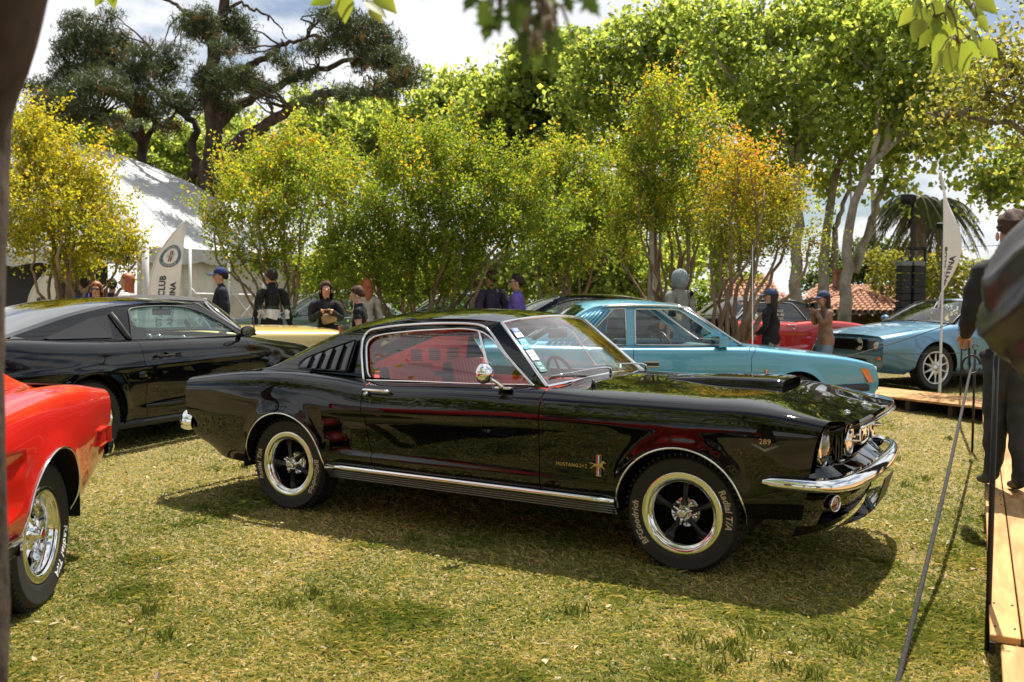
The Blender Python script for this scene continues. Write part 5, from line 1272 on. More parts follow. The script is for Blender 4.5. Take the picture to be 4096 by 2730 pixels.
def modern(name, label, group, loc, rz, body_paint, kind='s197', detail=2, R=.34, wheel_style='alloy', glass_m=None, interior=None, steer=0.0):
    t = thing(name, label, 'car', loc, rz, group)
    interior = interior or black_vinyl; glass_m = glass_m or glass_teal
    s1 = kind == 's197'
    ST = S1_ST if s1 else FX_ST
    AR = [(0.0, .345, .395), (-2.72, .345, .395)] if s1 else [(0.0, .30, .345), (-2.55, .30, .345)]
    d = [-.62, -2.13] if s1 else [-.50, -1.735]
    sh = [[.0] * 11, [.10, .08, .06, .04, .01, 0, 0, 0, 0, 0, 0]] if s1 else [[-.02, -.02, -.01, 0, 0, 0.0, .04, .07, 0, 0, 0], [.03, .02, 0, 0, 0, 0, 0, 0, 0, 0, 0]]
    wf = [-.05, -.02, .0, .02, .03, .02, -.0, .0, .03, .07, .09] if s1 else [-.06, -.03, -.0, .02, .0, -.03, -.05, -.05, -.04, -.03, -.02]
    lf = Loft(ST, wf, [.10, .04, 0, -.02, -.02, 0, 0, 0, -.02, -.04, -.05], AR, doors=[(d[0], sh[0]), (d[1], sh[1])], hood=(-.40 if s1 else -.52, .8), disp=s197_flare if s1 else None, du=.06 if detail > 1 else .1, nt=44 if detail > 1 else 26, flare=.020 if s1 else .012, fw=.055 if s1 else .035)
    um, tm = lf.um[:, None], lf.tm[None, :]
    inr = lambda a, b: (um > a) & (um < b)
    cabin_r = -3.30 if s1 else -2.72
    ws0 = -.46 if s1 else -.57
    cab = (tm > 7) & inr(cabin_r, ws0 + .02)
    hx = -.40 if s1 else -.52
    gap = ((np.abs(tm - 8) < .012) & (um > hx)) | ((np.abs(um - hx) < .0031) & (tm > 8)) | ((np.abs(um - d[0]) < .0031) & (tm < 7)) | ((np.abs(um - d[1]) < .0031) & (tm < 7))
    live = ~cab & ~gap
    isd = inr(d[1], d[0]) & (tm < 7.3); ish = (tm > 8) & (um > hx)
    lf.build('body_front', live & (um > d[0]) & ~ish, body_paint, t)
    lf.build('body_rear', live & (um < d[1]), body_paint, t)
    lf.build('body_sill', live & inr(d[1], d[0]) & ~isd, body_paint, t)
    for sd in ((1, 0), (0, 1)): lf.build('door', live & isd, body_paint, t, sides=sd)
    lf.build('hood', live & ish, body_paint, t)
    near = ((np.abs(um - d[0]) < .03) & (tm < 7)) | ((np.abs(um - d[1]) < .03) & (tm < 7)) | ((np.abs(tm - 8) < .09) & (um > hx - .03)) | ((np.abs(um - hx) < .03) & (tm > 8))
    lf.build('seam_backing', near & ~cab, dark_void, t, off=.012)
    cap(t, lf.edge(False), 'tail_panel', body_paint, dx=.004)
    cap(t, lf.edge(True), 'nose_panel', body_paint, dx=-.004)
    for xc, zc, r in AR:
        for sd in (-1, 1):
            a = np.linspace(-.2, math.pi + .2, 24); yo = .90 if s1 else .825
            V = np.array([[[xc + (r + .006) * math.cos(q), sd * yy, zc + (r + .006) * math.sin(q)] for yy in (yo, .52)] for q in a])
            mk('wheel_well', V.reshape(-1, 3), gridf(24, 2), under_mat, t)
            V = np.array([[xc, sd * .52, zc]] + [[xc + (r + .012) * math.cos(q), sd * .52, zc + (r + .012) * math.sin(q)] for q in a])
            mk('wheel_well', V, [[0, i + 1, i + 2] for i in range(23)], under_mat, t, smooth=False)
    b = MB(); b.box((-1.36, 0, .27), (2.2, 1.5, .04)); b.box((.45, 0, .30), (.5, 1.2, .04)); b.box((-3.3, 0, .34), (.6, 1.2, .05)); b.obj('underbody', under_mat, t, smooth=False)
    wb = AR[1][0]; tr = .80 if s1 else .73
    for (x, y) in ((0, -tr), (wb, -tr), (0, tr), (wb, tr)):
        wheel(t, x, y, R, wheel_style, .22 if s1 else .18, steer if x == 0 else 0, -1 if y < 0 else 1)
    # glasshouse
    if s1:
        rail = [(-1.02, 1.335), (-1.35, 1.352), (-1.75, 1.345), (-2.15, 1.315), (-2.6, 1.235), (-3.0, 1.135), (-3.32, 1.055)]
        yr = [(-1.02, .575), (-1.75, .60), (-2.3, .59), (-2.8, .60), (-3.32, .64)]
        ctr = [(-.96, 1.36), (-1.35, 1.395), (-1.75, 1.398), (-2.2, 1.368), (-2.6, 1.295), (-3.0, 1.19), (-3.36, 1.08)]
        ws_b = [(-.45, -.745, 1.0), (-.28, -.4, 1.03), (-.22, 0, 1.04), (-.28, .4, 1.03), (-.45, .745, 1.0)]
        ws_t = [(-1.02, -.57, 1.335), (-.97, -.3, 1.355), (-.955, 0, 1.36), (-.97, .3, 1.355), (-1.02, .57, 1.335)]
        zbp = [(-3.4, 1.045), (-2.7, 1.015), (-2.1, 1.0), (-1.2, .99), (-.45, .985)]
        ybp = [(-3.4, .70), (-2.7, .775), (-.45, .795)]
        win = [(-.62, 1.005), (-.72, 1.075), (-.90, 1.18), (-1.1, 1.268), (-1.30, 1.305), (-1.55, 1.315), (-1.80, 1.308), (-1.985, 1.290), (-2.03, 1.262), (-2.04, 1.23), (-2.10, 1.08), (-2.135, 1.02), (-2.13, 1.008)]
        holes = [list(map(tuple, np.vstack([cr(np.array(win), 44), [(-1.4, 1.002)]])))]
        g0 = 26; xe = None
    else:
        rail = [(-1.20, 1.262), (-1.5, 1.275), (-1.9, 1.268), (-2.12, 1.24), (-2.35, 1.12), (-2.60, .985), (-2.74, .91)]
        yr = [(-1.20, .60), (-1.6, .61), (-2.12, .60), (-2.74, .66)]
        ctr = [(-1.17, 1.288), (-1.5, 1.315), (-1.9, 1.312), (-2.14, 1.28), (-2.40, 1.13), (-2.66, .98), (-2.80, .915)]
        ws_b = [(-.57, -.735, .915), (-.50, -.4, .925), (-.48, 0, .93), (-.50, .4, .925), (-.57, .735, .915)]
        ws_t = [(-1.20, -.595, 1.262), (-1.175, -.3, 1.28), (-1.165, 0, 1.287), (-1.175, .3, 1.28), (-1.20, .595, 1.262)]
        zbp = [(-3.4, .885), (-2.7, .898), (-2.0, .892), (-1.2, .89), (-.57, .888)]
        ybp = [(-3.4, .70), (-2.7, .745), (-.57, .748)]
        win = [(-.70, .905), (-1.19, 1.215), (-1.22, 1.226), (-1.3, 1.23), (-1.66, 1.229), (-1.68, 1.215), (-1.695, .92), (-1.69, .906)]
        q2 = [(-1.79, .906), (-1.78, 1.225), (-1.805, 1.232), (-1.90, 1.228), (-2.25, .925), (-2.24, .908)]
        up = lambda z: .905 + (z - .905) * 1.13
        rail = [(x, up(z)) for x, z in rail]; ctr = [(x, up(z)) for x, z in ctr]; win = [(x, up(z)) for x, z in win]; q2 = [(x, up(z)) for x, z in q2]
        ws_t = [(x, y, up(z)) for x, y, z in ws_t]
        holes = [win, q2]
    zr = lambda x: herm(np.array(rail)[::-1, 0], np.array(rail)[::-1, 1], x); yrl = lambda x: herm(np.array(yr)[::-1, 0], np.array(yr)[::-1, 1], x)
    zb = lambda x: np.interp(x, np.array(zbp)[:, 0], np.array(zbp)[:, 1]); yb = lambda x: np.interp(x, np.array(ybp)[:, 0], np.array(ybp)[:, 1])
    x_h = rail[0][0]; zh = rail[0][1]
    def yside(x, z):
        x = np.asarray(x, float); z = np.asarray(z, float); xx = np.minimum(x, x_h)
        f = np.clip((z - zb(x)) / np.maximum(zr(xx) - zb(x), .03), 0, 1)
        return yb(x) * (1 - f) + yrl(xx) * f + .014 * np.sin(f * np.pi)
    xs = np.linspace(x_h, rail[-1][0], 36); top = list(zip(xs, zr(xs))); xb = np.linspace(rail[-1][0], ws_b[0][0], 24); bot = list(zip(xb, zb(xb) - .012))
    V = roof_skin(t, rail, ctr, yr, None, 64, 27, power=2.6); nx, ny = V.shape[:2]; F = gridf(nx, ny); ci = np.repeat(np.arange(nx - 1), ny - 1); cj = np.tile(np.arange(ny - 1), nx - 1)
    xm = V[:-1, :-1, 0].ravel(); vm = np.abs(np.sin(np.linspace(-1, 1, ny) * np.pi / 2)); vmid = (vm[1:] + vm[:-1]) / 2
    if s1: gl = (xm < -2.06) & (xm > -3.26) & (vmid[cj] < .90)
    else: gl = (xm < -2.17) & (xm > -2.70) & (vmid[cj] < .88)
    mk('roof', V.reshape(-1, 3), F[~gl], body_paint, t)
    mk('rear_window', V.reshape(-1, 3), F[gl], glass_dark if s1 else glass_m, t)
    side_walls(t, top + bot, holes, yside, body_paint, 'pillar')
    panes(t, holes, yside, glass_m, .012, 'side_window')
    for h in holes:
        if s1: trim2d(t, h + [h[0]], yside, .010, rubber_trim, 'window_trim', dense=0)
        else: trim2d(t, h + [h[0]], yside, .007, chrome_soft, 'window_trim', dense=0)
    mk('windshield', *patch(ws_b, ws_t, 26, 10, bulge=.03), glass_m, t)
    fr = np.vstack([cr(np.array(ws_b), 26), cr(np.array(ws_t)[::-1], 26), [ws_b[0]]])
    V, F = tube(fr, .012, 6, caps=False); mk('windshield_trim', V, F, rubber_trim if s1 else chrome_soft, t)
    V = roof_skin(t, [(x, z - .03) for x, z in rail], [(x, z - .035) for x, z in ctr], [(x, y - .02) for x, y in yr], None, 20, 9); V = V[:9 if s1 else 10]
    mk('headliner', V.reshape(-1, 3), gridf(*V.shape[:2])[:, ::-1], interior, t)
    simple_interior(t, ws_b[0][0] - .05, cabin_r, yb(-1.5) - .06, .95 if s1 else .85, interior, interior, z_top=1.12 if s1 else .93, seat_x=-1.72 if s1 else -1.62)
    b = MB(); b.box((x_h + .10, 0, zh - .085), (.02, .25, .07), bev=.02); b.tube(np.array([(x_h + .10, 0, zh - .06), (x_h + .06, 0, zh + .02)]), .008, 6); b.obj('interior_mirror', black_vinyl, t)
    if s1:
        for sd in (-1, 1):
            # quarter glass with a black cover, its rear pane reflecting
            q = [(-2.33, 1.035), (-2.28, 1.235), (-2.45, 1.215), (-2.72, 1.135), (-3.02, 1.055), (-2.98, 1.042)]
            V2, F = tess(q); V = np.stack([V2[:, 0], sd * (yside(V2[:, 0], V2[:, 1]) + .006), V2[:, 1]], 1); mk('quarter_cover', V, F if sd > 0 else [f[::-1] for f in F], mat('cover_black', (.008, .008, .009), .12, 0, .6), t, smooth=False)
            P = np.array([(-2.24, 1.255), (-2.21, 1.16), (-2.17, 1.05), (-2.15, 1.015)]); V3 = np.stack([P[:, 0], sd * (yside(P[:, 0], P[:, 1]) + .02), P[:, 1]], 1); V, F = tube(V3, .02, 6, flat=(.4, 1)); mk('quarter_blade', V, F, mat('blade_grey', (.10, .10, .105), .4), t)
            # body side scoop with vent
            S = np.array([(-2.08, .74), (-2.40, .735), (-2.33, .58), (-2.27, .50), (-2.12, .50)]); 
            m = MB(); m.box((-2.16, sd * .935, .755), (.24, .03, .012), bev=.004); m.box((-2.15, sd * .932, .70), (.10, .02, .06), bev=.008); m.obj('side_scoop', body_paint, t)
            m = MB(); m.box((-1.36, sd * .912, .40), (1.46, .008, .035), bev=.004); m.obj('door_moulding', body_paint, t)
            m = MB(); m.box((-1.36, sd * .86, .25), (2.05, .05, .07), bev=.02); m.obj('sill_cover', black_vinyl, t)
            # handle and mirror
            m = MB(); m.tube(cr(np.array([(-1.98, sd * .925, .855), (-1.96, sd * .948, .857), (-1.86, sd * .952, .857), (-1.76, sd * .945, .857), (-1.74, sd * .922, .855)]), 12), .016, 8, flat=(1.2, .7)); V, F = lathe([(.055, 0), (.05, -.004), (.001, -.006)], 18); m.add(V * [1, -sd * -1 if sd < 0 else -1, .7] + np.array([-1.86, sd * .922, .85]), F); m.obj('door_handle', body_paint, t)
            c = np.array([-.74, sd * .985, 1.055]); V, F = lathe([(.001, .055), (.04, .050), (.062, .028), (.068, 0), (.062, -.004)], 24); V = V[:, [1, 0, 2]] * np.array([1, 1.35, .85]); o = mk('side_mirror', V + c, F, body_paint, t)
            V, F = lathe([(.001, .0), (.060, .002)], 20); V = V[:, [1, 0, 2]] * np.array([1, 1.35, .85]); mk('mirror_glass', V + c + [.004, 0, 0], F, chrome, o)
            m = MB(); m.tube(np.array([c + [.05, -sd * .06, -.02], c + [.06, -sd * .17, -.05]]), [.03, .028], 8); m.obj('mirror_arm', black_vinyl, o)
            c = np.array([.83, sd * .61, .665]); m = MB()
            Q = [(.90, sd * .50, .73), (.84, sd * .72, .745), (.74, sd * .80, .745), (.79, sd * .77, .60), (.87, sd * .66, .585), (.915, sd * .52, .60)]
            if sd < 0: Q = Q
            o = mk('headlight', np.array(Q), [[0, 1, 2, 3, 4, 5]], mat('lamp_recess', (.10, .06, .035), .2, .3, .6, .8), t, smooth=False)
            V, F = lathe([(.001, -.03), (.05, -.025), (.07, 0), (.07, .02)], 20); V = V[:, [1, 0, 2]] * [-1, 1, 1] @ rotz(sd * .3).T; mk('lamp_lens', V + np.array([.862, sd * .625, .665]), F, lamp_glass, o)
            m = MB(); m.box((.865, sd * .64, .475), (.02, .24, .045), rotz(-sd * .42), bev=.006); m.obj('turn_lamp', amber, t)
            V, F = lathe([(.001, -.012), (.05, -.010), (.078, -.004), (.086, -.014), (.09, .02)], 22); V = V[:, [1, 0, 2]] * [-1, 1, 1]; mk('fog_lamp', V + np.array([.925, sd * .30, .675]), F, lamp_glass, t)
        m = MB(); Yg = np.linspace(-.47, .47, 9)
        V = np.array([[(.955 - .16 * y * y - .015, y, .755), (.968 - .16 * y * y - .01, y, .675), (.955 - .16 * y * y - .015, y, .585)] for y in Yg]); mk('grille', V.reshape(-1, 3), gridf(9, 3), dark_void, t)
        s = .085; V2, F = tess([(x * s, z * s) for x, z in HORSE]); mk('grille_emblem', np.stack([np.full(len(V2), .968), -V2[:, 0] * -1, .68 + V2[:, 1]], 1), F, chrome, t, smooth=False)
        m = MB(); V = np.array([[(.90 - .16 * y * y, y, .45), (.90 - .16 * y * y, y, .36)] for y in np.linspace(-.4, .4, 7)]); mk('lower_grille', V.reshape(-1, 3), gridf(7, 2), dark_void, t)
        if detail > 1:
            b = MB(); b.tube(np.array([(-.28, -.72, 1.0), (-.29, -.72, 1.03), (-.31, -.72, 1.20)]), [.022, .007, .006], 8); b.obj('antenna', rubber_trim, t)
            for (y, z) in ((.22, .99), (.36, .99), (.50, .99), (-.12, .985)):
                V, F = lathe([(.04, .0), (.045, -.02), (.042, -.03), (.001, -.012)], 18); mk('dash_gauge', V[:, [1, 0, 2]] * [1, 1, 1] + np.array([-.72, y, z - .03]), F, chrome_soft, t)
    else:
        for sd in (-1, 1):
            # slatted roof pillar
            m_n = 6
            for k in range(m_n):
                P = []
                for f in (0, 1):
                    xt, zt_ = -1.95 - .045 * k, up(1.225 - .008 * k); xb_, zb_ = -2.30 - .062 * k, .905
                    x = xt + (xb_ - xt) * f; z = zt_ + (zb_ - zt_) * f; P.append([x, sd * (float(np.ravel(yside([x], [z]))[0]) + .010), z])
                V, F = tube(np.linspace(P[0], P[1], 5), .017, 6, flat=(.5, 1)); mk('pillar_slat', V, F, body_paint, t)
            V3 = np.array([(-1.12, sd * .628, up(1.245)), (-1.35, sd * .628, up(1.262)), (-1.7, sd * .628, up(1.264)), (-2.02, sd * .625, up(1.252))]); V, F = tube(cr(V3, 14), .014, 6); mk('drip_rail', V, F, chrome, t)
            V3 = np.array([(-.60, sd * .74, .93), (-1.12, sd * .628, up(1.245))]); V, F = tube(cr(V3, 8), .010, 6); mk('drip_rail', V, F, chrome_soft, t)
            c = np.array([-.80, sd * .83, .945]); Q = np.array([[c + [dx, sd * dy, dz] for dx, dy, dz in ((-.06, -.06, -.055), (-.06, .07, -.055), (-.06, .07, .055), (-.06, -.06, .055))], [c + [dx, sd * dy, dz] for dx, dy, dz in ((.06, -.09, -.055), (.05, .05, -.05), (.04, .05, .04), (.04, -.08, .045))]])
            mk('side_mirror', Q.reshape(-1, 3), [[0, 1, 2, 3], [7, 6, 5, 4], [0, 4, 5, 1], [1, 5, 6, 2], [2, 6, 7, 3], [3, 7, 4, 0]], body_paint, t, smooth=False)
            o = mk('mirror_glass', Q[0] - [.003, 0, 0], [[0, 1, 2, 3]], chrome, t, smooth=False)
            m = MB(); m.box((-1.55, sd * .855, .715), (.15, .016, .045), bev=.008); o = m.obj('door_handle', rubber_trim, t)
            m = MB()
            for dz in (-.022, .022): m.box((-1.55, sd * .860, .715 + dz), (.155, .012, .007))
            m.obj('handle_trim', chrome, o, smooth=False)
            V, F = lathe([(.001, -.01), (.013, -.008), (.015, .004)], 14); mk('door_lock', V * [1, 1 if sd < 0 else -1, 1] + np.array([-1.67, sd * .853, .715]), F, chrome, t)
            m = MB(); m.box((.40, sd * .812, .47), (.82, .05, .075), rotz(-sd * .06), bev=.012); m.obj('rub_strip', rubber_trim, t); m = MB(); m.box((-2.95, sd * .815, .47), (1.0, .05, .075), rotz(sd * .03), bev=.012); m.obj('rub_strip', rubber_trim, t)
            # wrap-round amber marker
            Q = np.array([(.70, sd * .802, .67), (.785, sd * .795, .665), (.86, sd * .772, .525), (.80, sd * .79, .525)]) + [0, sd * .006, 0]
            mk('side_marker', np.vstack([Q, Q - [0, sd * .02, 0]]), [[0, 1, 2, 3], [0, 4, 5, 1], [1, 5, 6, 2], [2, 6, 7, 3], [3, 7, 4, 0]], amber, t, smooth=False)
        m = MB(); m.box((.93, 0, .47), (.06, 1.42, .08), bev=.02); m.obj('front_bumper', rubber_trim, t); m = MB(); m.box((-3.66, 0, .50), (.08, 1.46, .10), bev=.02); m.obj('rear_bumper', rubber_trim, t)
        for sd in (-1, 1):
            m = MB(); m.box((.93, sd * .56, .63), (.03, .26, .11), bev=.01); m.obj('headlight', lamp_glass, t)
        m = MB(); m.box((.93, 0, .63), (.02, .72, .10)); m.obj('grille', dark_void, t, smooth=False)
        if detail > 1:
            pony_badge(t, (-.34, -.862, .60), .10, bar_h=.125)
            b = MB(); b.tube(np.array([(-.42, -.66, .89), (-.42, -.66, .92), (-.44, -.66, 1.95)]), [.02, .006, .003], 6); b.box((-.42, -.66, .896), (.09, .03, .008)); b.obj('antenna', chrome_soft, t)
    return t, lf
# ------------------------------------------------------------------ marquee
canvas_white = noisy('marquee_canvas', (.36, .37, .385), (.46, .465, .47), 1.2, .6, 5, bump=.25, bscale=6, spec=.3, dist=.03)
canvas_wall = noisy('marquee_wall', (.50, .49, .45), (.62, .60, .55), 2, .7, 5, bump=.3, bscale=5, spec=.2, dist=.04)
steel_white = mat('white_steel', (.62, .62, .62), .4)
wood_dark = noisy('weathered_wood', (.03, .022, .016), (.07, .05, .035), 6, .9, stretch=(1, 6, 6))

peak = at(175, 333, 31.5); Qc = at(334, 566, 25.0); Rc = at(735, 590, 34.0); Lc = at(-330, 590, 33.0)
tb = np.array([peak[0], peak[1], float(ground_z(peak[0], peak[1]))])
tent = thing('marquee', 'large white marquee with peaked canvas roof behind the yellow shrubs', 'tent', tuple(tb))
def eave(n): return np.vstack([np.linspace(Lc, Qc, n)[:-1], np.linspace(Qc, Rc, n)])
Ev = eave(24); Vr = []
for k in range(16):
    q = k / 15; row_ = peak + (Ev - peak) * q; row_[:, 2] += .5 * math.sin(q ** .8 * math.pi) * (.5 + .5 * np.abs(np.linspace(-1, 1, len(Ev))))
    if k == 0: row_ = np.repeat(peak[None], len(Ev), 0)
    Vr.append(row_)
mk('roof', np.array(Vr).reshape(-1, 3) - tb, gridf(16, len(Ev)), canvas_white, tent)
for k in range(2, len(Ev), 5):
    V, F = tube(np.array([r_[k] for r_ in Vr]) - tb + [0, 0, .01], .022, 5); mk('roof_seam', V, F, canvas_white, tent)
va = Ev.copy(); va[:, 2] -= .42 + .06 * np.sin(np.arange(len(Ev)) * 1.9)
mk('valance', np.stack([Ev, va], 0).reshape(-1, 3) - tb, gridf(2, len(Ev)), canvas_white, tent)
Wl = np.linspace(Qc, Rc, 6)
for k in range(5):
    a, b = Wl[k].copy(), Wl[k + 1].copy(); a[2] -= .05; b[2] -= .05; nx = 15
    if k == 9: continue
    dirn = (b - a); nrm = np.array([-dirn[1], dirn[0], 0]); nrm /= np.linalg.norm(nrm)
    rows_ = []
    for zf in (1.0, .75, .5, .25, .02):
        P = np.linspace(a, b, nx) + nrm * .25; P[:, 2] = .24 + (P[:, 2] - .24) * zf; P += nrm * (np.sin(np.arange(nx) * 2.1 + zf * 3) * .05 * (1 - zf * .5))[:, None]; rows_.append(P)
    mk('wall_panel', np.array(rows_).reshape(-1, 3) - tb, gridf(5, nx), canvas_wall, tent)
for k in range(6):
    p = Wl[k]; V, F = tube(np.array([[p[0], p[1], .2], p]) - tb, .05, 8); mk('post', V, F, steel_white, tent)
for k in range(1, 5):
    a, b = Wl[k], Wl[k + 1]
    for (z0, z1) in ((.35, 1.75), (1.75, .35)):
        p = a.copy(); q = b.copy(); p[2] = z0; q[2] = z1; V, F = tube(np.array([p, q]) - tb, .03, 6); mk('cross_brace', V, F, steel_white, tent)
    p = a.copy(); q = b.copy(); p[2] = q[2] = 1.55; V, F = tube(np.array([p, q]) - tb, .035, 6); mk('rail', V, F, steel_white, tent)
# open side: dark sheet, its colour standing in for the shade inside
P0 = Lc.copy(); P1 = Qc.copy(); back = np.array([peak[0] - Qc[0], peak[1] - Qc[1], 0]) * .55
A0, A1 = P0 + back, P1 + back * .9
mk('shade_sheet', np.array([[A0[0], A0[1], .1], [A1[0], A1[1], .1], [A1[0], A1[1], 3.2], [A0[0], A0[1], 3.2]]) - tb, [[0, 1, 2, 3]], mat('interior_shade', (.03, .03, .032), .8), tent, smooth=False)
V, F = tube(np.array([Qc, [Qc[0] - .5, Qc[1] - 2.6, .1]]) - tb, .012, 5); mk('guy_rope', V, F, steel_white, tent)
V, F = tube(np.array([[Qc[0], Qc[1], .1], Qc]) - tb, .09, 8); mk('corner_post', V, F, canvas_white, tent)

# ------------------------------------------------------------------ feather flags
flag_white = noisy('flag_cloth', (.66, .65, .66), (.74, .73, .74), 3, .7, 4, bump=.3, bscale=7, dist=.02)
print_grey = mat('print_charcoal', (.035, .042, .055), .7)


def feather(label, base, hgt, wid, facing, z0=.6, curl=0.0, lean=0.0, emblem=True, letters=True, tip_bend=1.0):
    """upright teardrop banner; local x runs out from the pole, front faces local -y"""
    t = thing('feather_flag', label, 'flag', tuple(base), facing, 'feather flags around the show lawn')
    xo = lambda f: lean * f * hgt + wid * (1.0 + .12 * f)
    ph = lambda f: np.array([lean * f * hgt + wid * 1.12 * tip_bend * max(0, (f - .60) / .40) ** 2.0, 0, f * hgt])
    V, F = tube(np.array([ph(f) for f in np.linspace(-.02, 1, 26)]), np.linspace(.022, .008, 26), 8); mk('pole', V, F, steel_white, t)
    nu, nv = 14, 40
    def S(u, f):
        x0 = ph(f); w_ = max(xo(f) - x0[0], .004) * min(1, (1.004 - f) / .03 + .15) * (1 if f > .30 else .35 + .65 * np.clip((f - z0 / hgt) / (.30 - z0 / hgt), 0, 1) ** .5 if curl else 1)
        xe = u * w_; yy = .035 * math.sin(u * 5 + f * 9) * u + curl * (u ** 1.6) * w_ * math.sin((f * 1.9 + .2) * math.pi)
        return x0 + np.array([xe * (1 - .35 * abs(curl) * u), yy, .0])
    fs = np.linspace(z0 / hgt, 1, nv)
    V = np.array([[S(u, f) for u in np.linspace(0, 1, nu)] for f in fs]); mk('banner', V.reshape(-1, 3), gridf(nv, nu), flag_white, t)
    def onto(u2, f2, off=-.006):
        W = []
        for uu, ff in zip(u2, f2):
            p = S(uu, ff); e = .01; n_ = np.cross(S(min(uu + e, 1), ff) - S(max(uu - e, 0), ff), S(uu, ff + e) - S(uu, ff - e)); n_ /= np.linalg.norm(n_) + 1e-9; W.append(p + n_ * -off)
        return np.array(W)
    if letters:
        for s_, u0, f_top, size in (('MUSTANG CLUB', .50, .655, .30 * wid), ('OF ARGENTINA', .86, .615, .28 * wid)):
            V, F = text_mesh(s_, size, align='RIGHT', spacing=1.05, bold=.004)
            # dice long glyph edges by simple mapping: text runs up the banner
            u2 = u0 - V[:, 1] / wid / 1.05; f2 = f_top + V[:, 0] / hgt
            W = onto(np.clip(u2, .02, .99), np.clip(f2, fs[0], .99)); mk('flag_lettering', W, F, print_grey, t, smooth=False)
            W = onto(np.clip(u2, .02, .99), np.clip(f2, fs[0], .99), .006); mk('flag_lettering', W, F, print_grey, t, smooth=False)
    if emblem:
        fc, uc = .775, .52; Ro = .40 * wid
        for r0, r1, m_ in ((.74, 1.0, mat('emblem_blue_grey', (.09, .15, .22), .7)), (1.02, 1.05, print_grey)):
            a = np.linspace(0, 2 * np.pi, 41); u2 = np.concatenate([uc + r * Ro * np.cos(a) / wid for r in (r0, r1)]); f2 = np.concatenate([fc + r * Ro * np.sin(a) / hgt for r in (r0, r1)])
            for of in (-.006, .006): mk('flag_emblem', onto(u2, f2, of), gridf(2, 41), m_, t, smooth=False)
        for of in (-.0075, .0075):
            for txt, a0, sg in (('MUSTANG CLUB', math.pi / 2, 1), ('DE ARGENTINA', -math.pi / 2, -1)):
                V, F = text_mesh(txt, .19 * Ro, spacing=1.1); rr_ = (.80 * Ro + V[:, 1]) if sg > 0 else (.94 * Ro - V[:, 1]); a = a0 - sg * V[:, 0] / (.86 * Ro)
                mk('emblem_print', onto(uc + rr_ * np.cos(a) / wid, fc + rr_ * np.sin(a) / hgt, of * 1.2), F, white_paint, t, smooth=False)
            for k, m_ in ((-1, red_print), (1, blue_print)):
                q = np.array([[k * .10 - .06, -.5], [k * .10 + .06, -.5], [k * .10 + .06, .5], [k * .10 - .06, .5]]) * Ro; mk('emblem_bar', onto(uc + q[:, 0] / wid, fc + q[:, 1] / hgt, of * 1.2), [[0, 1, 2, 3]], m_, t, smooth=False)
            V2, F = tess([(x * .42 * Ro, z * .42 * Ro) for x, z in HORSE]); mk('emblem_horse', onto(uc + V2[:, 0] / wid, fc + V2[:, 1] / hgt, of * 1.6), F, mat('horse_grey', (.35, .37, .40), .6), t, smooth=False)
    return t


view_az = math.atan2(_fw[1], _fw[0]) - math.pi / 2
p = foot(326, 14.0)
feather('tall white feather flag with round emblem and dark lettering behind the black modern coupe', p, 2.50, .41, view_az + .22, lean=.075, z0=.5)
p = foot(52, 16.5)
feather('white feather flag half hidden among the yellow shrub stems at the left edge', p, 1.85, .40, view_az + .45, lean=.08, z0=.35, emblem=False)
p = np.array([.32, 9.5, float(ground_z(.32, 9.5))])
feather('thin white feather flag seen almost edge-on on a tall pole by the wooden walkway', p, 3.3, .42, view_az + 1.22, lean=.0, z0=1.25, curl=.55, emblem=False, tip_bend=.97)

# ------------------------------------------------------------------ walkways of plywood planks
ply = noisy('plywood_deck', (.27, .12, .035), (.50, .28, .10), 3.0, .65, 7, bump=.15, bscale=30, stretch=(3.5, .6, 1), spec=.25)
ply_b = noisy('plywood_deck_worn', (.22, .11, .038), (.46, .26, .10), 3.4, .7, 7, bump=.15, bscale=30, stretch=(4, .5, 1), spec=.25)
ply_edge = noisy('plywood_edge', (.20, .12, .06), (.34, .22, .11), 20, .8)
nail_m = mat('nail_head', (.03, .025, .02), .5, .6)
ang = math.atan(-.0515)
deck = thing('walkway', 'raised plywood walkway running along the right edge of the lawn', 'walkway', (1.36, 0, 0), -ang * 0 + math.atan(.0515))
def deck_local(): return None
widths = [.105, .30, .30, .30, .20]
ylist = [-1.60, 1.15, 3.85, 6.5, 9.2]
for si in range(4):
    x = 0.0
    for wi, wd in enumerate(widths):
        y0, y1 = ylist[si] + .004, ylist[si + 1] - .004
        m = MB(); m.box((x + wd / 2, (y0 + y1) / 2, .185 + .002 * ((si * 3 + wi) % 3) ), (wd - .006, y1 - y0, .028), bev=.003); m.obj('plank', (ply, ply_b)[(si + wi) % 2], deck, smooth=False)
        x += wd
x = 0.035
for wi, wd in enumerate([.115, .30, .30, .30, .18]):
    for (y0, y1) in ((-4.2, -1.612), (-6.8, -4.21)):
        m = MB(); m.box((x + wd / 2, (y0 + y1) / 2, .160), (wd - .006, y1 - y0, .028), bev=.003); m.obj('plank', (ply_b, ply)[wi % 2], deck, smooth=False)
    x += wd
for y in np.arange(-6.5, 9.2, 1.15):
    h_ = .142 if y < -1.6 else .165
    m = MB(); m.box((.62, y, h_ / 2), (1.12, .06, h_)); m.obj('joist', wood_dark, deck, smooth=False)
m = MB(); m.box((.012, -1.606, .155), (.02, .016, .04)); 
for y in (-1.5, -1.2, .9, 1.05, 1.25, 3.7, 3.95): 
    for xx in (.02, .085): m.box((xx, y, .2015), (.008, .008, .003))
m.obj('nail', nail_m, deck, smooth=False, kind='stuff')
FL = at(1990, 903, 12.0); FR = at(2246, 932, 10.6); dr = (FR - FL); Ld = np.linalg.norm(dr[:2]); azc = math.atan2(dr[1], dr[0])
cross = thing('walkway', 'second plywood walkway crossing in front of the blue car', 'walkway', (FL[0], FL[1], float(ground_z(FL[0], FL[1]))), azc)
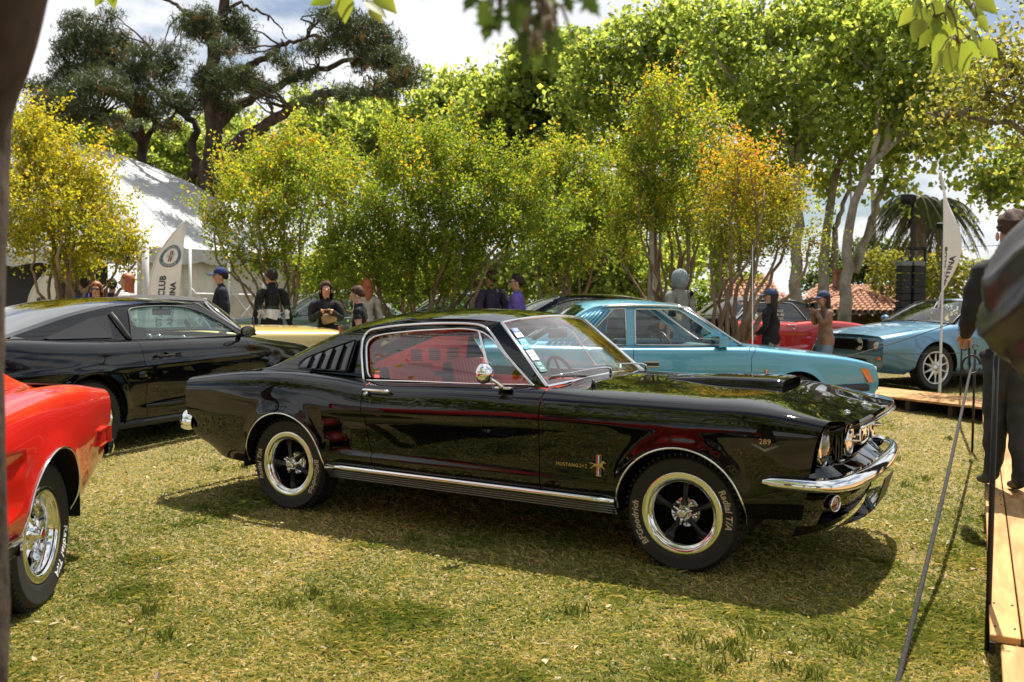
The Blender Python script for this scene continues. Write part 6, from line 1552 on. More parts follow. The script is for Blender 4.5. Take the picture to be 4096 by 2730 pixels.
for k in range(-2, 2):
    for r_ in range(3):
        l0, l1 = k * Ld * .62 + .004, (k + 1) * Ld * .62 - .004
        m = MB(); m.box(((l0 + l1) / 2, .17 + r_ * .34, .145), (l1 - l0, .333, .028), bev=.003); m.obj('plank', (ply, ply_b)[(k + r_) % 2], cross, smooth=False)
for k in range(-4, 6): m = MB(); m.box((k * .6, .5, .065), (.06, .9, .13)); m.obj('joist', wood_dark, cross, smooth=False)

# ------------------------------------------------------------------ rope barrier
iron = mat('barrier_iron', (.014, .014, .015), .55, .4)
rope_m = noisy('rope_grey', (.012, .010, .009), (.03, .026, .022), 60, .9, bump=.5, bscale=150)
cord_m = mat('dark_cord', (.02, .02, .022), .8)
bar_group = 'thin black barrier stakes'
def stake(label, p, h, r=.009):
    t = thing('barrier_stake', label, 'stake', tuple(p), 0, bar_group)
    V, F = tube(np.array([[0, 0, -.02], [0, 0, h * .5], [0, 0, h]]), r, 8); mk('rod', V, F, iron, t)
    a = np.linspace(0, 5.2, 16); V, F = tube(np.stack([.022 * np.cos(a) , 0 * a, h + .022 * np.sin(a) + .02], 1), .005, 6); mk('hook', V, F, iron, t)
    return t
stake('nearest black barrier stake, close against the walkway edge', (1.424, -1.21, 0), 1.20, .011)
stake('middle black barrier stake standing in the grass beside the walkway', (1.045, 4.42, float(ground_z(1.045, 4.42))), .98, .011)
stake('far black barrier stake by the white feather flag', at(2206, 926, 11.9) * [1, 1, 0] + [0, 0, .09], 1.0, .011)
ring_c = at(2232, 838, 8.6)
t = thing('rope_ring', 'dark ring tying the ropes together above the walkway edge', 'ring', tuple(ring_c), view_az)
a = np.linspace(0, 2 * np.pi * .93, 34); V, F = tube(np.stack([.085 * np.cos(a), .01 * np.sin(a * 2), .085 * np.sin(a)], 1), .011, 8); mk('ring_bar', V, F, iron, t)
def rope(label, P, r, m_, sag=0.0, name='rope'):
    P = np.array(P, float); o0 = P[0].copy(); C = cr(P, 40) if len(P) > 2 else np.linspace(P[0], P[1], 40)
    C[:, 2] -= sag * 4 * np.linspace(0, 1, 40) * (1 - np.linspace(0, 1, 40))
    V, F = tube(C - o0, r, 7); o = mk(name, V, F, m_); o.location = tuple(o0)
    return tag(o, label, 'rope', 'barrier ropes')
rope('thick grey rope running from the ring down to the bottom of the picture', [ring_c + [0, 0, -.02], at(2176, 1100, 5.2), at(2062, 1572, 3.37), at(2040, 1660, 3.1)], .0105, rope_m)
rope('slack grey rope looping from the far stake to the ring', [at(2204, 742, 11.9), at(2207, 782, 10.6), at(2222, 795, 9.4), at(2228, 760, 9.0)], .013, rope_m, .05)
rope('short grey rope holding the ring up', [at(2228, 748, 8.6), at(2227, 800, 8.6), ring_c + [-.01, 0, -.08]], .011, rope_m)
rope('thin dark cord stretched across the blue car and light blue bonnet', [at(2204, 738, 11.9), at(2010, 795, 11.2), at(1700, 880, 9.9)], .006, cord_m, .04)
rope('thin dark cord tied low along the walkway stakes', [at(2206, 812, 11.9), at(2060, 812, 11.9), at(1980, 812, 11.9)], .004, cord_m, .01)

# ------------------------------------------------------------------ tiled roofs, loudspeakers, light pole
tile_m = noisy('clay_tile', (.27, .11, .06), (.42, .22, .13), 5, .8, 5, bump=.3, bscale=25)
wall_m = noisy('stucco_wall', (.22, .15, .10), (.30, .21, .14), 3, .9)
def tiled_face(parent, e0, e1, r0, r1, nrow, ncol, name='roof_tile'):
    """barrel tiles in courses between an eave line e0-e1 and ridge line r0-r1, each tile a raised half pipe"""
    e0, e1, r0, r1 = map(np.array, (e0, e1, r0, r1)); V, F, n = [], [], 0
    nrm = np.cross(e1 - e0, r0 - e0 if np.linalg.norm(r0 - e0) > 1e-6 else r1 - e0); nrm = nrm / np.linalg.norm(nrm); nrm = nrm if nrm[2] > 0 else -nrm
    for i in range(nrow):
        for j in range(ncol):
            f0, f1 = i / nrow, (i + 1.12) / nrow; u = (j + .5) / ncol; hw = .46 / ncol * np.linalg.norm(e1 - e0); dx = (e1 - e0) / np.linalg.norm(e1 - e0)
            a = e0 + (e1 - e0) * u; b = r0 + (r1 - r0) * np.clip(u, 0, 1)
            L0 = np.linalg.norm(r1 - r0) / np.linalg.norm(e1 - e0)
            p0 = e0 + (r0 - e0) * f0; p1 = e1 + (r1 - e1) * f0; wid_ = np.linalg.norm(p1 - p0); s = (j + .5) * np.linalg.norm(e1 - e0) / ncol
            q = (np.dot(p0 - e0, dx)); 
            if s < q or s > q + wid_: continue
            slope = ((r0 + r1) / 2 - (e0 + e1) / 2); slope = slope - dx * np.dot(slope, dx)
            c0 = e0 + dx * s + slope * f0 + nrm * .05; c1 = e0 + dx * s + slope * min(f1, 1) + nrm * .015
            for c, k in ((c0, 1.05), (c1, .9)):
                for th in np.linspace(0, math.pi, 5): V.append(c + dx * hw * k * math.cos(th) + nrm * hw * .8 * math.sin(th))
            for q_ in range(4): F.append([n + q_, n + q_ + 1, n + 6 + q_, n + 5 + q_])
            n += 10
    o = mk(name, np.array(V), F, tile_m, parent, smooth=True, kind='stuff')
    return o
def quad(name, P, m_, parent): return mk(name, np.array(P), [[0, 1, 2, 3][:len(P)]], m_, parent, smooth=False)
d = 38.0
c0 = foot(2005, d); ex = np.array([_r[0], _r[1], 0]); ey = np.array([-ex[1], ex[0], 0])
pav = thing('tiled_pavilion', 'small open pavilion with a clay-tiled hip roof beyond the red convertible', 'building', tuple(c0), math.atan2(ex[1], ex[0]))
zE, zR, W2 = 1.05, 2.35, 1.95
zE, zR = at(2005, 718, d)[2] - c0[2], at(2008, 668, d)[2] - c0[2]
pk = (0.1, 1.9, zR); fc_ = [(-1.9, 0, zE), (1.9, 0, zE), (1.9, 3.8, zE), (-1.9, 3.8, zE)]
for k in range(4): tiled_face(pav, fc_[k], fc_[(k + 1) % 4], pk, pk, 9, 15)
for k in range(4):
    V, F = tube(np.linspace(fc_[k], pk, 12) + np.array([0, 0, .10]), .09, 6); mk('ridge_tile', V, F, tile_m, pav, kind='stuff')
    mk('roof_deck', np.array([fc_[k], fc_[(k + 1) % 4], pk]) - [0, 0, .03], [[0, 1, 2]], wood_dark, pav, smooth=False)
    m = MB(); m.box((fc_[k][0] * .9, 1.9 + (fc_[k][1] - 1.9) * .9, zE / 2), (.16, .16, zE)); m.obj('post', wood_dark, pav, smooth=False)
m = MB(); m.box((0, 3.4, zE * .42), (3.4, .1, zE * .84)); m.obj('wall', wall_m, pav, smooth=False)
V, F = tube(np.array([(-1.9, -.05, zE - .05), (1.9, -.05, zE - .05)]), .012, 5); mk('string_wire', V, F, iron, pav)
for k in range(7): V, F = lathe([(.001, -.05), (.04, -.02), (.04, .03), (.001, .05)], 8); mk('string_bulb', V[:, [0, 2, 1]] + [-1.6 + k * .53, -.05, zE - .12], F, lamp_glass, pav)
d = 46.0; c0 = foot(1985, d)
hs = thing('house', 'house with clay-tiled roof and chimney behind the pavilion', 'building', tuple(c0), math.atan2(ex[1], ex[0]))
zE, zR = at(1985, 690, d)[2] - c0[2], at(2010, 655, d)[2] - c0[2]
m = MB(); m.box((.4, 3.0, zE / 2), (6.4, 5.0, zE)); m.obj('wall', wall_m, hs, smooth=False)
tiled_face(hs, (-3.0, 0, zE), (3.6, 0, zE), (-1.2, 3.0, zR), (3.4, 3.0, zR), 9, 26); mk('roof_deck', np.array([(-3.0, 0, zE), (3.6, 0, zE), (3.4, 3.0, zR), (-1.2, 3.0, zR)]) - [0, 0, .03], [[0, 1, 2, 3]], wall_m, hs, smooth=False)
zC = at(1975, 622, d)[2] - c0[2]; m = MB(); m.box((-.35, 2.2, zC / 2 + .3), (.75, .6, zC - .6)); m.box((-.35, 2.2, zC + .02), (.95, .8, .12)); m.obj('chimney', mat('chimney_brown', (.16, .085, .06), .9), hs, smooth=False)
d = 44.0; c0 = foot(1740, d)
h2 = thing('house', 'house whose salmon tiled roof shows between the shrub stems', 'building', tuple(c0), math.atan2(ex[1], ex[0]))
zE, zR = at(1740, 705, d)[2] - c0[2], at(1740, 630, d)[2] - c0[2]
m = MB(); m.box((.1, 3.2, zE / 2), (2.9, 5.0, zE)); m.obj('wall', wall_m, h2, smooth=False)
tiled_face(h2, (-1.5, 0, zE), (1.7, 0, zE), (-1.2, 3.2, zR), (1.3, 3.2, zR), 10, 13); mk('roof_deck', np.array([(-1.5, 0, zE), (1.7, 0, zE), (1.3, 3.2, zR), (-1.2, 3.2, zR)]) - [0, 0, .03], [[0, 1, 2, 3]], wall_m, h2, smooth=False)
# loudspeaker stacks
spk = mat('speaker_black', (.008, .008, .009), .7); spk_top = mat('speaker_grey_top', (.13, .14, .14), .6)
for k, (xc, lab) in enumerate(((2075, 'left black loudspeaker stack with grey top beyond the blue car'), (2104, 'right black loudspeaker stack with grey top beyond the blue car'))):
    d = 24.0; c0 = foot(xc, d); t = thing('loudspeaker', lab, 'loudspeaker', tuple(c0), math.atan2(ex[1], ex[0]) + .1, 'loudspeaker stacks')
    zt = at(xc, 612, d)[2] - c0[2]; zb_ = at(xc, 708, d)[2] - c0[2]
    for q in range(6):
        z0 = zb_ + (zt - zb_) * q / 6; hh = (zt - zb_) / 6; m = MB(); m.box((0, 0, z0 + hh / 2), (.27, .30, hh - .012), rotx(.02 * (q - 3)), bev=.012); m.obj('speaker_box', spk, t, smooth=False)
    m = MB(); m.box((0, 0, zt + .06), (.29, .32, .12), bev=.01); m.obj('top_cap', spk_top, t, smooth=False)
    m = MB(); m.box((0, 0, zb_ / 2), (.32, .34, zb_), bev=.01); m.obj('sub_box', spk, t, smooth=False)
d = 25.0; c0 = foot(2092, d); t = thing('light_mast', 'dark mast with lamp heads standing between the loudspeakers', 'mast', tuple(c0), math.atan2(ex[1], ex[0]))
hm = at(2092, 452, d)[2] - c0[2]; V, F = tube(np.array([(0, 0, 0), (0, 0, hm)]), .04, 8); mk('mast_pole', V, F, iron, t)
z1 = at(2092, 572, d)[2] - c0[2]; m = MB(); m.box((.14, 0, z1), (.5, .06, .08)); m.tube(np.array([(.36, 0, 0), (.36, 0, z1)]), .04, 8); m.obj('mast_frame', iron, t)
m = MB(); m.box((-.16, -.05, hm - .1), (.36, .2, .26), rotx(.3), bev=.03); m.box((-.16, -.17, hm - .12), (.30, .03, .18), rotx(.3)); m.obj('lamp_head', iron, t)
d = 30; c0 = foot(2163, d); t = thing('light_mast', 'second dark mast right of the loudspeakers under the palm', 'mast', tuple(c0)); hm2 = at(2163, 520, d)[2] - c0[2]; V, F = tube(np.array([(0, 0, 0), (0, 0, hm2)]), .05, 8); mk('mast_pole', V, F, iron, t); m = MB(); m.box((0, 0, hm2), (.45, .12, .2), bev=.03); m.obj('lamp_head', iron, t)
# hedge far right and overhead cable
rg = np.random.default_rng(5); c0 = foot(2290, 40)
t = thing('hedge', 'dark green hedge beyond the man in black at the right', 'hedge', tuple(c0), math.atan2(ex[1], ex[0]))
hz = at(2290, 590, 40)[2] - c0[2]; n = 9000; Pp = np.stack([rg.uniform(-5.5, 5, n), rg.uniform(-.8, .8, n), rg.uniform(0, 1, n) ** .7 * hz], 1); Pp[:, 2] *= 1 + .10 * np.sin(Pp[:, 0] * 2.1) + .06 * np.sin(Pp[:, 0] * 5.3)
leaf_cloud('foliage', Pp, .19, rg.normal(.45, .25, n), LM_OLIVE, t, .7, .2, rg=rg)
m = MB(); m.tube(np.array([(-5, 0, 0), (-5, 0, hz * .6)]), .08, 6); m.tube(np.array([(0, 0, 0), (0, 0, hz * .7)]), .08, 6); m.tube(np.array([(4, 0, 0), (4, 0, hz * .7)]), .08, 6); m.obj('stem', bark_grey, t)
c0 = foot(1180, 47); hz = at(1180, 628, 47)[2] - c0[2]; n = 15000
t = thing('hedge', 'long green hedge behind the shrubs along the back of the lawn', 'hedge', tuple(c0), math.atan2(ex[1], ex[0]))
Pp = np.stack([rg.uniform(-13, 13, n), rg.uniform(-.9, .9, n), rg.uniform(0, 1, n) ** .75 * hz], 1); Pp[:, 2] *= 1 + .22 * np.sin(Pp[:, 0] * 1.3) + .12 * np.sin(Pp[:, 0] * 3.7)
leaf_cloud('foliage', Pp, .22, rg.normal(.35, .28, n), LM_PLANE, t, .8, .2, rg=rg)
m = MB()
for k in range(9): m.tube(np.array([(-12 + 3 * k, 0, 0), (-12 + 3 * k, 0, hz * .6)]), .07, 6)
m.obj('stem', bark_grey, t)
c0 = at(1700, 590, 48); c1 = at(2500, 556, 48); V, F = tube(np.linspace(c0, c1, 12) - c0, .018, 5); o = mk('overhead_cable', V, F, iron); o.location = tuple(c0); tag(o, 'thin cable hanging across the sky at the right', 'cable')
# ------------------------------------------------------------------ the cars
black_paint = paint('black_paint', (.0025, .0025, .003), .3, spec=.0)
black_paint_b = paint('black_paint_modern', (.003, .003, .004), .3, orange=.002, spec=0.0)
red_paint = paint('red_paint', (.62, .012, .006), .3)
red_paint_b = paint('red_paint_deep', (.45, .012, .010), .3)
orange_paint = paint('orange_red_paint', (.70, .05, .008), .3)
cyan_paint = paint('light_blue_paint', (.075, .32, .48), .3)
blue_paint = paint('metallic_blue_paint', (.08, .205, .325), .35, .4)
yellow_paint = paint('pale_yellow_paint', (.62, .46, .14), .3)
teal_paint = paint('grey_green_paint', (.10, .17, .16), .3)
navy_paint = paint('navy_paint', (.01, .018, .05), .3)
CG = 'classic cars parked on the lawn'

def put(x, y): return (x, y, float(ground_z(x, y)))
D = math.radians
hero, hero_lf = classic('classic_fastback', 'glossy black 1960s fastback with red interior in the middle of the lawn', CG, (0, 0, 0), 0.0, black_paint, 'fastback', 2, .31, True, 'mag', red_vinyl, steer=0.0)
red_car, _ = classic('classic_coupe', 'bright red classic coupe cut off by the tree trunk, its tail showing', CG, (-1.31, -5.46, 0.0), D(-53.4), red_paint, 'fastback', 1, .335, True, 'cragar', black_vinyl, marker=True, lwheel='white', lift=.065)
s197, _ = modern('modern_coupe', 'black modern coupe with dark quarter window cover behind the red car', CG, (-6.70, 2.30, 0.0), D(97.3), black_paint_b, 's197', 2, .345, 'alloy', glass_teal, black_vinyl)
fox, _ = modern('hatchback_coupe', 'light blue square-cut coupe with slatted roof pillar behind the black fastback', CG, (-1.09, 5.11, .055), D(36), cyan_paint, 'fox', 2, .31, 'plain', glass('side_glass_clear', (.90, .95, .93), 1.0, .05), mat('teal_trim', (.02, .09, .10), .5))
blue, _ = modern('modern_coupe', 'metallic blue modern coupe facing left beside the wooden walkway', CG, put(-.46, 10.45), D(230), blue_paint, 's197', 1, .345, 'mesh19', glass_clear, black_vinyl)
conv, _ = classic('convertible', 'red classic convertible with black soft top raised, behind the light blue coupe', CG, put(-4.17, 10.46), D(229), red_paint_b, 'soft_top', 1, .31, False, 'plain', black_vinyl)
yel, _ = classic('convertible', 'pale yellow classic convertible with black soft top beyond the black modern coupe', CG, put(-7.44, 4.26), D(57), yellow_paint, 'soft_top', 1, .31, False, 'plain', black_vinyl)
def roof_at(px, d, hd):
    """front-axle position so that the roof sits in image column px at depth d"""
    p = at(px, 700, d); return put(p[0] + 1.7 * math.cos(hd), p[1] + 1.7 * math.sin(hd))
modern('modern_coupe', 'black coupe whose dark curved roof shows left of the light blue coupe', CG, roof_at(1372, 15.4, D(212)), D(212), black_paint_b, 's197', 1, .345, 'plain', glass_teal, black_vinyl)
modern('saloon_car', 'grey-green car behind the visitor in the long black coat', CG, roof_at(800, 17.5, D(214)), D(214), teal_paint, 'fox', 1, .31, 'plain', glass_teal, black_vinyl)
modern('saloon_car', 'dark navy car half hidden behind the stems of the widest shrub', CG, roof_at(1075, 19.5, D(214)), D(214), navy_paint, 'fox', 1, .31, 'plain', glass_teal, black_vinyl)
# ------------------------------------------------------------------ people
def fabric(name, c, var=1.5, rough=.85, sheen=.0, spec=.25):
    return noisy(name, c, tuple(min(1, q * var) for q in c), 12, rough, 5, bump=.35, bscale=22, spec=spec, dist=.02)


skin_m = noisy('skin', (.48, .27, .19), (.40, .20, .13), 14, .5)
hair_dark = noisy('hair_dark', (.010, .007, .005), (.03, .018, .012), 60, .8, stretch=(1, 1, .2))
hair_red = noisy('hair_auburn', (.22, .055, .02), (.34, .10, .035), 60, .5, stretch=(1, 1, .2))
hair_brown = noisy('hair_brown', (.025, .013, .008), (.07, .032, .018), 60, .8, stretch=(1, 1, .2))


def person(label, loc, heading, H=1.72, top=None, trousers=None, shoes=None, hair=hair_dark, hair_style='short', cap=None, hood=None, coat=None, armL=None, armR=None, turn=0.0, nod=0.0, glasses=False, stripes=None, lean=0.0, bulk=1.0, hold=None, group='visitors walking among the cars', stride=.05, wrinkle=.006, sleeve='long', sub=2, arm_r=1.0, z_off=0.0, wrinkle_scale=9.0, folds=0.0, stance=1.0):
    """facing local +x; built in units of body height"""
    t = thing('person', label, 'person', loc, heading, group)
    top = top or fabric('cloth_black', (.012, .012, .013)); trousers = trousers or fabric('trouser_dark', (.015, .016, .02)); shoes = shoes or mat('shoe_black', (.012, .012, .012), .5)
    armL = armL or ((-.02, .155, .63), (.03, .165, .475)); armR = armR or ((-.02, -.155, .63), (.03, -.165, .475))
    V, E, Rr, bones = [], [], [], []
    def node(p, r, par=None, reg=None):
        V.append(np.array(p, float)); Rr.append(r if isinstance(r, tuple) else (r, r)); k = len(V) - 1
        if par is not None: E.append((par, k)); bones.append((par, k, reg))
        return k
    b = bulk
    lx = lambda z: lean * (z - .5)
    pel = node((lx(.53), 0, .535), (.080 * b, .062 * b))
    wa = node((lx(.61), 0, .615), (.080 * b, .060 * b), pel, 'top')
    ch = node((lx(.71) + .004, 0, .715), (.084 * b, .066 * b), wa, 'top')
    nb = node((lx(.80), 0, .795), (.070 * b, .052 * b), ch, 'top')
    nk = node((lx(.845) + .005, 0, .842), (.032, .034), nb, 'top')
    Rt = rotz(turn) @ roty(nod)
    hc = np.array([lx(.87) + .010, 0, .868])
    hp = lambda p: tuple(hc + Rt @ np.array(p))
    jaw = node(hp((.010, 0, .012)), (.037, .046), nk, 'skin')
    fc = node(hp((.012, 0, .055)), (.045, .055), jaw, 'skin')
    cr_ = node(hp((-.004, 0, .098)), (.038, .046), fc, 'skin')
    ns = node(hp((.072, 0, .040)), .008, fc, 'skin')
    for sgn, (el, ha) in ((1, armL), (-1, armR)):
        el = np.array(el, float); ha = np.array(ha, float)
        if arm_r == 1.0: el[1] -= sgn * .030; ha[1] -= sgn * .018 * (abs(ha[1]) > .1)
        cl = node((lx(.80), sgn * .050 * b, .797), .042 * b, nb, 'top')
        sh = node((lx(.80) - .004, sgn * .094 * b, .783), .040 * b * arm_r, cl, 'top')
        m1 = node((np.array(V[sh]) + el) / 2, .033 * b * arm_r, sh, 'top')
        e = node(el, .028 * b * arm_r, m1, 'top' if sleeve == 'long' else 'skin')
        wr = node(el + (ha - el) * .86,   .021 * (b if sleeve == 'long' else 1) * arm_r, e, 'top' if sleeve == 'long' else 'skin')
        d = ha - el; d /= np.linalg.norm(d)
        pm = node(ha, (.017, .022), wr, 'skin')
        up = np.array([0, 0, 1.0]); sd_ = np.cross(d, up); n_ = np.linalg.norm(sd_); sd_ = sd_ / n_ if n_ > .2 else np.array([1.0, 0, 0])
        pn = np.cross(sd_, d)
        for q, (o, ln) in enumerate(((-.016, .040), (-.006, .046), (.005, .044), (.015, .036))):
            f1 = node(ha + sd_ * o + d * .024, .0052, pm, 'skin'); f2 = node(ha + sd_ * o * 1.05 + d * (.024 + ln * .55) - pn * .006, .0050, f1, 'skin'); node(ha + sd_ * o + d * (.024 + ln * .85) - pn * .020, .0044, f2, 'skin')
        th = node(ha + sd_ * .020 * -sgn + d * .006 + pn * .004, .0060, pm, 'skin'); node(ha + sd_ * .030 * -sgn + d * .028 - pn * .010, .0048, th, 'skin')
    for sgn in (1, -1):
        s = stride * sgn
        hp_ = node((0, sgn * stance * .048, .50), .062 * b, pel, 'trousers'); m = node((s * .3 + .005, sgn * stance * .052, .40), .052 * b, hp_, 'trousers')
        kn = node((s * .55 + .012, sgn * stance * .053, .285), .040 * b, m, 'trousers'); sh = node((s * .8, sgn * stance * .054, .16), .036 * b, kn, 'trousers')
        an = node((s, sgn * stance * .056, .055), .030, sh, 'trousers'); to = node((s + .055, sgn * stance * .062, .022), (.024, .020), an, 'shoe'); node((s + .105, sgn * stance * .066, .016), (.022, .014), to, 'shoe'); node((s - .020, sgn * stance * .056, .020), .021, an, 'shoe')
    P = np.array(V)
    me = bpy.data.meshes.new('body'); me.from_pydata((P * H).tolist(), E, []); o = bpy.data.objects.new('body_tmp', me); COL.objects.link(o)
    sk = o.modifiers.new('skin', 'SKIN'); sk.use_smooth_shade = True; sk.branch_smoothing = .4
    ss = o.modifiers.new('sub', 'SUBSURF'); ss.levels = sub; ss.render_levels = sub
    lay = me.skin_vertices[0].data
    for i, r in enumerate(Rr): lay[i].radius = (r[0] * H, r[1] * H); lay[i].use_root = (i == 0)
    dg = bpy.context.evaluated_depsgraph_get(); ob = bpy.data.meshes.new_from_object(o.evaluated_get(dg)); bpy.data.objects.remove(o); bpy.data.meshes.remove(me)
    ob.name = 'body'
    n = len(ob.vertices); co = np.zeros(n * 3, np.float32); ob.vertices.foreach_get('co', co); co = co.reshape(-1, 3).astype(float)
    fc_ = np.zeros(len(ob.polygons) * 3, np.float32); ob.polygons.foreach_get('center', fc_); fc_ = fc_.reshape(-1, 3) / H
    def regions(Q):
        best = np.full(len(Q), 9.0); reg = np.zeros(len(Q), int); names = {'skin': 0, 'top': 1, 'trousers': 2, 'shoe': 3}
        for a, c, rg in bones:
            A, B = P[a], P[c]; d = B - A; tt = np.clip(((Q - A) @ d) / (d @ d + 1e-12), 0, 1); dist = np.linalg.norm(Q - A - tt[:, None] * d, axis=1); ra = Rr[a][0] * (1 - tt) + Rr[c][0] * tt
            v = dist / (ra + 1e-3); m = v < best; best[m] = v[m]; reg[m] = names[rg]
        reg[(reg == 2) & (Q[:, 2] > .475)] = 1
        return reg
    vr = regions(co / H)
    nm = np.zeros(n * 3, np.float32); ob.vertices.foreach_get('normal', nm); nm = nm.reshape(-1, 3)
    if wrinkle:
        q = co / H * wrinkle_scale + heading * 3
        f = np.sin(q[:, 2] * 5 + 2.2 * np.sin(q[:, 0] * 3 + q[:, 2]) + 1.7 * np.sin(q[:, 1] * 4)) + .6 * np.sin(q[:, 2] * 11 + 3 * np.sin(q[:, 1] * 5 + 1))
        co += nm * (f * wrinkle * np.isin(vr, (1, 2)))[:, None]
    if folds:
        q = co / H; ph_ = q @ np.array([34.0, 40.0, 88.0]) + 1.8 * np.sin(q @ np.array([44.0, -37.0, 19.0])) + 1.2 * np.sin(q @ np.array([-21.0, 60.0, 39.0]))
        f = (1 - np.abs(np.sin(ph_ * .5))) * 1.8 - .6
        co += nm * (f * folds * (vr == 1))[:, None]
    co += nm * ((vr == 1) * .006)[:, None]
    ob.vertices.foreach_set('co', co.astype(np.float32).ravel())
    fr = regions(fc_)
    for m in (skin_m, top, trousers, shoes): ob.materials.append(m)
    if stripes:
        for k, (z0, z1, m) in enumerate(stripes):
            ob.materials.append(m); q = (fr == 1) & (fc_[:, 2] > z0) & (fc_[:, 2] < z1) & (np.abs(fc_[:, 1]) < .128 * b); fr[q] = 4 + k
    ob.polygons.foreach_set('material_index', fr.astype(np.int32)); ob.polygons.foreach_set('use_smooth', np.ones(len(fr), bool)); ob.update()
    body = bpy.data.objects.new('body', ob); COL.objects.link(body); body.parent = t
    hl = lambda v: (hc + (np.asarray(v) @ Rt.T)) * H
    def ell(c, r, z0=-1.0, z1=1.0, n=20, k=12, jit=0.0, seed=0):
        th = np.arccos(np.linspace(z1, z0, k)); rg = np.random.default_rng(seed); Vv = []
        for a in th:
            for q in np.linspace(0, 2 * np.pi, n, endpoint=False):
                s = 1 + jit * rg.normal(); Vv.append([c[0] + r[0] * math.sin(a) * math.cos(q) * s, c[1] + r[1] * math.sin(a) * math.sin(q) * s, c[2] + r[2] * math.cos(a) * s])
        F = [[i * n + j, (i + 1) * n + j, (i + 1) * n + (j + 1) % n, i * n + (j + 1) % n] for i in range(k - 1) for j in range(n)]
        return np.array(Vv), F
    if hair_style and not hood:
        V1, F1 = ell((-.010, 0, .066), (.063, .052, .070), -.75, 1, 28, 14, .035 if sub < 3 else .07, int(abs(heading) * 100) % 97)
        zmin = np.interp(V1[:, 0], [-.07, -.02, .02, .05], [.012, .045, .082, .100]); zc_ = zmin + .005 * np.sin(V1[:, 1] * 330); lowv = V1[:, 2] < zc_ + .012; V1[lowv, 0] = -.010 + (V1[lowv, 0] + .010) * .86; V1[lowv, 1] *= .86; V1[:, 2] = np.maximum(V1[:, 2], zc_)
        m = MB(); m.add(hl(V1), F1)
        if hair_style == 'long':
            A = []
            for k, zz in enumerate(np.linspace(.07, -.17, 9)):
                w_ = .056 + .008 * math.sin(k * .9); A.append([[-.012 + .054 * math.cos(q) * (1 - .2 * (k > 5)), w_ * math.sin(q), zz + .006 * math.sin(q * 5 + k)] for q in np.linspace(math.pi * .42, math.pi * 1.58, 13)])
            m.add(hl(np.array(A).reshape(-1, 3)), [list(f) for f in gridf(9, 13)])
        m.obj('hair', hair, t)
        for sg in (1, -1):
            V1, F1 = ell((-.004, sg * .050, .040), (.012, .006, .018), n=10, k=6); mk('ear', hl(V1), F1, skin_m, t)
    if cap:
        V1, F1 = ell((-.006, 0, .075), (.065, .058, .062), .02, 1, 24, 8); m = MB(); m.add(hl(V1), F1)
        A = [[[.045 + .075 * s * (1 - .35 * v * v), .052 * v, .082 - .010 * s - .012 * v * v] for v in np.linspace(-1, 1, 9)] for s in np.linspace(0, 1, 4)]
        m.add(hl(np.array(A).reshape(-1, 3)), [list(f) for f in gridf(4, 9)]); A = np.array(A); A[..., 2] -= .004; m.add(hl(A.reshape(-1, 3)), [list(f)[::-1] for f in gridf(4, 9)])
        m.obj('cap', cap, t)
    if hood:
        V1, F1 = ell((-.016, 0, .050), (.078, .068, .092), -.95, 1, 24, 14)
        keep = [f for f in F1 if not (np.mean(V1[f, 0]) > .035 and -.01 < np.mean(V1[f, 2]) < .105)]
        mk('hood', hl(V1), keep, hood, t)
    if glasses:
        m = MB(); m.box((.060, 0, .058), (.010, .085, .020), bev=.004)
        for sg in (1, -1): m.box((.03, sg * .046, .060), (.06, .004, .006))
        Vg = np.concatenate(m.V); mk('sunglasses', hl(Vg), m.F, mat('lens_black', (.005, .005, .005), .1), t, smooth=False)
    else:
        for sg in (1, -1):
            V1, F1 = ell((.058, sg * .019, .056), (.006, .008, .005), n=8, k=5); mk('eye', hl(V1), F1, mat('eye_dark', (.02, .012, .01), .2), t)
    V1, F1 = ell((.060, 0, .016), (.004, .014, .004), n=8, k=5); mk('mouth', hl(V1), F1, mat('lip', (.34, .12, .10), .5), t)
    if coat:
        A = []
        for k, zz in enumerate(np.linspace(.60, coat[1], 8)):
            w_ = .108 * b + .030 * k / 7; A.append([[(.085 * b + .022 * k / 7) * math.cos(q) + .004 * math.sin(q * 7), w_ * math.sin(q) * (1 + .03 * math.sin(5 * q + k)), zz] for q in np.linspace(0, 2 * np.pi, 29)])
        mk('coat_skirt', np.array(A).reshape(-1, 3) * H, gridf(8, 29), coat[0], t)
    if hold == 'phone':
        p = (np.array(armL[1]) + np.array(armR[1])) / 2 * H
        ph = thing('phone', 'dark phone held up by the photographing visitor in the long black coat', 'phone'); ph.location = tuple(np.array(loc) + rotz(heading) @ (p + np.array([.05, 0, .04]))); ph.rotation_euler = (0, 0, heading)
        m = MB(); m.box((0, 0, 0), (.009, .075, .155), bev=.003); m.obj('phone_case', mat('phone_black', (.01, .01, .012), .2), ph, smooth=False)
    return t
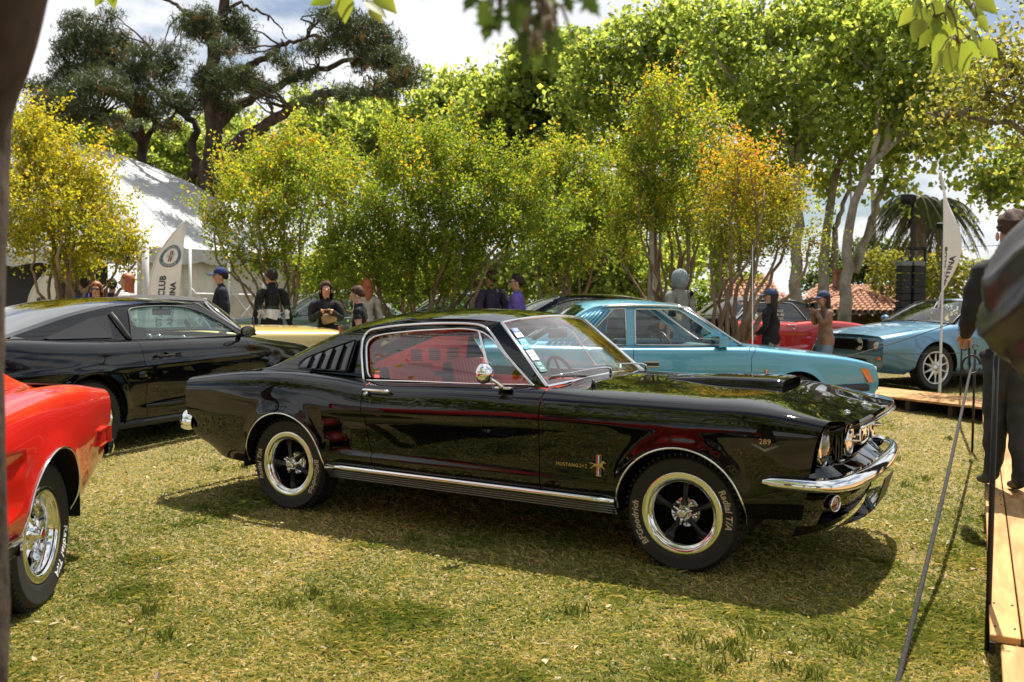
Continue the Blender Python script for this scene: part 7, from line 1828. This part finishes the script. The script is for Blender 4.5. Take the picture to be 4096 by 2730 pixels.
# ------------------------------------------------------------------ the visitors
def spot(x, ytop, d, cap=0.0):
    p = foot(x, d); return p, float(at(x, ytop, d)[2] - p[2] - cap)
VA = math.atan2(_fw[1], _fw[0])
navy_cloth = fabric('cloth_navy', (.012, .014, .022)); blk = fabric('cloth_black', (.010, .010, .012)); char = fabric('cloth_charcoal', (.035, .034, .036)); denim = fabric('denim_blue', (.10, .16, .24)); purple = fabric('cloth_purple', (.10, .065, .26)); dpurple = fabric('cloth_dark_purple', (.035, .026, .05)); hoodie = fabric('hoodie_grey', (.17, .165, .15)); hood_g = fabric('hood_grey', (.15, .175, .19)); brown_fl = fabric('fleece_brown', (.16, .10, .075)); cream_fl = fabric('fleece_cream', (.55, .46, .42)); cap_blue = fabric('cap_navy', (.012, .022, .085)); cap_denim = fabric('cap_denim', (.03, .05, .095)); blue_jk = fabric('jacket_blue', (.02, .045, .20)); grey_tr = fabric('trouser_grey', (.16, .155, .15)); white_c = fabric('cloth_white', (.48, .48, .50)); green_c = fabric('cloth_green', (.02, .045, .035)); beige = fabric('cloth_beige', (.28, .25, .22))
LEFT = VA + math.pi / 2
p, H = spot(509, 612, 14.6, .02)
person('bearded man in navy cap and dark jacket walking left by the marquee', p, LEFT + .35, min(H, 1.82), navy_cloth, fabric('trouser_dark', (.015, .016, .02)), hair=hair_dark, cap=cap_blue, armR=((-.05, -.165, .63), (-.02, -.175, .47)), armL=((-.03, .155, .63), (.05, .16, .48)), bulk=1.12, stride=.07)
p, H = spot(625, 617, 14.4)
person('young man in black jacket with green and white bands walking away', p, VA + .55, min(H, 1.80), blk, None, hair=hair_dark, stripes=[(.56, .635, white_c), (.635, .675, green_c)], armL=((-.02, .165, .62), (.0, .185, .47)), armR=((-.03, -.165, .62), (-.02, -.18, .47)), bulk=1.08, stride=.08)
p, H = spot(749, 646, 12.8)
person('visitor in long black coat holding up a phone to take a picture', p, VA + math.pi + .25, min(H, 1.72), blk, None, hair=hair_brown, hair_style='long', coat=(blk, .28), armL=((.05, .16, .655), (.17, .03, .735)), armR=((.05, -.16, .655), (.17, -.03, .735)), bulk=1.2, hold='phone')
b_ = thing('shoulder_bag', 'small tan bag on the chest of the photographing visitor in black coat', 'bag', tuple(p + np.array([0, 0, 1.05]) + rotz(VA + math.pi + .25) @ np.array([.19, .03, 0])), VA + math.pi + .25)
m = MB(); m.box((0, 0, 0), (.08, .20, .14), rotx(.3), bev=.03); m.obj('bag_body', fabric('bag_tan', (.20, .15, .10)), b_)
p, H = spot(826, 664, 12.0)
person('youth in black t-shirt looking left, arm bent', p, LEFT - .1, max(min(H, 1.62), 1.5), blk, None, hair=hair_brown, hair_style='short', sleeve='short', armL=((-.03, .15, .63), (.10, .13, .60)), armR=((-.04, -.15, .63), (.10, -.11, .58)), turn=.1, nod=.25, bulk=.92)
ph = thing('phone', 'phone in a pink case held low by the youth in black t-shirt', 'phone', tuple(p + np.array([0, 0, .60 * H]) + rotz(LEFT - .1) @ np.array([.19 , .20, .03])), LEFT + .6)
m = MB(); m.box((0, 0, 0), (.010, .076, .15), roty(.3), bev=.003); o = m.obj('phone_case', mat('phone_pink', (.50, .05, .10), .3), ph, smooth=False); m = MB(); m.box((-.007, 0, 0), (.003, .066, .138), roty(.3)); m.obj('phone_screen', mat('phone_screen', (.01, .012, .03), .1), o, smooth=False)
p, H = spot(843, 640, 14.6)
person('woman with long auburn hair in beige top seen from behind the youth', p, VA + .4, min(H, 1.68), beige, None, hair=hair_red, hair_style='long', bulk=1.0)
p, H = spot(1129, 622, 15.0)
person('man in dark plum jacket standing with his back turned beside the purple jacket', p, VA + .5, min(H, 1.78), dpurple, None, hair=hair_brown, turn=.5, bulk=1.25, armL=((-.03, .17, .62), (.06, .15, .55)), armR=((-.03, -.17, .62), (.06, -.15, .55)))
p, H = spot(1188, 630, 14.6)
person('man in sunglasses and bright purple jacket looking left', p, LEFT - .15, min(H, 1.74), purple, None, hair=hair_dark, glasses=True, bulk=1.18, turn=.25, armL=((-.03, .16, .63), (.06, .12, .55)), armR=((-.04, -.165, .62), (.05, -.13, .54)))
p, H = spot(1560, 620, 13.8)
person('person in pale grey hoodie with the hood up, standing behind the light blue coupe', p, VA + .6, min(H, 1.80), hoodie, grey_tr, hood=hood_g, hair_style=None, bulk=1.15, armL=((-.02, .165, .62), (.07, .12, .55)), armR=((-.02, -.165, .62), (.07, -.12, .55)))
p, H = spot(1773, 662, 13.3, .02)
girl = person('girl with long dark hair in navy cap and black hoodie with white back print', p, LEFT - .75, max(min(H, 1.62), 1.52), blk, grey_tr, hair=hair_dark, hair_style='long', cap=cap_denim, turn=.5, bulk=1.02, armL=((.0, .15, .63), (.09, .10, .56)), armR=((.0, -.15, .63), (.08, -.10, .54)))
for k, tx in enumerate(('SHELBY', 'RACING', 'TEAM', '65')):
    V, F = text_mesh(tx, .055, spacing=1.1); o = mk('back_print', np.stack([np.full(len(V), -.128 - .004 * k + .0), .03 - V[:, 0] * 1.0 - .05, V[:, 1] + 1.18 - k * .055], 1) * [1, 1, 1], F, white_paint, girl, smooth=False)
p, H = spot(1900, 680, 13.6, .02)
person('woman in navy cap and brown fleece aiming a camera beside the red convertible', p, LEFT + .15, 1.50, brown_fl, denim, hair=hair_dark, hair_style='long', cap=cap_denim, lean=.06, nod=.1, armL=((.08, .13, .68), (.13, .03, .80)), armR=((.07, -.14, .67), (.13, -.03, .80)), bulk=1.12)
c_ = thing('camera', 'black camera held to her face by the woman in brown fleece', 'camera', tuple(p + np.array([0, 0, 1.28]) + rotz(LEFT + .15) @ np.array([.20, 0, 0])), LEFT + .15)
m = MB(); m.box((0, 0, 0), (.06, .13, .09), bev=.01); o = m.obj('camera_body', mat('camera_black', (.01, .01, .011), .4), c_, smooth=False); V, F = lathe([(.001, -.0), (.036, 0), (.04, .08), (.034, .09), (.001, .085)], 16); mk('camera_lens', V[:, [1, 0, 2]] + [.03, 0, 0], F, mat('lens_black', (.005, .005, .005), .1), o)
p, H = spot(222, 647, 13.4)
person('woman in sunglasses with curly auburn hair under the yellow shrub', p, VA + math.pi + .2, max(min(H, 1.62), 1.5), dpurple, None, hair=hair_red, hair_style='long', glasses=True)
p, H = spot(196, 640, 14.6)
person('person in bright blue jacket half hidden by the yellow shrub', p, LEFT - .4, min(H, 1.70), blue_jk, None, hair=hair_dark, bulk=1.15)
p, H = spot(258, 640, 14.9)
person('person in dark violet jacket between the two auburn-haired women', p, VA + .3, min(H, 1.70), dpurple, None, hair=hair_dark, bulk=1.15)
p, H = spot(294, 628, 13.8)
person('woman with long auburn hair in cream fleece jacket, arms raised to her face', p, LEFT + .2, min(H, 1.74), cream_fl, None, hair=hair_red, hair_style='long', armL=((.07, .14, .66), (.15, .06, .74)), armR=((.07, -.14, .66), (.14, -.05, .74)), bulk=1.2)
# man on the walkway
p = at(2312, 1140, 5.95); p[2] = .20
person('man in black jacket and cargo trousers standing on the walkway, seen from behind', p, VA - .15, 1.80, fabric('jacket_black', (.016, .017, .019)), fabric('cargo_charcoal', (.026, .027, .028)), mat('sneaker_black', (.02, .02, .022), .6), hair=hair_brown, turn=-.1, nod=.25, bulk=1.15, armL=((.02, .165, .62), (.12, .13, .55)), armR=((.02, -.165, .62), (.12, -.13, .55)), stride=.05, stance=.55, sub=3, wrinkle=.004)
# sneaker soles
for (dx, dy, sg) in ((.10, .062, 1), (-.10, -.062, -1)):
    pass
# leather-jacketed visitor close at the right edge
leather = noisy('black_leather', (.014, .012, .011), (.026, .021, .018), 6, .30, 5, bump=.25, bscale=60, spec=.6, dist=.004)
d = 1.75
p = at(2845, 700, d); p[2] = .136
HD = VA + .35
def loc_of(x, y, dd, H=1.88):
    return tuple((rotz(-HD) @ (at(x, y, dd) - p)) / H)
person('visitor in shiny black leather jacket close by at the right edge', p, HD, 1.88, leather, fabric('trouser_black', (.010, .010, .011)), hair=hair_dark, bulk=1.15, armL=(loc_of(2322, 745, d - .02), loc_of(2500, 840, d + .10)), armR=((.0, -.19, .63), (.12, -.10, .60)), arm_r=1.6, sub=4, wrinkle=.006, wrinkle_scale=6.0, turn=-.4, folds=.013)
# ------------------------------------------------------------------ foreground trunk and hanging leaves
d = 1.55
tc_ = [at(-215, 2600, d), at(-184, 1600, d), at(-184, 1000, d), at(-182, 500, d), at(-180, 330, d), at(-164, 200, d), at(-134, 90, d), at(-112, -60, d), at(-70, -400, d)]
b = np.array([tc_[0][0], tc_[0][1], 0.0]); tc_[0] = b
t = thing('leaning_tree', 'dark bark trunk close at the left edge, leaning in at the top', 'tree', tuple(b))
C = cr(np.array(tc_), 60) - b; rad = np.interp(C[:, 2], [0, .6, 1.4, 1.75, 1.95, 2.4], [.150, .128, .122, .128, .150, .150])
T, X, Y = frames(C); n = 40; a = np.linspace(0, 2 * np.pi, n, endpoint=False); rg = np.random.default_rng(3)
bump = 1 + .035 * np.sin(a * 3 + 1)[None] + .05 * np.sin(C[:, 2] * 9)[:, None] * np.cos(a * 2)[None] + rg.normal(size=(60, n)) * .008
V = C[:, None] + (rad[:, None] * bump)[..., None] * (np.cos(a)[None, :, None] * X[:, None] + np.sin(a)[None, :, None] * Y[:, None])
F = [[i * n + j, i * n + (j + 1) % n, (i + 1) * n + (j + 1) % n, (i + 1) * n + j] for i in range(59) for j in range(n)]
mk('trunk', V.reshape(-1, 3), F, noisy('bark_near', (.022, .016, .012), (.085, .065, .05), 5, .9, 6, bump=.7, bscale=25, stretch=(1, 1, .5), spec=.15), t)


def leaf_shape(kind):
    if kind == 'lobed': half = [(0, 0), (.14, .05), (.34, .16), (.17, .28), (.50, .50), (.20, .54), (.22, .70), (.08, .84), (0, 1.05)]
    else: half = [(0, 0), (.12, .05), (.25, .18), (.31, .34), (.27, .52), (.17, .72), (.07, .88), (0, 1.0)]
    V, F = [], []
    for x, y in half: V.append((0, y, -.10 * y * y)); 
    k = len(half)
    for sg in (-1, 1):
        o0 = len(V)
        for x, y in half: V.append((sg * x, y, .35 * x - .10 * y * y - .3 * x * x))
        for i in range(k - 1):
            f = [i, i + 1, o0 + i + 1, o0 + i]; F.append(f if sg > 0 else f[::-1])
    return np.array(V), F


LM_SHADE = leaf_mat('shade_leaf', [(0, (.03, .06, .014)), (1, (.06, .10, .02))], .3)
LM_LIGHT = leaf_mat('light_leaf', [(0, (.12, .17, .028)), (1, (.22, .26, .05))], .5)
SHAPES = {}
for kd in ('lobed', 'ovate'):
    for nm, lm in (('shade', LM_SHADE), ('light', LM_LIGHT)):
        V, F = leaf_shape(kd)
        for q in range(3):
            o = mk('leaf', V, F, lm); set_tint(o.data, np.full(len(F), (.2, .5, .9)[q]), 1); SHAPES[kd, nm, q] = o.data; bpy.data.objects.remove(o)


def hanging(label, anchor, leaves, kd, nm, d, size, seed, group='leafy twigs hanging into the picture from above'):
    rg = np.random.default_rng(seed); A = at(*anchor); t = thing('hanging_twig', label, 'twig', tuple(A), 0, group)
    P = np.array([at(x, y, d * (1 + rg.uniform(-.06, .06))) for x, y, *_ in leaves]) - A
    mb = MB(); done = []
    mb.tube(np.array([[0, 0, .9], [0, 0, .3], [0, 0, 0]]), [.010, .007, .005], 6)
    for i, p in enumerate(P):
        c = np.zeros(3) if not done else min([np.zeros(3)] + done, key=lambda q: np.linalg.norm(q - p) + (q[2] < p[2]) * .3)
        mb.tube(cr(np.array([c, (c + p) / 2 + [0, 0, .03], p]), 6), [.004, .0035, .003, .0025, .002, .0016], 5); done.append(p)
    mb.obj('twig', bark_grey, t)
    for i, (p, l) in enumerate(zip(P, leaves)):
        ang_, sc_ = (l[2] if len(l) > 2 else rg.uniform(-.6, .6)), (l[3] if len(l) > 3 else 1.0)
        o = bpy.data.objects.new('leaf', SHAPES[kd, nm, int(rg.integers(0, 3))]); COL.objects.link(o); o.parent = t
        down = -_U * math.cos(ang_) + _R * math.sin(ang_); down = down + _fw * rg.uniform(-.35, .35); down /= np.linalg.norm(down)
        nrm = -_fw + rg.normal(size=3) * .45; x_ = np.cross(down, nrm); x_ /= np.linalg.norm(x_); z_ = np.cross(x_, down)
        s = size * sc_ * rg.uniform(.85, 1.15)
        o.matrix_local = Matrix(((x_[0] * s, down[0] * s, z_[0] * s, p[0]), (x_[1] * s, down[1] * s, z_[1] * s, p[1]), (x_[2] * s, down[2] * s, z_[2] * s, p[2]), (0, 0, 0, 1)))
    return t


hanging('dark lobed leaves hanging from above in the top middle', (1215, -40, 1.1),
        [(1125, 0, -.5, 1.1), (1150, 15, -.1, 1.15), (1170, -10, .3), (1130, 30, -.3), (1200, -15, -.2), (1235, -20, .1), (1262, -15, .2), (1290, -30, .6, .9), (1180, 10, .1, 1.1), (1215, 20, 0, 1.0), (1240, 30, -.1), (1255, 60, .2), (1205, 70, -.1, .9), (1230, 90, .1, .9), (1270, 70, .25, .9), (1310, 70, .5, .5), (1240, 120, -.15, .9), (1262, 120, .15, .9), (1215, 125, -.3, .7), (1335, -15, .7, .9), (1300, -10, .3, .8), (1100, -20, -.6), (1190, 100, -.5, .45), (1285, 95, .3, .6)], 'lobed', 'shade', 1.1, .033, 61)
hanging('pale green pointed leaves hanging into the top right corner', (2160, -40, 2.7),
        [(2110, -10, -.3), (2130, 20, -.4, 1.0), (2150, 40, -.2), (2175, 10, .2), (2200, -20, .5), (2190, 50, .2, 1.1), (2215, 60, .5), (2165, 75, -.2), (2140, 70, -.6, 1.0), (2205, 100, .3, 1.1), (2225, 90, .6, 1.0), (2180, 110, -.1), (2160, 120, -.4, .9), (2230, 20, .8, .9), (2245, 40, .9, .8), (2195, 130, .2, .8), (2100, 20, -.7, .8), (2235, -10, .9), (2150, 0, 0), (2120, 45, -.5, .9), (2255, 95, .7, .9), (2172, 55, .1, .9)], 'ovate', 'light', 2.7, .082, 62)
hanging('few bright leaves dipping in at the top left of centre', (800, -40, 2.4), [(765, -12, -1.1, .9), (800, 6, -1.0, 1.0), (835, 4, 1.0, 1.0), (850, 20, .7, .7), (790, -20, 0), (860, -20, .8)], 'ovate', 'light', 2.4, .075, 63)
hanging('pair of bright leaf tips at the top left beside the dark trunk', (265, -50, 2.4), [(255, -18, .1, .8), (272, -22, -.3, .7), (240, -20, -.6, .7)], 'ovate', 'light', 2.4, .065, 64)
# ------------------------------------------------------------------ mown grass, dry thatch, litter
def vnoise(x, y, s, seed):
    rg = np.random.default_rng(seed); G = rg.random((64, 64)); u = (x / s) % 63; v = (y / s) % 63; i, j = u.astype(int), v.astype(int); f, g = u - i, v - j; f = f * f * (3 - 2 * f); g = g * g * (3 - 2 * g)
    return (G[i, j] * (1 - f) + G[i + 1, j] * f) * (1 - g) + (G[i, j + 1] * (1 - f) + G[i + 1, j + 1] * f) * g
def dryness(x, y): return .5 * vnoise(x, y, 1.1, 1) + .3 * vnoise(x, y, .35, 2) + .2 * vnoise(x, y, .12, 3)


def grass_mat(name, ramp, tr=.3):
    return leaf_mat(name, ramp, tr, .6, 1.15)
LM_GRASS = grass_mat('grass_blade', [(0, (.07, .105, .022)), (.4, (.185, .222, .052)), (.68, (.34, .315, .105)), (1, (.58, .46, .22))])
rg = np.random.default_rng(17)
def scatter(n, d0, d1, pw, xl=-.66, xr=.62):
    u = rg.random(n); e = 1 - pw; dd = (d0 ** e + u * (d1 ** e - d0 ** e)) ** (1 / e); lx = rg.uniform(xl, xr, n) * dd
    h = np.array([_fw[0], _fw[1]]); h /= np.linalg.norm(h); rr_ = np.array([_r[0], _r[1]])
    return CAMP[:2] + h * dd[:, None] + rr_ * lx[:, None], dd
n = 295000
xy, dd = scatter(n, 2.5, 17.0, 1.15)
dk = dryness(xy[:, 0], xy[:, 1]); keep = (rg.random(n) > .15 * np.clip((dk - .5) * 5, 0, 1)) & ~((xy[:, 0] > 1.36 - .0515 * xy[:, 1] + .05) & (xy[:, 0] < 2.5)); xy = xy[keep]; dd = dd[keep]; dk = dk[keep]; n = len(xy)
tuft = np.clip((vnoise(xy[:, 0], xy[:, 1], .42, 9) - .70) * 6, 0, 1)
Hh = rg.uniform(.007, .022, n) * (1 + .7 * tuft); Wd = rg.uniform(.0020, .0042, n) * (1 + .035 * dd)
az = rg.uniform(0, 6.283, n); ln = rg.uniform(.4, 3.0, n)
base = np.stack([xy[:, 0], xy[:, 1], ground_z(xy[:, 0], xy[:, 1])], 1); dirn = np.stack([np.cos(az), np.sin(az), 0 * az], 1); sd = np.stack([-np.sin(az), np.cos(az), 0 * az], 1)
mid = base + np.array([0, 0, 1]) * (Hh * .62)[:, None] + dirn * (Hh * ln * .35)[:, None]; tip = base + np.array([0, 0, 1]) * (Hh * (1.0 - .25 * np.clip(ln - .6, 0, 1)))[:, None] + dirn * (Hh * ln)[:, None]
Wv = sd * Wd[:, None]
V = np.stack([base - Wv, base + Wv, mid + Wv * .8, tip, mid - Wv * .8], 1).reshape(-1, 3)
i0 = np.arange(n) * 5
F1 = np.stack([i0, i0 + 1, i0 + 2, i0 + 4], 1); 
F = np.stack([i0, i0 + 1, i0 + 2, i0 + 3, i0 + 4], 1)
o = mk('grass', V, F, LM_GRASS, None, smooth=False, kind='stuff')
set_tint(o.data, np.clip(rg.normal(.49, .20, n) + (dk - .47) * .9 + .14 * np.clip((5.2 - dd) / 2, 0, 1) - .15 * tuft + (rg.random(n) > .82) * .35, 0, 1), 1)
o['label'] = 'short mown grass with drier straw patches'
# flat dry litter: straw, leaf crumbs
n = 34000
xy, dd = scatter(n, 2.5, 14.0, 1.25); keep = rg.random(n) < .15 + .85 * np.clip((dryness(xy[:, 0], xy[:, 1]) - .40) * 4, 0, 1); keep &= ~((xy[:, 0] > 1.36 - .0515 * xy[:, 1] + .05) & (xy[:, 0] < 2.5)); xy = xy[keep]; dd = dd[keep]; n = len(xy)
pos = np.stack([xy[:, 0], xy[:, 1], ground_z(xy[:, 0], xy[:, 1]) + rg.uniform(.004, .014, n)], 1)
LM_LIT = grass_mat('dry_litter', [(0, (.10, .065, .03)), (.5, (.30, .22, .11)), (1, (.52, .44, .28))], .15)
d_ = rg.normal(size=(n, 3)) * [1, 1, .22]; d_ /= np.linalg.norm(d_, axis=1)[:, None]; s_ = np.cross(d_, [0, 0, 1.0]); s_ /= np.linalg.norm(s_, axis=1)[:, None]
big = rg.random(n) > .93; Lh = np.where(big, rg.uniform(.014, .030, n), rg.uniform(.006, .018, n))[:, None]; Wh = np.where(big, .011, .0032)[:, None] * rg.uniform(.7, 1.3, (n, 1)); up = np.array([0, 0, 1.0]) * Lh * .15
V = np.stack([pos - d_ * Lh, pos + s_ * Wh + up, pos + d_ * Lh, pos - s_ * Wh + up], 1).reshape(-1, 3)
o = mk('dry_litter', V, np.arange(n * 4).reshape(n, 4), LM_LIT, None, smooth=False, kind='stuff'); set_tint(o.data, np.clip(rg.normal(.55, .25, n), 0, 1), 1); o['label'] = 'scattered dry leaf crumbs and straw on the lawn'
# longer tufts, broad-leaved weeds
pts = []
for k in range(24):
    p, q = scatter(1, 2.7, 11, 1.2); pts.append(p[0])
px_t = [(1820, 1500), (1800, 1540), (1700, 1520), (1690, 1490), (1870, 1560), (1740, 1470), (1650, 1545), (1900, 1480), (1960, 1510), (2085, 1120), (2125, 1105), (2060, 1060), (330, 1420), (350, 1410), (1580, 1480), (1640, 1500)]
for x, y in px_t:
    r = ray(x, y); tt = -CAMP[2] / r[2]; pts.append((CAMP + r * tt)[:2])
pts = np.array(pts); nb = 42; K = len(pts); c = np.repeat(pts, nb, 0) + rg.normal(size=(K * nb, 2)) * .028; n = len(c)
ok = ~((c[:, 0] > 1.36 - .0515 * c[:, 1]) & (c[:, 0] < 2.6)); c = c[ok]; n = len(c)
az = rg.uniform(0, 6.283, n); Hh = rg.uniform(.02, .06, n); ln = rg.uniform(.1, .7, n); base = np.stack([c[:, 0], c[:, 1], ground_z(c[:, 0], c[:, 1])], 1); dirn = np.stack([np.cos(az), np.sin(az), 0 * az], 1); sd = np.stack([-np.sin(az), np.cos(az), 0 * az], 1) * .0024
mid = base + np.array([0, 0, 1]) * (Hh * .6)[:, None] + dirn * (Hh * ln * .3)[:, None]; tip = base + np.array([0, 0, 1]) * Hh[:, None] + dirn * (Hh * ln)[:, None]
V = np.stack([base - sd, base + sd, mid + sd * .8, tip, mid - sd * .8], 1).reshape(-1, 3); i0 = np.arange(n) * 5
o = mk('grass_tufts', V, np.stack([i0, i0 + 1, i0 + 2, i0 + 3, i0 + 4], 1), LM_GRASS, None, smooth=False, kind='stuff'); set_tint(o.data, np.clip(rg.normal(.18, .15, n), 0, 1), 1); o['label'] = 'taller dark green grass tufts dotted over the lawn'
